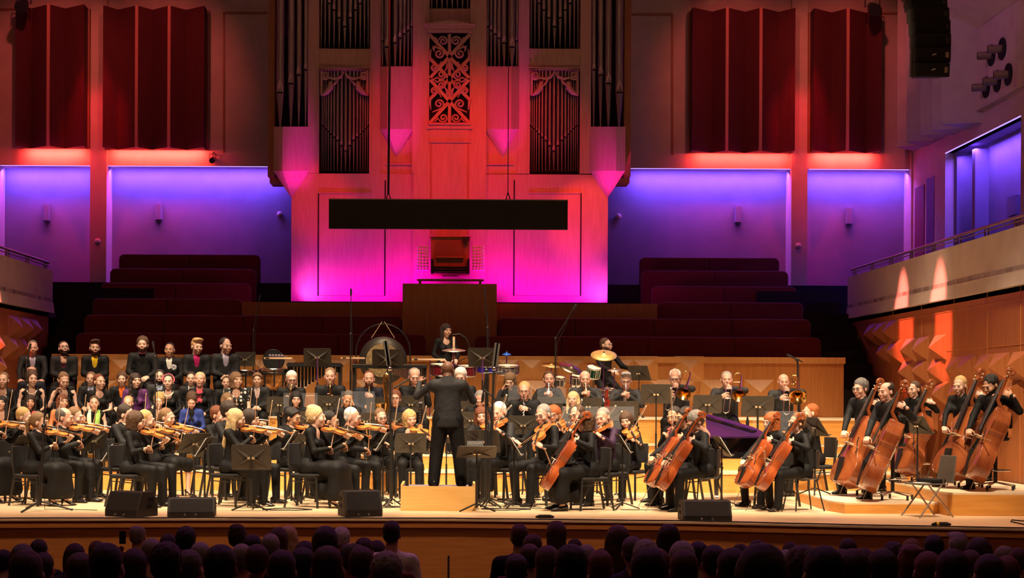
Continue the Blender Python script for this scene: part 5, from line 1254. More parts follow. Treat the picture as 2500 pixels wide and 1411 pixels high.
micstand(Vector((at(380, 900, 26.1).x, 26.1, 0)), [at(379, 870, 26.1), at(376, 852, 26.1)], 'thin microphone stand before the singer with the red bow tie', .010, .25)
micstand(Vector((at(618, 900, 30.6).x, 30.6, 1.2)), [at(619, 806, 30.6), at(632, 735, 30.6)], 'slender boom microphone rising behind the black music stand by the tenors', .009, .2)
micstand(Vector((at(856, 900, 29.4).x, 29.4, 1.2)), [at(856, 815, 29.4), at(857, 722, 29.4)], 'slender upright microphone stand between xylophone and gong', .010, .09)
micstand(Vector((at(1191, 900, 29.4).x, 29.4, 1.2)), [at(1190, 800, 29.4), at(1184, 722, 29.4)], 'slender upright microphone stand beside the standing percussionist', .010, .25)
micstand(Vector((at(1356, 900, 28.5).x, 28.5, .74)), [at(1356, 826, 28.5), at(1378, 790, 28.5), at(1398, 757, 28.5)], 'leaning boom microphone over the drum kit cymbals', .010, .25)
micstand(Vector((at(1951, 950, 28.3).x, 28.3, .74)), [at(1947, 878, 28.3), at(1960, 884, 28.3), at(1937, 873, 28.3)], 'black boom microphone stand at the end of the trombones', .013, .28)
def barmic(gx, gy, px, label, bars, extra):
    g = ground(gx, gy); o = micstand(g, [at(px, 902, g.y)], label, .014, .17, False)
    for (x0, y0, x1, y1) in bars: MB().bar(at(x0, y0, g.y) - g, at(x1, y1, g.y) - g, .05, .035, (0, 1, 0)).build('line_microphone', M['stand'], o)
    for (x0, y0, x1, y1) in extra: MB().tube([at(x0, y0, g.y) - g, at(x1, y1, g.y) - g], .014, 6).build('side_arm', M['blacksteel'], o)
    MB().ball(at(px, 900, g.y) - g, .035, 8, 6).build('clutch', M['chrome'], o); MB().ball(at(px, 1100, g.y) - g, .03, 8, 6).build('clutch', M['black'], o)
barmic(955, 1238, 952, 'tall black stand with slanted double bar microphone among the violins', [(939, 832, 948, 892), (943, 832, 951, 892)], [(960, 948, 1000, 925)])
barmic(1193, 1240, 1206, 'tall black stand with slanted double bar microphone beside the podium', [(1212, 837, 1205, 895), (1217, 838, 1210, 896)], [(1182, 912, 1228, 908), (1180, 950, 1210, 975)])
micstand(ground(1186, 1236), [at(1187, 905, ground(1186, 1236).y), at(1180, 960, ground(1186, 1236).y)], 'second tall black stand close beside the podium stand with bar microphones', .013, .40)
for i, (px, py) in enumerate(((1236, 1246), (1262, 1222), (915, 1240), (700, 1246))):
    g = ground(px, py); pts = [(.30 * math.cos(t) * (1 + .25 * math.sin(3 * t + i)), .18 * math.sin(t), .008 + .004 * (t % 1)) for t in np.linspace(0, 10, 40)]
    o = MB().tube(pts, .007, 5).build('cable_coil', M['blackmatte']); o.location = (g.x, g.y + .1, 0); tag(o, 'loose black cable coil on the floor ' + ('in front of the bar microphone stand', 'behind the bar microphone stand', 'beside the podium on the violin side', 'before the violinist in the robe')[i], 'cable', 'cable coils on the stage floor')

# ---- percussion
ZP = 1.20
def drum(c, r, h, axis, shell, label, cat='drum', foot=None, head=None, name='drum', lug=8):
    c = Vector(c); o = empty(name, c); tag(o, label, cat); T = Vector(axis).to_track_quat('Z', 'Y').to_matrix().to_4x4()
    MB().lathe([(r, -h / 2), (r, h / 2)], 24, T, cap=False).build('shell', shell, o)
    for s in (-1, 1):
        MB().lathe([(r * 1.0, s * h / 2 - .012), (r * 1.05, s * h / 2 - .012), (r * 1.05, s * h / 2 + .012), (r * 1.0, s * h / 2 + .012)], 24, T, cap=False).build('hoop', M['black'] if shell is M['blackmatte'] else M['chrome'], o)
        MB().lathe([(.001, s * h / 2 + .004), (r, s * h / 2 + .002)], 24, T, cap=False).build('drum_head', head or M['skinhead'], o)
    for k in range(lug):
        a = 2 * PI * k / lug; l = MB().tube([T @ Vector((r * 1.04 * math.cos(a), r * 1.04 * math.sin(a), -h * .45)), T @ Vector((r * 1.04 * math.cos(a), r * 1.04 * math.sin(a), h * .45))], .008, 5).build('lug', M['black'] if shell is M['blackmatte'] else M['chrome'], o)
    if foot is not None:
        z = foot - c.z; st = MB().tube([(0, .0, -h / 2 if abs(axis[2]) > .7 else -r), (0, .05, z + .3)], .014, 6).build('stand_tube', M['chrome'], o)
        for k in range(3):
            a = 2 * PI * k / 3 + .5; MB().tube([(0, .05, z + .32), (.25 * math.cos(a), .05 + .25 * math.sin(a), z + .01)], .010, 6).build('stand_leg', M['chrome'], o)
    return o
def cymbal(c, r, axis, label, foot, mat=None, rod=True, name='cymbal', rodm=None):
    c = Vector(c); o = empty(name, c); tag(o, label, 'cymbal'); T = Vector(axis).to_track_quat('Z', 'Y').to_matrix().to_4x4()
    MB().lathe([(.001, .045), (r * .12, .040), (r * .20, .018), (r * .6, .008), (r, -.012), (r, -.015), (r * .2, .014), (.001, .04)], 32, T, cap=False).build('plate', mat or M['bronze'], o)
    MB().ball(T @ Vector((0, 0, .05)), .016, 8, 5).build('wing_nut', M['black'], o)
    if rod:
        z = foot - c.z; MB().tube([(0, .01, 0), (0, .04, z * .4), (0, .04, z + .1)], .011, 6).build('stand_tube', rodm or M['purplerod'], o)
        for k in range(3):
            a = 2 * PI * k / 3 + .9; MB().tube([(0, .04, z + .35), (.24 * math.cos(a), .04 + .24 * math.sin(a), z + .01)], .009, 6).build('stand_leg', M['chrome'], o)
    return o
def timp(px, py, rpx, Y, label):
    p = at(px, py, Y); r = rpx * Y / FPX; o = empty('timpani', (p.x, Y, ZP)); tag(o, label, 'timpani', 'copper timpani'); z = p.z - ZP
    MB().lathe([(.04, z - r * 1.45), (r * .45, z - r * 1.38), (r * .80, z - r * 1.0), (r * .95, z - r * .5), (r * .97, z)], 24).build('bowl', M['copper'], o)
    MB().lathe([(r * 1.04, z - .03), (r * 1.06, z), (r * 1.0, z + .02)], 28, cap=False).build('hoop', M['chrome'], o); MB().lathe([(.001, z + .01), (r * 1.0, z + .008)], 28, cap=False).build('drum_head', M['skinhead'], o)
    for k in range(8):
        a = 2 * PI * k / 8 + .2; MB().bar((r * 1.02 * math.cos(a), r * 1.02 * math.sin(a), z), (r * .92 * math.cos(a), r * .92 * math.sin(a), z - r * 1.25), .03, .02).build('strut', M['black'], o)
    MB().lathe([(r * .95, z - r * .36), (r * 1.03, z - r * .33), (r * 1.03, z - r * .2), (r * .97, z - r * .2)], 24, cap=False).build('band', M['black'], o)
    MB().lathe([(r * .6, 0), (r * .55, .06), (.08, max(.1, z - r * 1.5))], 16).build('base', M['black'], o)
timp(667, 903, 33, 29.3, 'hammered copper timpani behind the saxophonist with glasses')
timp(598, 906, 32, 30.25, 'hammered copper timpani half hidden behind the last singer of the top row')
p = at(668, 879, 30.3); drum(p, .19, .16, (0, -1, .05), M['blackmatte'], 'black covered round drum standing behind the timpani', head=M['blackmatte'], foot=ZP)
def tray(px, py, w_, Y, label, heads=0):
    p = at(px, py, Y); L = w_ * Y / FPX; o = empty('mallet_tray', (p.x, Y, ZP)); tag(o, label, 'mallet tray', 'wooden mallet trays'); z = p.z - ZP
    MB().box(-L / 2, L / 2, -.12, .12, z - .02, z + .01).build('tray_board', M['mallet'], o); MB().box(-L / 2 + .03, -L / 2 + .10, -.13, -.12, z - .015, z + .005).build('slot', M['hole'], o)
    MB().tube([(.02, 0, 0), (.02, 0, z - .02)], .012, 6).build('stand_tube', M['purplerod'], o)
    for k in range(3): a = 2 * PI * k / 3; MB().tube([(.02, 0, .2), (.02 + .2 * math.cos(a), .2 * math.sin(a), .01)], .01, 6).build('stand_leg', M['chrome'], o)
    for k in range(heads):
        q = MB().tube([(-L * .30 + k * L * .15 / 1.4, -.03, z + .04), (-L * .1 + k * .05, .1, z + .03)], .006, 5).ball((-L * .30 + k * L * .15 / 1.4, -.03, z + .045), .026, 8, 6).build('mallet', M['white']); q.location = (p.x, Y, ZP); tag(q, 'white headed mallet lying on the tray behind the timpani', 'mallet', 'white mallets on the tray')
tray(680, 874, 68, 29.9, 'wooden tray with white mallets behind the timpani', 5); tray(862, 873.5, 58, 29.9, 'wooden tray beside the slender microphone stand before the gong'); tray(1047, 877, 80, 29.85, 'long wooden tray next to the standing percussionist')
def bars(x0, x1, y, Y, label, name, tubes, dark):
    a, b = at(x0, y, Y), at(x1, y, Y); o = empty(name, ((a.x + b.x) / 2, Y, ZP)); tag(o, label, 'mallet instrument'); L = (b.x - a.x) / 2; z = a.z - ZP
    for yy in (-.28, .0, .28): MB().box(-L, L, yy - .025, yy + .025, z - .07, z - .02).build('rail', M['black'], o)
    n = int(L * 2 / .052)
    for k in range(n):
        x = -L + .03 + k * (2 * L - .06) / (n - 1); ln = .42 - .24 * k / n
        MB().box(x - .021, x + .021, -ln / 2 - .08, ln / 2 - .08, z - .018, z).build('bar', dark, o)
    x_from = -L + .08 if dark is M['ebony'] else 0.04
    for k in range(tubes):
        x = x_from + k * (L - .08 - x_from) / (tubes - 1); ln = (.08 + .34 * (1 - abs(k / tubes - .2)) ** 2) if dark is M['ebony'] else .10 + .22 * (k / tubes)
        MB().tube([(x, -.10, z - .07), (x, -.10, z - .07 - ln)], .024, 8).build('resonator', M['chrome'] if dark is not M['ebony'] else M['black'], o)
    for sx in (-1, 1):
        MB().box(sx * (L - .03) - .02, sx * (L - .03) + .02, -.25, .25, .03, z - .05).build('end_frame', M['black'], o); MB().tube([(sx * (L - .03), -.3, .04), (sx * (L - .03), .3, .04)], .03, 8).build('caster_bar', M['black'], o)
    MB().tube([(-L, -.05, .38), (L, -.05, .38)], .012, 6).build('brace', M['mallet'], o)
bars(704, 835, 886, 29.5, 'dark xylophone behind the music stand of the percussion, near the timpani', 'xylophone', 14, M['ebony'])
bars(862, 1042, 889, 29.3, 'vibraphone with silver resonator tubes in front of the gong', 'vibraphone', 14, M['nozzle'])
# tam-tam in its round frame
p = at(935, 880, 30.4); k = 30.4 / FPX; o = empty('gong', (p.x, 30.4, ZP)); tag(o, 'large dark gong with golden centre hanging in a round frame', 'gong'); z = p.z - ZP; r = 59 * k
TX = Matrix.Translation((0, 0, z)) @ Matrix.Rotation(R(90), 4, 'X')
MB().lathe([(.001, .03), (r * .66, .03), (r * .70, .02), (r * .98, .0), (r, -.05), (r * .97, -.05), (.001, -.02)], 40, TX, cap=False).build('disc', M['gongdark'], o)
MB().lathe([(.001, .036), (r * .70, .034)], 40, TX, cap=False).build('golden_face', M['gonggold'], o)
fr = [(66 * k * math.cos(t), .03, z + .16 + 69 * k * math.sin(t)) for t in np.linspace(0, PI, 19)]
MB().tube([(66 * k, .03, .02)] + fr + [(-66 * k, .03, .02)], .013, 8).build('round_frame', M['blacksteel'], o)
for sx in (-1, 1): MB().tube([(sx * .02, .0, z + r + .28), (sx * .22, .0, z + r * .93)], .007, 5).build('cord', M['mallet'], o); MB().tube([(sx * 66 * k, -.3, .02), (sx * 66 * k, .3, .02)], .018, 8).build('frame_foot', M['organdark'], o)
for i, (px, py, rp, hp2) in enumerate(((1078, 902, 27, 26), (1137, 905, 24, 24))):
    drum(at(px, py, 29.6), rp * 29.6 / FPX, hp2 * 29.6 / FPX, (0, -.12, 1), M['winelac'], ('wine red concert tom in front of the standing percussionist', 'wine red concert tom behind the conductor')[i], foot=ZP, name='tom_drum')
drum(at(1240, 902, 29.6), 26 * 29.6 / FPX, 20 * 29.6 / FPX, (0, -.15, 1), M['drumstripe'], 'striped snare drum below the blue cymbal holder', foot=ZP, name='snare_drum')
drum(at(1190, 900, 29.8), 24 * 29.8 / FPX, 16 * 29.8 / FPX, (0, -.15, 1), M['bluelac'], 'blue shelled snare drum behind the bar microphones', foot=ZP, name='snare_drum')
cymbal(at(1237, 864, 29.9), 11 * 29.9 / FPX, (0, -.2, 1), 'small bright blue disc on a rod beside the bar microphones', ZP, M['blueplastic'])
cymbal(at(1108, 854, 29.3), 29 * 29.3 / FPX, (0, -.14, 1), 'suspended cymbal with a wooden post in front of the standing percussionist', ZP, pm('pale_bronze', (.70, .60, .45), .35, .9))
o = MB().tube([at(1108, 850, 29.3), at(1108, 822, 29.3)], .022, 8).build('wooden_post', M['mallet']); tag(o, 'short orange wooden post standing on the suspended cymbal', 'post')
o = MB().tube([at(1105, 817, 29.4), at(1122, 815, 29.4), at(1138, 825, 29.4), at(1146, 845, 29.4), at(1144, 870, 29.4), at(1120, 882, 29.35), at(1112, 905, 29.3), at(1111, 985, 29.3)], .008, 6).build('gooseneck_microphone', M['blacksteel']); tag(o, 'thin arched gooseneck microphone over the suspended cymbal', 'microphone')
# drum kit
cymbal(at(1474, 866, 29.3), 32 * 29.3 / FPX, (0, -.45, .9), 'big golden ride cymbal tilted before the drummer', ZP)
cymbal(at(1346, 893, 29.4), 23 * 29.4 / FPX, (.08, -.12, 1), 'flat golden crash cymbal at the far end of the drum kit', ZP)
cymbal(at(1395, 899, 29.3), 31 * 29.3 / FPX, (.34, -.38, .9), 'dark tilted cymbal over the black toms', ZP, pm('dark_bronze', (.30, .22, .14), .35, 1))
hh_ = cymbal(at(1500, 903, 29.2), 19 * 29.2 / FPX, (0, -.10, 1), 'hi-hat cymbal in front of the drummer hands', ZP, pm('pale_bronze', (.70, .60, .45), .35, .9))
drum(at(1449, 908, 29.2), 17 * 29.2 / FPX, 24 * 29.2 / FPX, (.1, -.38, .9), M['greenlac'], 'green tom drum under the ride cymbal', foot=ZP, name='tom_drum')
drum(at(1366, 931, 29.62), 14 * 29.3 / FPX, 18 * 29.3 / FPX, (0, -.35, .9), M['blackgloss'], 'black tom drum behind the trumpeter in the turtleneck', foot=ZP, name='tom_drum')
drum(at(1406, 927, 29.62), 15 * 29.3 / FPX, 19 * 29.3 / FPX, (0, -.35, .9), M['blackgloss'], 'black tom drum with blue glints beside the trumpeter in the grey suit', foot=ZP, name='tom_drum')
drum(at(1418, 960, 30.05), 30 * 29.45 / FPX, .38, (-.1, -1, 0), M['blackgloss'], 'bass drum with pale skin behind the trumpeter in the grey suit', name='bass_drum')
drum(at(1482, 955, 29.6), 20 * 29.2 / FPX, 12 * 29.2 / FPX, (0, -.15, 1), M['nozzle'], 'metal snare drum beside the hi-hat', foot=ZP, name='snare_drum')

# ---- grand piano
o = empty('grand_piano', (0, 0, 0)); tag(o, 'black grand piano with purple reflection painted on its slanting lid behind the cellists', 'piano')
ax = lambda px, Y: (px - VPX) / FPX * Y
out = [(ax(1728, 24.2), 24.0), (ax(1890, 24.0), 24.0), (ax(1890, 24.0), 25.5), (ax(1820, 25.4), 25.45), (ax(1762, 25.2), 25.05), (ax(1728, 24.6), 24.6)]
MB().prism(out, 'z', .66, .98).build('case', M['blackgloss'], o, .01); MB().prism([(x, y) for x, y in out], 'z', .985, 1.0).build('rim', M['blackgloss'], o)
lid = M['lid'] = pm('lid_purple_reflection', (.032, .008, .055), .3, coat=.5)  # purple reflection put into the base colour of the black lid
def lp(px, py, off=0.0):     # tilted lid plane through z=1.03 at Y=23.95, rising to the back
    dx, dz = ray(px, py); m = .34 / 1.35; Y = (1.03 - EYE - m * 23.95) / (dz - m); return Vector((dx * Y, Y, EYE + dz * Y + off))
L1 = [lp(*q) for q in ((1726, 1066), (1864, 1065), (1872, 1058), (1838, 1042), (1785, 1026), (1730, 1011), (1722, 1012))]
n = len(L1); mb = MB(); mb.add([tuple(v) for v in L1] + [tuple(v - Vector((0, 0, .025))) for v in L1], [tuple(range(n)), tuple(range(n, 2 * n))[::-1]] + [(i, i + n, (i + 1) % n + n, (i + 1) % n) for i in range(n)]); mb.build('lid', lid, o)
MB().bar(lp(1728, 1022, .02), lp(1842, 1056, .02), .10, .035).build('lid_flap', M['blackgloss'], o)
MB().box(ax(1880, 24.2), ax(1880, 24.2) + .32, 24.0, 25.5, .70, .80).build('key_bed', M['blackgloss'], o); MB().box(ax(1880, 24.2) + .08, ax(1880, 24.2) + .28, 24.08, 25.42, .80, .82).build('keyboard', M['white'], o)
for px, Y in ((1750, 24.4), (1875, 24.15), (1880, 25.3)):
    l = MB().tube([(ax(px, Y), Y, .66), (ax(px, Y), Y, .10)], [.06, .035], 8).build('leg', M['blackgloss'], o); MB().tube([(ax(px, Y) - .03, Y, .05), (ax(px, Y) + .03, Y, .05)], .05, 10).build('caster', M['nozzle'], l)

# ---- clear acrylic shields
def shield(x0, x1, y0, y1, Y, floor, label):
    a, b = at(x0, y0, Y), at(x1, y1, Y); o = empty('acrylic_shield', ((a.x + b.x) / 2, Y, floor)); tag(o, label, 'acrylic shield', 'clear acrylic shields'); w2 = (b.x - a.x) / 2
    MB().box(-w2, w2, -.004, .004, b.z - floor, a.z - floor).build('clear_panel', M['acryl'], o)
    MB().tube([(0, .02, .03), (0, .02, b.z - floor + .05)], .012, 6).build('pole', M['blacksteel'], o); MB().lathe([(.045, 0), (.045, .012), (.02, .03)], 14).build('base_plate', M['blacksteel'], o)
shield(692, 775, 959, 1012, 27.19, .337, 'clear acrylic shield behind wind player in the black blouse')
shield(833, 915, 955, 1010, 27.19, .337, 'clear acrylic shield behind the player resting the face on a hand'); shield(1241, 1300, 940, 985, 27.19, .337, 'clear acrylic shield next to the clarinettist')
shield(1312, 1382, 946, 985, 27.19, .337, 'clear acrylic shield before the trumpeter in the turtleneck'); shield(1372, 1461, 992, 1052, 25.75, 0, 'clear acrylic shield behind the knit top cellist'); shield(1464, 1548, 992, 1052, 25.75, 0, 'clear acrylic shield behind the violist in the pullover')
shield(1869, 1948, 1003, 1060, 26.2, 0, 'clear acrylic shield above the two cellists by the piano')
# ---- instruments without a visible player
def stand_sax():
    o = empty('baritone_saxophone', (at(946, 960, 26.33).x, 26.33, 0)); tag(o, 'tall golden baritone saxophone upright beside the bar microphone stand', 'saxophone'); z0 = 0
    q = lambda px, py, dy=0: Vector((at(px, py, 26.33).x - o.location.x, dy, at(px, py, 26.33).z - z0))
    MB().tube([q(951, 935), q(949, 918), q(944, 912), q(939, 920), q(940, 950), q(947, 1000), q(947, 1040), q(941, 1055), q(934, 1040), q(933, 1005), q(932, 985)], [.02, .024, .026, .03, .032, .04, .05, .055, .06, .075, .125], 12, False).build('body', M['brass'], o)
    MB().tube([q(951, 935), q(954, 965), q(953, 1010)], [.018, .016, .014], 8).build('upper_tube', M['brass'], o)
    for k in range(9): MB().lathe([(.024, -.006), (.024, .006)], 10, Matrix.Translation(q(943, 925 + k * 9, -.04)) @ Matrix.Rotation(R(90), 4, 'X')).build('key', M['brass'], o)
    MB().tube([q(950, 922, -.03), q(952, 1000, -.03)], .006, 5).build('key_rod', M['brass'], o); MB().tube([(0, 0, .02), q(942, 1052)], .02, 6).build('stand_peg', M['black'], o)
stand_sax()
def bassoon(px0, py0, px1, py1, Y, floor, label):
    a, b = at(px0, py0, Y), at(px1, py1, Y); o = empty('bassoon', (b.x, Y, floor)); tag(o, label, 'bassoon'); a = a - o.location; b = b - o.location
    d = (a - b).normalized(); s = Vector((.045, 0, 0))
    MB().tube([b, a], [.034, .026], 10).build('long_joint', M['bassoon'], o); MB().tube([b + s, b + s + d * ((a - b).length * .78)], .024, 10).build('wing_joint', M['bassoon'], o)
    MB().tube([a, a + d * .03], .034, 10).build('bell_ring', M['white'], o); MB().tube([b, (b.x, 0, .0)], .03, 8).build('boot_joint', M['bassoon'], o)
    for k in range(8): MB().lathe([(.013, -.01), (.013, .01)], 8, Matrix.Translation(b.lerp(a, .1 + .1 * k) + Vector((0, -.03, 0))) @ Matrix.Rotation(R(90), 4, 'X')).build('key', M['silver'], o)
bassoon(1482, 950, 1474, 1062, 26.6, .337, 'dark red bassoon standing upright before the trumpeters')
bassoon(1027, 985, 1024, 1050, 26.3, 0, 'black and silver clarinet standing upright beside the conductor') 
bpy.data.objects['bassoon.001'].name = 'clarinet'
for c in bpy.data.objects['clarinet'].children:
    if c.name.startswith(('long', 'wing', 'boot')): c.data = c.data.copy(); c.data.materials[0] = M['ebony']
bpy.data.objects['clarinet']['category'] = 'clarinet'
for i, (px, py, Y, c) in enumerate(((1842, 1019, 28.6, (.4, .05, .05)), (1825, 1021, 28.5, (.05, .04, .03)))):
    p = at(px, py, Y); o = empty('bottle', (p.x, Y, .74)); tag(o, ('small bottle with red cap standing on the riser beside the trombones', 'small dark bottle standing on the riser beside the trombones')[i], 'bottle')
    z = p.z - .74 + .1; MB().lathe([(.03, 0), (.032, z * .7), (.014, z * .85), (.013, z)], 12).build('bottle_body', M['acryl'] if i == 0 else M['hole'], o); MB().lathe([(.016, z - .02), (.016, z + .01)], 10).build('cap', pm('cap_%d' % i, c, .4), o)
# =================================================================== everybody on stage
def seat_for(W, sc, kind, short, seat=.46):
    T = W @ Matrix.Translation((0, .02, 0))
    if kind == 'stool': T = W @ Matrix.Translation((0, .03, 0)) @ Matrix.Diagonal((1, 1, (seat + .02) / .79, 1))
    o = take(kind, T, {'chair': 'black padded chair under the ', 'shell': 'black round seated chair under the ', 'stool': 'black tall stool under the '}[kind] + short, 'stool' if kind == 'stool' else 'chair', 'stools of the bass players' if kind == 'stool' else 'orchestra chairs')
    o.name = {'chair': 'orchestra_chair', 'shell': 'shell_chair', 'stool': 'bass_stool'}[kind]
def mus(px, Y, fl, yaw, short, more, chair='chair', group='orchestra players', inst=None, hands=None, **kw):
    h = dict(hands or {})
    if inst:
        h['ilabel'] = inst[0] + ' held by the ' + short
        if len(inst) > 1: h['blabel'] = 'bow held by the ' + short
    if chair == 'stool': kw.setdefault('seat', .70); kw['stool'] = True
    r, W, sc = person(px, Y, fl, yaw, short + more, group=group, hands=h, **kw)
    if chair: seat_for(W, sc, chair, short, kw.get('seat', .46))
    return r, W, sc
VI = ('violin', 1); VL = ('viola', 1)
def vio(px, Y, yaw, short, more, **kw):
    h = kw.pop('h', {}); rg = random.Random(int(px[0] * 7 + px[1])); h.setdefault('phi', 50 + rg.uniform(-8, 14)); h.setdefault('bs', .22 + rg.uniform(0, .16)); h.setdefault('va', 36 + rg.uniform(-6, 6)); h.setdefault('vd', 6 + rg.uniform(-4, 8))
    kw.setdefault('hyaw', 18); kw.setdefault('pitch', 12); kw.setdefault('hroll', -8)
    return mus(px, Y, kw.pop('fl', 0), yaw, short, more, pose='violin', inst=VL if h.get('kind') == 'viola' else VI, hands=h, **kw)
# ---- conductor
CON, WC, sc_ = person((1094, 906), 22.45, hp_, 180, 'conductor in a dark suit standing on the podium, both arms raised, seen from behind', skin='brown', hair=None, hcol='black', top='charcoal', stand=True, kneew=.18, lean=7, hyaw=-12, pitch=14, pose='side',
       hands=dict(L=(.40, -.30, 1.44), R=(-.36, -.42, 1.20), hpL='grip', hpR='grip'), vox=.018, bulk=.028)
o = MB().tube([(0, 0, 0), (.10, .06, .12)], .006, 6).build('baton', M['white']); o.location = WC @ Vector((-.34, -.50, 1.22)); tag(o, 'short white baton in the raised hand of the conductor', 'baton')
# ---- first and second violins
vio((-28, 1012), 23.4, 60, 'violinist at the picture edge', ', mostly cut off, in black', sex='f', hcol='brown', hair='bob', bottom='skirt', shoes='heel', vox=.024)
vio((60, 1018), 24.2, 62, 'violinist in black velvet and high heels', ' behind the slanted stand', sex='f', hair='short', hcol='blond', shoes='heel', extras=(('pearl',),), neckline=.05)
vio((97, 1030), 22.7, 72, 'violinist with sheer sleeves and long black skirt', ' next to the tripod stand', sex='f', hair='ponytail', hcol='light', sleeve='tq', bottom='skirt', shoes='heel', vox=.023, h=dict(phi=62, bs=.26))
vio((158, 1019), 23.5, 70, 'violinist in a buttoned black suit', ' in the middle of three, playing', hair='fringe', hcol='salt', skin='rosy', top='suit', h=dict(phi=64, bs=.30))
vio((185, 1017), 24.65, 58, 'violinist behind the one in the black suit', ', face half hidden', sex='f', hair='short', hcol='light', h=dict(phi=30, bs=.2))
vio((308, 1012), 24.15, 62, 'violinist in a black jacket turned away', ' behind the sheer sleeved player', hair='short', hcol='dark', top='suit')
vio((333, 1027), 22.6, 72, 'violinist with sheer sleeves and black trousers', ' behind the wedge monitor', sex='f', hair='shag', hcol='brown', sleeve='tq', vox=.023, h=dict(phi=60, bs=.30, vd=16))
vio((358, 1025), 23.4, 74, 'violinist with a pearl earring', ' in black beside the sheer sleeved player', sex='f', hair='ponytail', hcol='blond', extras=(('pearl',),), h=dict(phi=64))
vio((409, 1019), 24.95, 48, 'violinist in a knee length black lace dress', ' with bare calves', sex='f', hair='ponytail', hcol='light', bottom='dress', shoes='heel', sleeve='tq', vox=.024, h=dict(phi=48, bs=.3))
vio((533, 1014), 25.05, 52, 'violinist in black blouse and dark glasses', ' behind two slanted stands', sex='f', hair='short', hcol='auburn', glasses=True, skin='rosy')
vio((562, 1006), 24.2, 58, 'violinist in a black jacket', ' behind the lace sleeved player', hair='curly', hcol='dark', top='suit')
vio((577, 1022), 22.7, 70, 'violinist in black lace sleeves with stiletto heels', ' behind the front stand', sex='f', hair='long', hcol='pale', bottom='trousers', shoes='heel', vox=.023, h=dict(phi=64, bs=.2))
vio((612, 1022), 23.45, 62, 'violinist in black beside the lace sleeves', ', face hidden by the violin', sex='f', hair='bob', hcol='dark', h=dict(phi=44, bs=.28))
vio((715, 1019), 24.65, 42, 'violinist in a black shirt and square glasses', ' behind the folded stand', hair='bowl', hcol='black', skin='tan', glasses=True, h=dict(vr=10, phi=20, bs=.35), hyaw=20)
mus((773, 1019), 22.6, 0, 72, 'violinist in a flowing black robe', ' sitting by the wedge monitor', sex='f', hair='updo', hcol='pale', bottom='skirt', shoes='heel', vox=.023, neckline=.08, pose='violin', inst=VI, hands=dict(phi=66, bs=.34, vd=14, va=34), hyaw=12, pitch=2)
vio((807, 1028), 23.35, 64, 'violinist in black with round glasses', ' beside the flowing robe', hair='short', hcol='black', skin='tan', glasses=True, h=dict(phi=62, bs=.28))
vio((861, 1019), 24.2, 58, 'violinist in a loose black shirt with thin glasses', ' bow hand held low', hair='crop', hcol='white', glasses=True, skin='rosy', h=dict(phi=62, bs=.42))
vio((930, 1019), 25.55, 14, 'violinist in black facing the hall with glasses', ' behind the white paper', sex='f', hair='ponytail', hcol='light', glasses=True, h=dict(kind='violin_red'), hyaw=8)
vio((1001, 1022), 24.85, 4, 'violinist in a low black top facing the hall', ' beside the conductor', sex='f', hair='shag', hcol='blond', neckline=.10, h=dict(vd=18))
# ---- violas and inner strings on the other side
vio((1176, 1015), 25.15, -6, 'violist in black facing the hall', ' between podium and bar microphones', sex='f', hair='long', hcol='auburn', h=dict(kind='viola', phi=35), bottom='skirt', hyaw=6)
vio((1218, 1004), 24.2, -48, 'violist in a dark grey shirt', ' behind the bar microphones', hair='short', hcol='white', beard=True, skin='rosy', top='charcoal', h=dict(kind='viola'))
vio((1326, 1014), 23.3, -55, 'violist in an open black shirt with glasses', ' leaning back behind the cello', hair='short', hcol='grey', glasses=True, skin='rosy', h=dict(kind='viola', vd=30, phi=30, bs=.34), kneew=.20)
vio((1352, 1012), 25.05, -34, 'violist in black with thin glasses', ' behind the leaning violist', sex='f', hair='bob', hcol='red', glasses=True, skin='rosy', h=dict(kind='viola'))
vio((1409, 1014), 24.2, -60, 'violist with dark glasses behind the knit top cellist', ' in black', hair='receding', hcol='brown', glasses=True, skin='rosy', h=dict(kind='viola'))
vio((1472, 1021), 23.4, -52, 'violist in a dark purple shirt', ' beside the tall black stand pole', hair='crop', hcol='grey', top='darkpurple', skin='rosy', h=dict(kind='viola', phi=40, bs=.36))
vio((1529, 1027), 24.55, -34, 'violist in a black pullover', ' in front of the risers', sex='f', hair='bob', hcol='brown', h=dict(kind='viola', vd=18))
vio((1646, 1018), 24.05, -58, 'violist in black raising a red violin', ' behind the blazer cellist', hair='ponytail', hcol='dark', beard=True, skin='tan', h=dict(kind='violin_red', vd=18, phi=70, bs=.16))
# ---- cellos
CE = ('cello', 1)
mus((1428, 1030), 22.3, 0, -76, 'cellist in a long black skirt and knit top', ' nearest the podium', sex='f', hair='shag', hcol='brown', bottom='skirt', vox=.023, pose='cello', inst=CE, hyaw=-4, pitch=4, lean=4, kneew=.2, hands=dict(bs=.16, bz=.5, by=-.5))
mus((1668, 1022), 23.15, 0, -62, 'cellist in a black cardigan with glasses', ' partly hidden behind the blazer cellist', sex='f', hair='updo', hcol='dark', skin='tan', glasses=True, pose='cello', inst=CE, kneew=.2)
mus((1697, 1031), 22.3, 0, -74, 'cellist in a black blazer with silver buttons', ' bending over the cello', chair='shell', hair='curly', hcol='grey', skin='rosy', top='suit', vox=.023, pose='cello', inst=CE, pitch=30, lean=10, kneew=.2, hands=dict(bs=.2))
mus((1882, 1030), 23.2, 0, -58, 'cellist in a black velvet top playing beside the piano', '', sex='f', hair='bob', hcol='red', pose='cello', inst=CE, kneew=.2, pitch=10, hands=dict(bs=.24, bz=.55))
mus((1945, 1033), 22.4, 0, -76, 'cellist in a black jumper and cropped trousers', ' with block heels', chair='shell', sex='f', hair='bun', hcol='light', shoes='heel', vox=.023, pose='cello', inst=CE, kneew=.2, pitch=6, hands=dict(bs=.22, bz=.5, by=-.5))
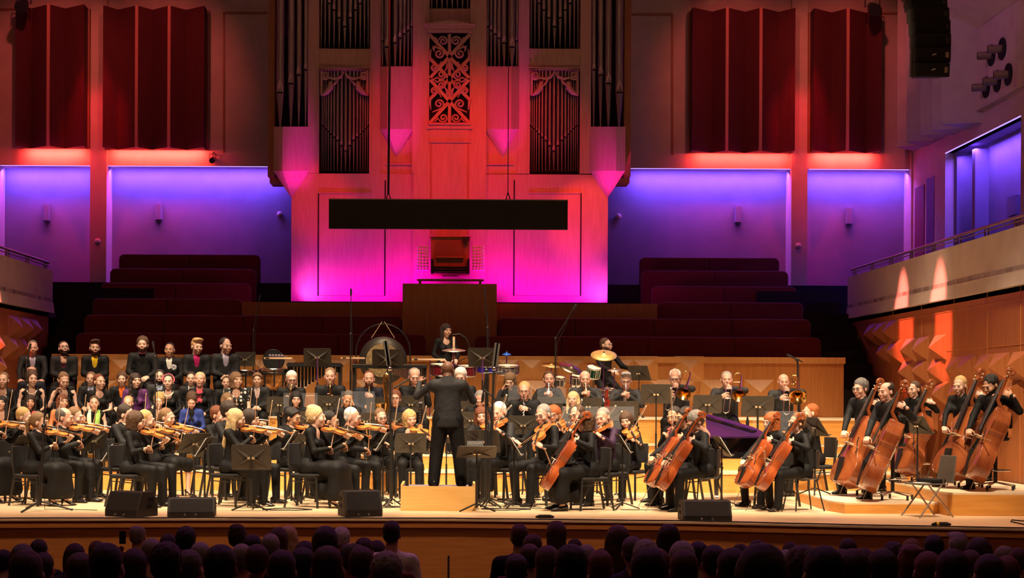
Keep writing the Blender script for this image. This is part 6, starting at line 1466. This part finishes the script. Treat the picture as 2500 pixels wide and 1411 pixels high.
# ---- double basses
BA = ('double bass', 1)
mus((2100, 954), 23.7, .15, -58, 'bass player in a black suit with glasses', ' farthest from the wall', chair='stool', hair='curly', hcol='salt', skin='rosy', glasses=True, top='suit', pose='bass', inst=BA, hyaw=8, pitch=8, lean=8, scale=1.0, seat=.82, hands=dict(nx=-.3))
mus((2163, 957), 22.5, .15, -62, 'bass player in a dark jacket', ' on the low platform, turned to the players', chair='stool', hair='fringe', hcol='dark', skin='rosy', top='charcoal', pose='bass', inst=BA, hyaw=4, pitch=6, lean=8, vox=.023, seat=.80, hands=dict(nx=-.8))
mus((2231, 951), 24.35, .31, -52, 'bass player in black at the back', ' in front of the side wall', chair='stool', sex='f', hair='ponytail', hcol='brown', pose='bass', inst=BA, hyaw=0, pitch=6, seat=.80)
mus((2343, 942), 23.0, .31, -48, 'bass player in a black blouse', ' on the taller platform', chair='stool', sex='f', hair='ponytail', hcol='blond', pose='bass', inst=BA, hyaw=6, pitch=10, seat=.72, hands=dict(nx=-.3))
mus((2418, 941), 22.3, .31, -58, 'bass player in a black shirt at the corner', ', head bowed over the bass', chair='stool', hair='spiky', hcol='black', skin='tan', beard=True, pose='bass', inst=BA, hyaw=0, pitch=26, vox=.023, seat=.72, hands=dict(nx=-.8))
# ---- piano, winds and brass
mus((1977, 1006), 25.75, 0, -80, 'pianist in black at the far side of the keyboard', ' hidden behind a stand', sex='f', hair='short', hcol='red', pose='lap', hands=dict(L=(.15, -.45, .75), R=(-.15, -.45, .75)))
RB, RA = 26.8, 28.0
Z1, Z2, Z3 = .337, .58, .74
mus((723, 974), RB, Z1, 8, 'wind player in a black blouse facing the hall', ' before a clear shield', sex='f', hair='long', hcol='black', pitch=10)
mus((849, 975), RB, Z1, 10, 'wind player resting the face on a hand', '', hair='crop', hcol='salt', skin='tan', pitch=30, top='suit', hroll=12, hands=dict(L=(.09, -.22, 1.10)))
mus((965, 974), RB, Z1, 0, 'wind player in a dark shirt with glasses', ' beside the golden saxophone', hair='curly', hcol='auburn', skin='rosy', glasses=True, top='navy')
mus((1172, 975), RB, Z1, -5, 'wind player in black looking down', ' behind the conductor arm', hair='crop', hcol='grey', skin='rosy', pitch=35)
mus((1280, 954), RB, Z1, -6, 'clarinettist in a black shirt with glasses', '', hair='short', hcol='blond', skin='rosy', glasses=True, top='suit', pose='reed', inst=('black clarinet',), pitch=6)
mus((1399, 975), RB, Z1, -12, 'wind player in a black top, smiling', ' before the trumpeter in the grey suit', sex='f', hair='long', hcol='pale')
mus((712, 927), RA, Z2, 12, 'saxophonist in a black shirt with glasses', ' in front of the timpani', hair='short', hcol='white', beard=True, glasses=True, skin='rosy', pose='sax', inst=('golden saxophone',), pitch=12)
mus((806, 920), RA, Z2, 2, 'saxophonist in a dark suit', ' under the percussion stand', hair='short', hcol='light', skin='rosy', top='suit', pose='sax', inst=('golden saxophone',), hands=dict(sd=.3))
mus((901, 926), RA, Z2, 4, 'saxophonist in a dark blue shirt', ' below the gong', hair='crop', hcol='auburn', beard=True, skin='rosy', top='navy', pose='reed', inst=('golden soprano saxophone',), hands=dict(brass=True, len=.62))
mus((1012, 921), RA, Z2, 8, 'wind player in black clasping hands', ' beside the conductor shoulder', hair='fringe', hcol='grey', skin='rosy', pitch=16, pose='clasp', hands=dict(L=(.10, -.25, 1.0), R=(.02, -.25, .98)))
mus((1124, 914), RA, Z2, -6, 'wind player in a dark suit', ' half hidden behind the conductor head', hair='curly', hcol='white', skin='rosy', top='suit', pitch=14)
mus((1245, 930), RA, Z2, -10, 'brass player in dark grey shading the face with a hand', '', sex='f', hair='long', hcol='light', top='charcoal', pitch=24, hands=dict(R=(-.10, -.22, 1.06), hpR='curl'))
mus((1340, 927), RA, Z2, -4, 'trumpeter in a black turtleneck', '', sex='f', hair='short', hcol='brown', skin='rosy', pose='trumpet', inst=('silver trumpet',), hands=dict(metal='silver', dn=.9), hyaw=4, top='black', extras=(('neck', 'black', .03),))
mus((1428, 926), RA, Z2, 0, 'trumpeter in a grey suit', ' before the drum kit', hair=None, hcol='grey', skin='rosy', top='grey', pose='trumpet', inst=('golden trumpet',), hands=dict(dn=.9), pitch=6)
mus((1528, 931), RA, Z2, -6, 'trumpeter in a dark grey suit with glasses', ' below the drummer hand', hair='quiff', hcol='grey', skin='rosy', glasses=True, top='grey', pose='trumpet', inst=('silver trumpet',), hands=dict(metal='silver', dn=.8), pitch=10)
TBI = ('brass trombone',)
mus((1648, 913), 28.0, Z2, -12, 'trombonist in a dark suit with glasses', ' nearest the trumpets', hair='fringe', hcol='white', skin='rosy', glasses=True, top='grey', pose='trombone', inst=TBI, pitch=14, vox=.023, hands=dict(slide=.75))
mus((1774, 928), 28.0, Z2, -6, 'trombonist in a dark jacket', ' in the middle of the three', hair='crop', hcol='grey', skin='rosy', top='grey', pose='trombone', inst=TBI, hands=dict(slide=.80))
mus((1913, 933), 28.0, Z2, -4, 'bass trombonist in a dark jacket', ' beside the boom microphone', hair=None, hcol='grey', skin='rosy', top='grey', pose='trombone', inst=('large bass trombone',), hands=dict(slide=.8, bell=.145, valves=True), pitch=4)
# ---- percussionists
person((1089, 807), 30.3, ZP, 14, 'percussionist in a black blouse standing behind the suspended cymbal', sex='f', hair='long', hcol='dark', stand=True, pose='side', group='orchestra players', neckline=.05, hyaw=16, pitch=6, hands=dict(L=(.14, -.28, 1.05), R=(-.14, -.26, 1.05)), lean=2)
mus((1480, 843), 30.25, ZP, 24, 'drummer in black with glasses', ' turned sideways behind the ride cymbal', chair='stool', hair='short', hcol='brown', beard=True, glasses=True, hyaw=24, hands=dict(L=(.34, -.42, .95), R=(-.05, -.4, .9)), seat=.66)
# ---- choir
def sing(px, Y, fl, yaw, label, chair=True, **kw):
    kw.setdefault('vox', .029)
    r, W, sc = person(px, Y, fl, yaw, label, group='choir singers', **kw)
    if chair:
        short = label.split(',')[0]
        seat_for(W, sc, 'chair', ' '.join(short.split()[:11]))
YT = 29.45
sing((80, 850), YT, 1.2, 10, 'singer in a black jacket over a lavender grey shirt, hand on knee', hair='crop', hcol='salt', skin='rosy', top='suit', shirt='lavender', pose='knees', hyaw=6, pitch=4)
sing((156, 851), YT, 1.2, 8, 'singer in a charcoal jacket over a burgundy shirt, chin raised', hair='short', hcol='dark', beard=True, glasses=True, top='charcoal', shirt='burgundy', pose='clasp', hyaw=16, pitch=-14)
sing((232, 850), YT, 1.2, 6, 'singer in a black jacket over a bright yellow shirt, hands folded', hair='quiff', hcol='brown', beard=True, top='suit', shirt='yellow', pose='clasp', hyaw=10)
sing((348, 842), YT, 1.2, 6, 'singer in black with a red bow tie, smiling', hair='curly', hcol='brown', beard=True, top='suit', shirt='black', pose='lap', extras=(('tie', 'wine'),))
sing((414, 855), YT + .75, 1.2, 0, 'singer in a black jacket with a grey flower brooch, hands down', hair='crop', hcol='black', skin='tan', top='suit', shirt='white', pose='lap', extras=(('flower', 'silver', 1, .055, -.17),), lapel=True)
sing((481, 847), YT, 1.2, 4, 'singer in a black jacket over a magenta shirt, looking aside', hair='quiff', hcol='blond', top='suit', shirt='magenta', pose='clasp', hyaw=26, pitch=6)
sing((551, 845), YT, 1.2, 10, 'singer in a charcoal jacket over a pale lavender shirt, looking aside', hair='receding', hcol='dark', top='charcoal', shirt='lavender', pose='clasp', hyaw=30, pitch=6)
Y3, Z_3 = 28.64, .74
sing((76, 913), Y3, Z_3, 4, 'singer in a navy jacket, half hidden behind the beaded dress', hair='fringe', hcol='light', skin='rosy', top='navy', shirt='white')
sing((152, 926), Y3, Z_3, 4, 'singer in a dark jacket with coral shirt, hidden behind the lace top', hair='short', hcol='dark', top='suit', shirt='coral')
sing((222, 926), Y3, Z_3, 4, 'singer in a charcoal jacket over a light blue shirt', hair='short', hcol='light', top='charcoal', shirt='lightblue')
sing((298, 927), Y3, Z_3, 6, 'singer in a black jacket over an orange shirt', hair='curly', hcol='brown', top='suit', shirt='orange')
sing((390, 921), Y3, Z_3, 6, 'singer in a grey jacket over a blue shirt, below the brooch', hair='short', hcol='dark', beard=True, top='grey', shirt='lightblue')
sing((467, 926), Y3, Z_3, 4, 'singer in a dark jacket hidden behind the pink blouse', hair='short', hcol='dark', top='suit', shirt='white')
sing((553, 935), Y3, Z_3, 4, 'singer in a dark jacket hidden behind the polka dot dress', hair='short', hcol='brown', top='suit', shirt='white')
sing((628, 928), 28.66, .74, 4, 'singer in a charcoal suit over a pinkish shirt at the end of the row', hair='bowl', hcol='light', top='charcoal', shirt='pinkwhite', pose='clasp')
Y2, Z_2 = 27.74, .58
sing((8, 929), Y2, Z_2, 4, 'singer in a black top with a silver brooch at the picture edge', sex='f', hair='ponytail', hcol='light', neckline=.05, extras=(('flower', 'silver', .6, .025, -.13),))
sing((78, 926), Y2, Z_2, 14, 'singer in a black dress with beaded shoulder straps', sex='f', hair='updo', hcol='brown', sleeve='none', neckline=.08, hyaw=18, extras=(('neck', 'white', .006),))
sing((156, 930), Y2, Z_2, 8, 'singer in a black lace top touching the head, looking down', sex='f', hair='bun', hcol='light', sleeve='none', neckline=.09, hyaw=20, pitch=20, hands=dict(R=(-.13, -.17, 1.0), hpR='curl'))
sing((243, 933), Y2, Z_2, 12, 'singer in a plain black dress with bare arms, looking aside', sex='f', hair='short', hcol='auburn', sleeve='short', neckline=.06, hyaw=30, pose='clasp')
sing((331, 930), Y2, Z_2, 10, 'singer in a purple jacket over a black top', sex='f', hair='wavylong', hcol='dark', top='purple', shirt='black', hyaw=18)
sing((411, 933), Y2, Z_2, 2, 'singer in a black cardigan with pearl necklace and red headband', sex='f', hair='bun', hcol='dark', neckline=.08, extras=(('band', 'pink'), ('neck', 'cream', .012)))
sing((488, 928), Y2, Z_2, 2, 'singer in a pink blouse under black lace, chin raised', sex='f', hair='bun', hcol='pale', skin='rosy', top='black', shirt='pink', pitch=-10, extras=(('neck', 'black', .016),))
sing((577, 928), Y2, Z_2, 10, 'singer in a black dress with white polka dots', sex='f', hair='bob', hcol='light', top='polka', sleeve='short', hyaw=22, neckline=.07)
Y1 = 26.95
sing((4, 984), Y1, Z1, 6, 'singer in a black V-neck in the front row at the picture edge', sex='f', hair='long', hcol='black', neckline=.10, pitch=-4)
sing((73, 982), Y1, Z1, 10, 'singer in a black top with a coral flower at the shoulder', sex='f', hair='long', hcol='dark', skin='rosy', hyaw=10, extras=(('flower', 'coral', .9, .055, -.06),))
sing((153, 981), Y1, Z1, 14, 'singer in a peach dress in the front row, looking aside', sex='f', hair='wavylong', hcol='auburn', top='peach', hyaw=22)
sing((230, 985), Y1, Z1, 4, 'singer with a green and cream scarf over a sleeveless black top', sex='f', hair='short', hcol='brown', sleeve='none', extras=(('scarf', 'cream', 'green'),), hyaw=8)
sing((313, 985), Y1, Z1, 2, 'singer in a black top with short white sleeves', sex='f', hair='bun', hcol='blond', sleeve='short', neckline=.06, top='black')
sing((388, 980), Y1, Z1, 2, 'singer in a black top below the cardigan with pearls', sex='f', hair='updo', hcol='blond', neckline=.06, pitch=8)
sing((468, 980), Y1, Z1, 6, 'singer in a royal blue jacket, head bowed', sex='f', hair='updo', hcol='brown', top='blue', shirt='black', pitch=28, skin='rosy')
sing((556, 977), Y1, Z1, 12, 'singer in black in the front row below the polka dots', sex='f', hair='long', hcol='light', hyaw=20)

# ---- music stands
B_ = 'black music stand '
stand_at(597, 877, 30.2, ZP, 28, B_ + 'behind the last singer of the top row', 56)
stand_at(775, 872, 29.0, ZP, 0, B_ + 'on a purple rod before the xylophone', 68, rod=1)
stand_at(946, 877, 28.95, ZP, 0, B_ + 'with papers in front of the gong', 76, paper='wide')
stand_at(1178, 873, 29.0, ZP, -14, B_ + 'on a purple rod beside the percussionist', 74, rod=1)
stand_at(1560, 911, 29.3, ZP, -40, B_ + 'beside the drummer hand', 60, tilt=25)
for px, py, Y, fl, yw, lb, wd in ((682, 988, 27.44, Z2, 6, 'before the saxophonist with glasses', 62), (802, 986, 27.44, Z2, 0, 'before the saxophonist in the suit', 64), (925, 990, 27.44, Z2, 0, 'next to the baritone saxophone', 52), (1003, 987, 27.44, Z2, 0, 'before the player clasping hands', 66),
        (1124, 1000, 27.44, Z2, 0, 'half hidden by the conductor jacket', 66), (1247, 990, 27.44, Z2, 0, 'before the player shading the face', 64), (1339, 992, 27.44, Z2, 0, 'before the trumpeter in the turtleneck', 72), (1436, 992, 27.44, Z2, 0, 'before the trumpeter in the grey suit', 66)):
    stand_at(px, py, Y, fl, yw, B_ + lb, wd, paper='wide' if px in (802, 1003, 1436) else None)
stand_at(1522, 1003, 27.44, Z2, 2, B_ + 'large, before the trumpeter with glasses', 76, paper='wide')
stand_at(1602, 962, 26.95, Z1, -8, B_ + 'tall, with yellowish paper before the first trombonist', 76, paper='wide')
stand_at(1727, 987, 27.45, Z2, 0, B_ + 'between first and second trombonist', 72)
stand_at(1850, 992, 27.45, Z2, 0, B_ + 'in front of the bass trombonist', 80, paper='wide')
for px, py, Y, yw, lb, wd in ((755, 1026, 26.2, 0, 'behind the violinist with square glasses', 70), (893, 1028, 26.2, 0, 'behind the loose black shirt violinist', 60), (965, 1028, 26.0, 0, 'between the two violinists facing the hall', 66), (1150, 1026, 26.2, 0, 'behind the violist facing the hall', 66),
        (1277, 1038, 25.6, 0, 'in front of the clarinettist', 74), (1385, 1030, 26.25, 0, 'before the smiling wind player', 66)):
    stand_at(px, py, Y, 0, yw, B_ + lb, wd)
stand_at(62, 1085, 23.0, 0, 64, B_ + 'slanted, of the violinist in velvet', 80, tilt=35)
stand_at(228, 1076, 23.98, 0, 52, B_ + 'of the violinist in the buttoned suit', 80, tilt=22)
stand_at(272, 1105, 23.4, 0, 88, B_ + 'seen edge on behind the wedge monitor', 80, tilt=32, paper='wide')
stand_at(474, 1082, 23.4, 0, 50, B_ + 'of the violinist in the lace dress', 86, tilt=32)
stand_at(500, 1092, 22.9, 0, 86, B_ + 'with white music seen edge on beside the lace dress', 86, tilt=32, paper='wide')
stand_at(613, 1117, 21.95, 0, 0, B_ + 'at the stage edge in front of the lace sleeved violinist', 98, tilt=16)
stand_at(712, 1076, 23.2, 0, 88, B_ + 'with folded music beside the flowing robe', 84, tilt=32, paper='wide')
stand_at(748, 1080, 23.95, 0, 30, B_ + 'behind the back of the flowing robe', 70, tilt=24)
stand_at(935, 1078, 23.1, 0, 88, B_ + 'with bright white music before the loose black shirt', 84, tilt=32, paper='wide')
stand_at(1003, 1082, 23.8, 0, 8, B_ + 'between podium and bar microphone stand', 78)
stand_at(1090, 1062, 23.9, 0, 0, B_ + 'with white score behind the conductor legs', 76, tilt=35, paper='wide')
stand_at(1176, 1078, 23.1, 0, -10, B_ + 'behind the low conductor stand', 90)
stand_at(1164, 1104, 21.95, 0, 4, B_ + 'low and flat beside the podium, carrying a small mixer', 98, tilt=62)
p = at(1160, 1090, 21.98); o = empty('audio_mixer', p + Vector((0, .08, .0))); tag(o, 'small black mixer lying on the low stand beside the podium', 'mixer')
T = Matrix.Rotation(R(28), 4, 'X'); MB().box(-.11, .11, -.08, .08, .0, .04, T).build('mixer_case', M['black'], o)
for k in range(6): MB().box(-.09 + k * .034, -.075 + k * .034, -.04, .05, .04, .048, T).build('fader', M['stand'], o)
stand_at(1255, 1090, 22.6, 0, -88, B_ + 'with white music beside the bar microphones', 84, tilt=32, paper='wide')
stand_at(1458, 1078, 25.3, 0, -40, B_ + 'behind the knit top cellist', 74, tilt=24)
stand_at(1520, 1084, 22.5, 0, -88, B_ + 'seen edge on beside the violist in the pullover', 84, tilt=32, paper='wide')
stand_at(1762, 1090, 23.2, 0, -88, B_ + 'seen edge on in front of the piano', 88, tilt=32, paper='wide')
stand_at(1990, 1042, 23.6, .15, -74, B_ + 'behind the cellist in the jumper', 84, tilt=34)
stand_at(2240, 1038, 23.5, .31, -66, B_ + 'between the basses', 80, tilt=34)
# the empty chair with papers at the stage corner
g = ground(2262, 1261); o = empty('stacking_chair', g + Vector((0, .0, 0)), R(-72)); tag(o, 'empty grey chair with thin steel legs near the double basses', 'chair')
MB().box(-.20, .20, -.22, .18, .43, .45).build('seat', M['greychair'], o, .01); MB().prism([(-.19, .49), (.19, .49), (.17, .86), (-.17, .86)], 'y', .20, .222, T=Matrix.Rotation(R(-9), 4, 'X')).build('backrest', M['greychair'], o, .01)
for sx in (-1, 1):
    MB().tube([(sx * .19, .10, .43), (sx * .21, -.25, 0)], .011, 6).build('leg', M['nozzle'], o); MB().tube([(sx * .19, -.10, .43), (sx * .21, .27, 0)], .011, 6).build('leg', M['nozzle'], o); MB().tube([(sx * .19, .12, .43), (sx * .18, .16, .60)], .011, 6).build('back_post', M['nozzle'], o)
pp = MB().box(-.10, .11, -.12, .10, .0, .004).build('sheet_paper', M['paper']); pp.matrix_basis = TR(o.location + Vector((-.08, -.02, .452)), R(-10)); tag(pp, 'white paper lying on the empty grey chair', 'paper')
bg = MB().box(-.17, .17, -.10, .12, .0, .05).build('black_case', M['blackmatte'], None, .01); bg.matrix_basis = TR(o.location + Vector((.06, .02, .456)), R(-72)); tag(bg, 'flat black case lying on the empty grey chair', 'case')
o = MB().tube([ground(2500, 1274), ground(2470, 1271), ground(2468, 1275), ground(2500, 1282), ground(2540, 1288)], .008, 5).build('stage_cable', M['blackmatte']); o.location.z = .01; tag(o, 'short loop of black cable at the stage corner', 'cable')
for i, (px, py, w_, short) in enumerate(((1352, 1242, 1.35, 'knit top cellist'), (1395, 1231, 1.2, 'leaning violist'), (1620, 1245, 1.2, 'blazer cellist'), (1880, 1243, 1.1, 'two cellists by the piano'))):
    g = ground(px, py); o = MB().box(-w_ / 2, w_ / 2, -.05, .05, 0, .003).build('endpin_board', M['blackmatte']); o.matrix_basis = TR((g.x, g.y, 0), R(2)); tag(o, 'flat black endpin board on the floor under the ' + short, 'endpin board')
# =================================================================== the audience in the dark stalls
AUD = [  # head centre px, head width px, hair, colour, sex
 (12, 1375, 44, 'short', 'black', 'm'), (58, 1372, 60, 'crop', 'salt', 'm'), (98, 1348, 42, 'short', 'dark', 'm'), (183, 1360, 46, 'long', 'dark', 'f'), (236, 1352, 42, 'short', 'brown', 'm'), (337, 1310, 40, 'fringe', 'grey', 'm'), (371, 1350, 48, 'short', 'grey', 'm'), (410, 1336, 44, 'short', 'dark', 'm'), (456, 1322, 46, 'curly', 'black', 'm'), (490, 1362, 50, 'short', 'grey', 'm'),
 (66, 1408, 84, 'crop', 'brown', 'm'), (108, 1390, 54, 'short', 'dark', 'm'), (195, 1402, 70, 'short', 'brown', 'f'), (265, 1388, 80, 'short', 'black', 'm'), (330, 1378, 50, 'bob', 'dark', 'f'), (405, 1384, 76, 'curly', 'dark', 'm'), (465, 1392, 66, 'short', 'salt', 'm'),
 (582, 1316, 38, 'updo', 'dark', 'f'), (620, 1342, 42, 'short', 'black', 'm'), (660, 1338, 46, 'short', 'grey', 'f'), (682, 1320, 44, 'bob', 'brown', 'f'), (706, 1312, 38, 'long', 'pale', 'f'), (592, 1368, 52, 'crop', 'grey', 'm'), (630, 1374, 48, 'short', 'brown', 'f'), (745, 1360, 52, 'short', 'black', 'm'), (795, 1326, 56, 'bob', 'dark', 'f'), (835, 1318, 36, 'curly', 'white', 'm'), (794, 1356, 46, 'short', 'brown', 'm'), (858, 1366, 60, 'fringe', 'salt', 'm'), (890, 1348, 44, 'short', 'dark', 'm'), (918, 1350, 40, 'bob', 'dark', 'f'), (957, 1306, 45, 'short', 'black', 'm'), (540, 1392, 60, 'short', 'dark', 'm'), (690, 1398, 70, 'short', 'dark', 'f'), (800, 1394, 92, 'crop', 'brown', 'm'), (885, 1382, 52, 'short', 'brown', 'f'), (945, 1404, 60, 'curly', 'grey', 'f'), (740, 1388, 66, 'short', 'black', 'm'),
 (1269, 1313, 44, 'crop', 'brown', 'm'), (1302, 1340, 46, 'short', 'brown', 'f'), (1358, 1304, 44, 'bob', 'brown', 'f'), (1403, 1346, 38, 'short', 'black', 'm'), (1430, 1364, 44, 'short', 'grey', 'm'), (1508, 1318, 46, 'long', 'brown', 'f'), (1542, 1350, 52, 'short', 'salt', 'f'), (1632, 1314, 48, 'long', 'dark', 'f'), (1470, 1370, 40, 'short', 'dark', 'm'), (1290, 1366, 48, 'short', 'brown', 'm'), (1335, 1372, 54, 'bob', 'brown', 'f'), (1262, 1396, 56, 'short', 'dark', 'm'), (1390, 1392, 92, 'short', 'dark', 'm'), (1465, 1390, 60, 'short', 'auburn', 'f'), (1575, 1364, 52, 'curly', 'grey', 'f'), (1600, 1388, 60, 'crop', 'auburn', 'm'), (1665, 1362, 50, 'bob', 'grey', 'f'), (1702, 1360, 48, 'short', 'black', 'm'), (1580, 1404, 80, 'short', 'dark', 'm'), (1668, 1396, 66, 'short', 'brown', 'm'),
 (1805, 1358, 40, 'bob', 'dark', 'f'), (1847, 1352, 44, 'short', 'black', 'm'), (1928, 1356, 42, 'short', 'dark', 'm'), (1956, 1372, 48, 'short', 'dark', 'f'), (1880, 1384, 66, 'short', 'brown', 'm'), (1785, 1396, 70, 'short', 'dark', 'm'), (1920, 1380, 46, 'short', 'grey', 'f'), (1955, 1398, 58, 'curly', 'brown', 'm'), (2012, 1392, 48, 'short', 'dark', 'm'), (2070, 1348, 44, 'short', 'dark', 'm'), (2050, 1386, 44, 'short', 'brown', 'f'), (2105, 1382, 56, 'short', 'dark', 'm'), (2080, 1406, 70, 'crop', 'brown', 'm'), (1740, 1378, 56, 'short', 'dark', 'm'),
 (2180, 1366, 54, 'curly', 'dark', 'f'), (2222, 1348, 44, 'short', 'light', 'f'), (2278, 1344, 46, 'short', 'black', 'm'), (2338, 1340, 48, 'quiff', 'grey', 'm'), (2388, 1352, 54, 'bob', 'dark', 'f'), (2450, 1362, 44, 'fringe', 'grey', 'm'), (2485, 1372, 46, 'short', 'brown', 'f'), (2150, 1398, 60, 'short', 'dark', 'm'), (2225, 1386, 54, 'updo', 'auburn', 'f'), (2262, 1398, 64, 'short', 'auburn', 'm'), (2365, 1386, 54, 'short', 'brown', 'm'), (2325, 1404, 62, 'short', 'dark', 'm'), (2455, 1404, 62, 'short', 'auburn', 'f'), (2410, 1408, 60, 'short', 'dark', 'f'), (2005, 1408, 60, 'short', 'black', 'm'), (1860, 1408, 60, 'bob', 'dark', 'f')]
aud_top = {}
def aud_mesh(fem):
    if fem not in aud_top:
        f = Field((-.32, -.25, -.02), (.32, .25, .75), .030)
        sw = .17 if fem else .20
        f.cap((0, 0, .1), (0, 0, .45), .15, .155, .05, (0, 1, 0), .75); f.cap((-sw * .8, 0, .52), (sw * .8, 0, .52), .075, .075, .05); f.cap((0, 0, .60), (0, .0, .50), .06, .09, .05)
        for s in (-1, 1): f.cap((s * sw, 0, .52), (s * (sw + .05), -.03, .25), .062, .052, .03); f.cap((s * (sw + .05), -.03, .25), (s * .14, -.24, .14), .052, .045, .03)
        f.cap((0, .0, .08), (0, -.2, .06), .16, .13, .06)
        aud_top[fem] = f.mesh()
    return aud_top[fem]
SPEC = {337: ('wine', 'in a dark jacket raising a phone'), 582: ('wine', 'in a dark red top'), 706: ('cream', 'in a yellowish top'), 957: ('white', 'sitting tall in a pale jumper'), 1269: ('black', 'in a black jacket sitting tall beside the aisle'), 1358: ('lavender', 'in a pale collar sitting tall'), 1632: ('white', 'in a white cardigan'), 1508: ('black', 'sitting tall in black below the front cellist')}
lms = ['left end', 'left part', 'left of the centre aisle', 'right of the centre aisle', 'right part', 'right end']
ORD = 'first second third fourth fifth sixth seventh eighth ninth tenth eleventh twelfth thirteenth fourteenth fifteenth sixteenth seventeenth eighteenth nineteenth twentieth'.split()
ORD += ['twenty-' + q for q in ORD[:9]] + ['thirtieth'] + ['thirty-' + q for q in ORD[:9]] + ['fortieth']
PLACED = []; YAUD = {}
for a in sorted(AUD, key=lambda q: q[1]):      # nobody sits in another's seat: later rows sit nearer to us
    Y = min(17.2, max(8.2, .175 * FPX / a[2]))
    for _ in range(40):
        hit = [q for q in PLACED if abs(q[0] - (a[0] - VPX) / FPX * Y) < .56 and abs(q[1] - Y) < .66]
        if not hit: break
        Y = min(q[1] for q in hit) - .665
    PLACED.append(((a[0] - VPX) / FPX * Y, Y)); YAUD[a[:2]] = max(Y, 3.5)
for i, (px, py, wpx, hr, hc, sx) in enumerate(AUD):
    Y = YAUD[(px, py)]; fem = 1 if sx == 'f' else 0
    V, F, mi, bd = HEADS[(fem, 1)]
    tw = (px * 13 % 31) - 15; c, s = math.cos(R(180 + tw)), math.sin(R(180 + tw)); Rz = np.array([[c, -s, 0], [s, c, 0], [0, 0, 1]])
    tv, tf = aud_mesh(fem)
    p = at(px, py, Y); sk = ('pale', 'rosy', 'tan')[i % 3]
    me = npmesh('person', V @ Rz.T, F, [skinmat(sk), pm('lips_' + sk, (.4, .2, .15)), pm('eye_white', (.6, .5, .5)), pm('eye_dark', (.02, .01, .01)), hairmat(hc)], mi)
    o = link('person', me); o.location = p
    col, txt = SPEC.get(px, (('black', 'suit', 'navy', 'charcoal', 'wine', 'burgundy')[i % 6], None))
    zone = ('under the first violins', 'under the second monitor', 'under the violinist in the robe', 'under the front cellist', 'under the cello monitor', 'under the double basses')[min(5, int(px / 417))]
    depth = 'in the front row' if wpx <= 44 else ('in a middle row' if wpx <= 56 else 'in a near row')
    rank = sorted(a[0] for a in AUD if (a[2] <= 44, a[2] <= 56) == (wpx <= 44, wpx <= 56)).index(px) + 1
    lab = 'listener ' + (txt or 'in dark clothes %s, %s from the left' % (depth, ORD[rank - 1]))
    tag(o, lab, 'person', 'audience seen from behind')
    t = link('jacket', npmesh('jacket', tv @ Rz.T + npv(0, 0, -.76), tf, [clothmat(col)]), o)
    h = link('hair', hair_mesh(hr), o, Matrix.Rotation(R(180 + tw), 4, 'Z')); h.material_slots[0].link = 'OBJECT'; h.material_slots[0].material = hairmat(hc)
    if px == 337:
        o2 = MB().box(-.035, .035, -.005, .005, -.07, .07).build('mobile_phone', M['black']); o2.location = p + Vector((-.19, .12, -.02)); tag(o2, 'mobile phone held up beside a listener head', 'phone')
        MB().tube([(-.20, -.02, -.30), (-.27, .02, -.36), (-.19, .10, -.12)], [.05, .045, .026], 8).build('raised_arm', clothmat(col), o)
    if py + .34 * FPX / Y > 1405: continue
    st = empty('theatre_seat', (p.x, Y - .16, p.z - 1.22)); tag(st, 'dark red theatre seat under the ' + ('listener ' if txt else '') + (txt or '%s listener from the left %s' % (ORD[rank - 1], depth)), 'seat', 'seats of the stalls')
    MB().prism([(-.25, .40), (.25, .40), (.25, .82), (.20, .88), (-.20, .88), (-.25, .82)], 'y', -.06, .02).build('backrest', M['velvet'], st, .02); MB().box(-.24, .24, .02, .48, .36, .46).build('seat', M['velvet'], st, .02)
    for q in (-1, 1): MB().box(q * .27 - .02, q * .27 + .02, -.05, .40, 0, .62).build('armrest', M['organdark'], st)
    st['z_floor'] = p.z - 1.22
# tidy: drop the models that nobody plays, place the rest
def drop(o):
    for c in list(o.children): drop(c)
    bpy.data.objects.remove(o)
drop(_st)
for k, p in list(PROTO.items()):
    if k not in USED: drop(p)
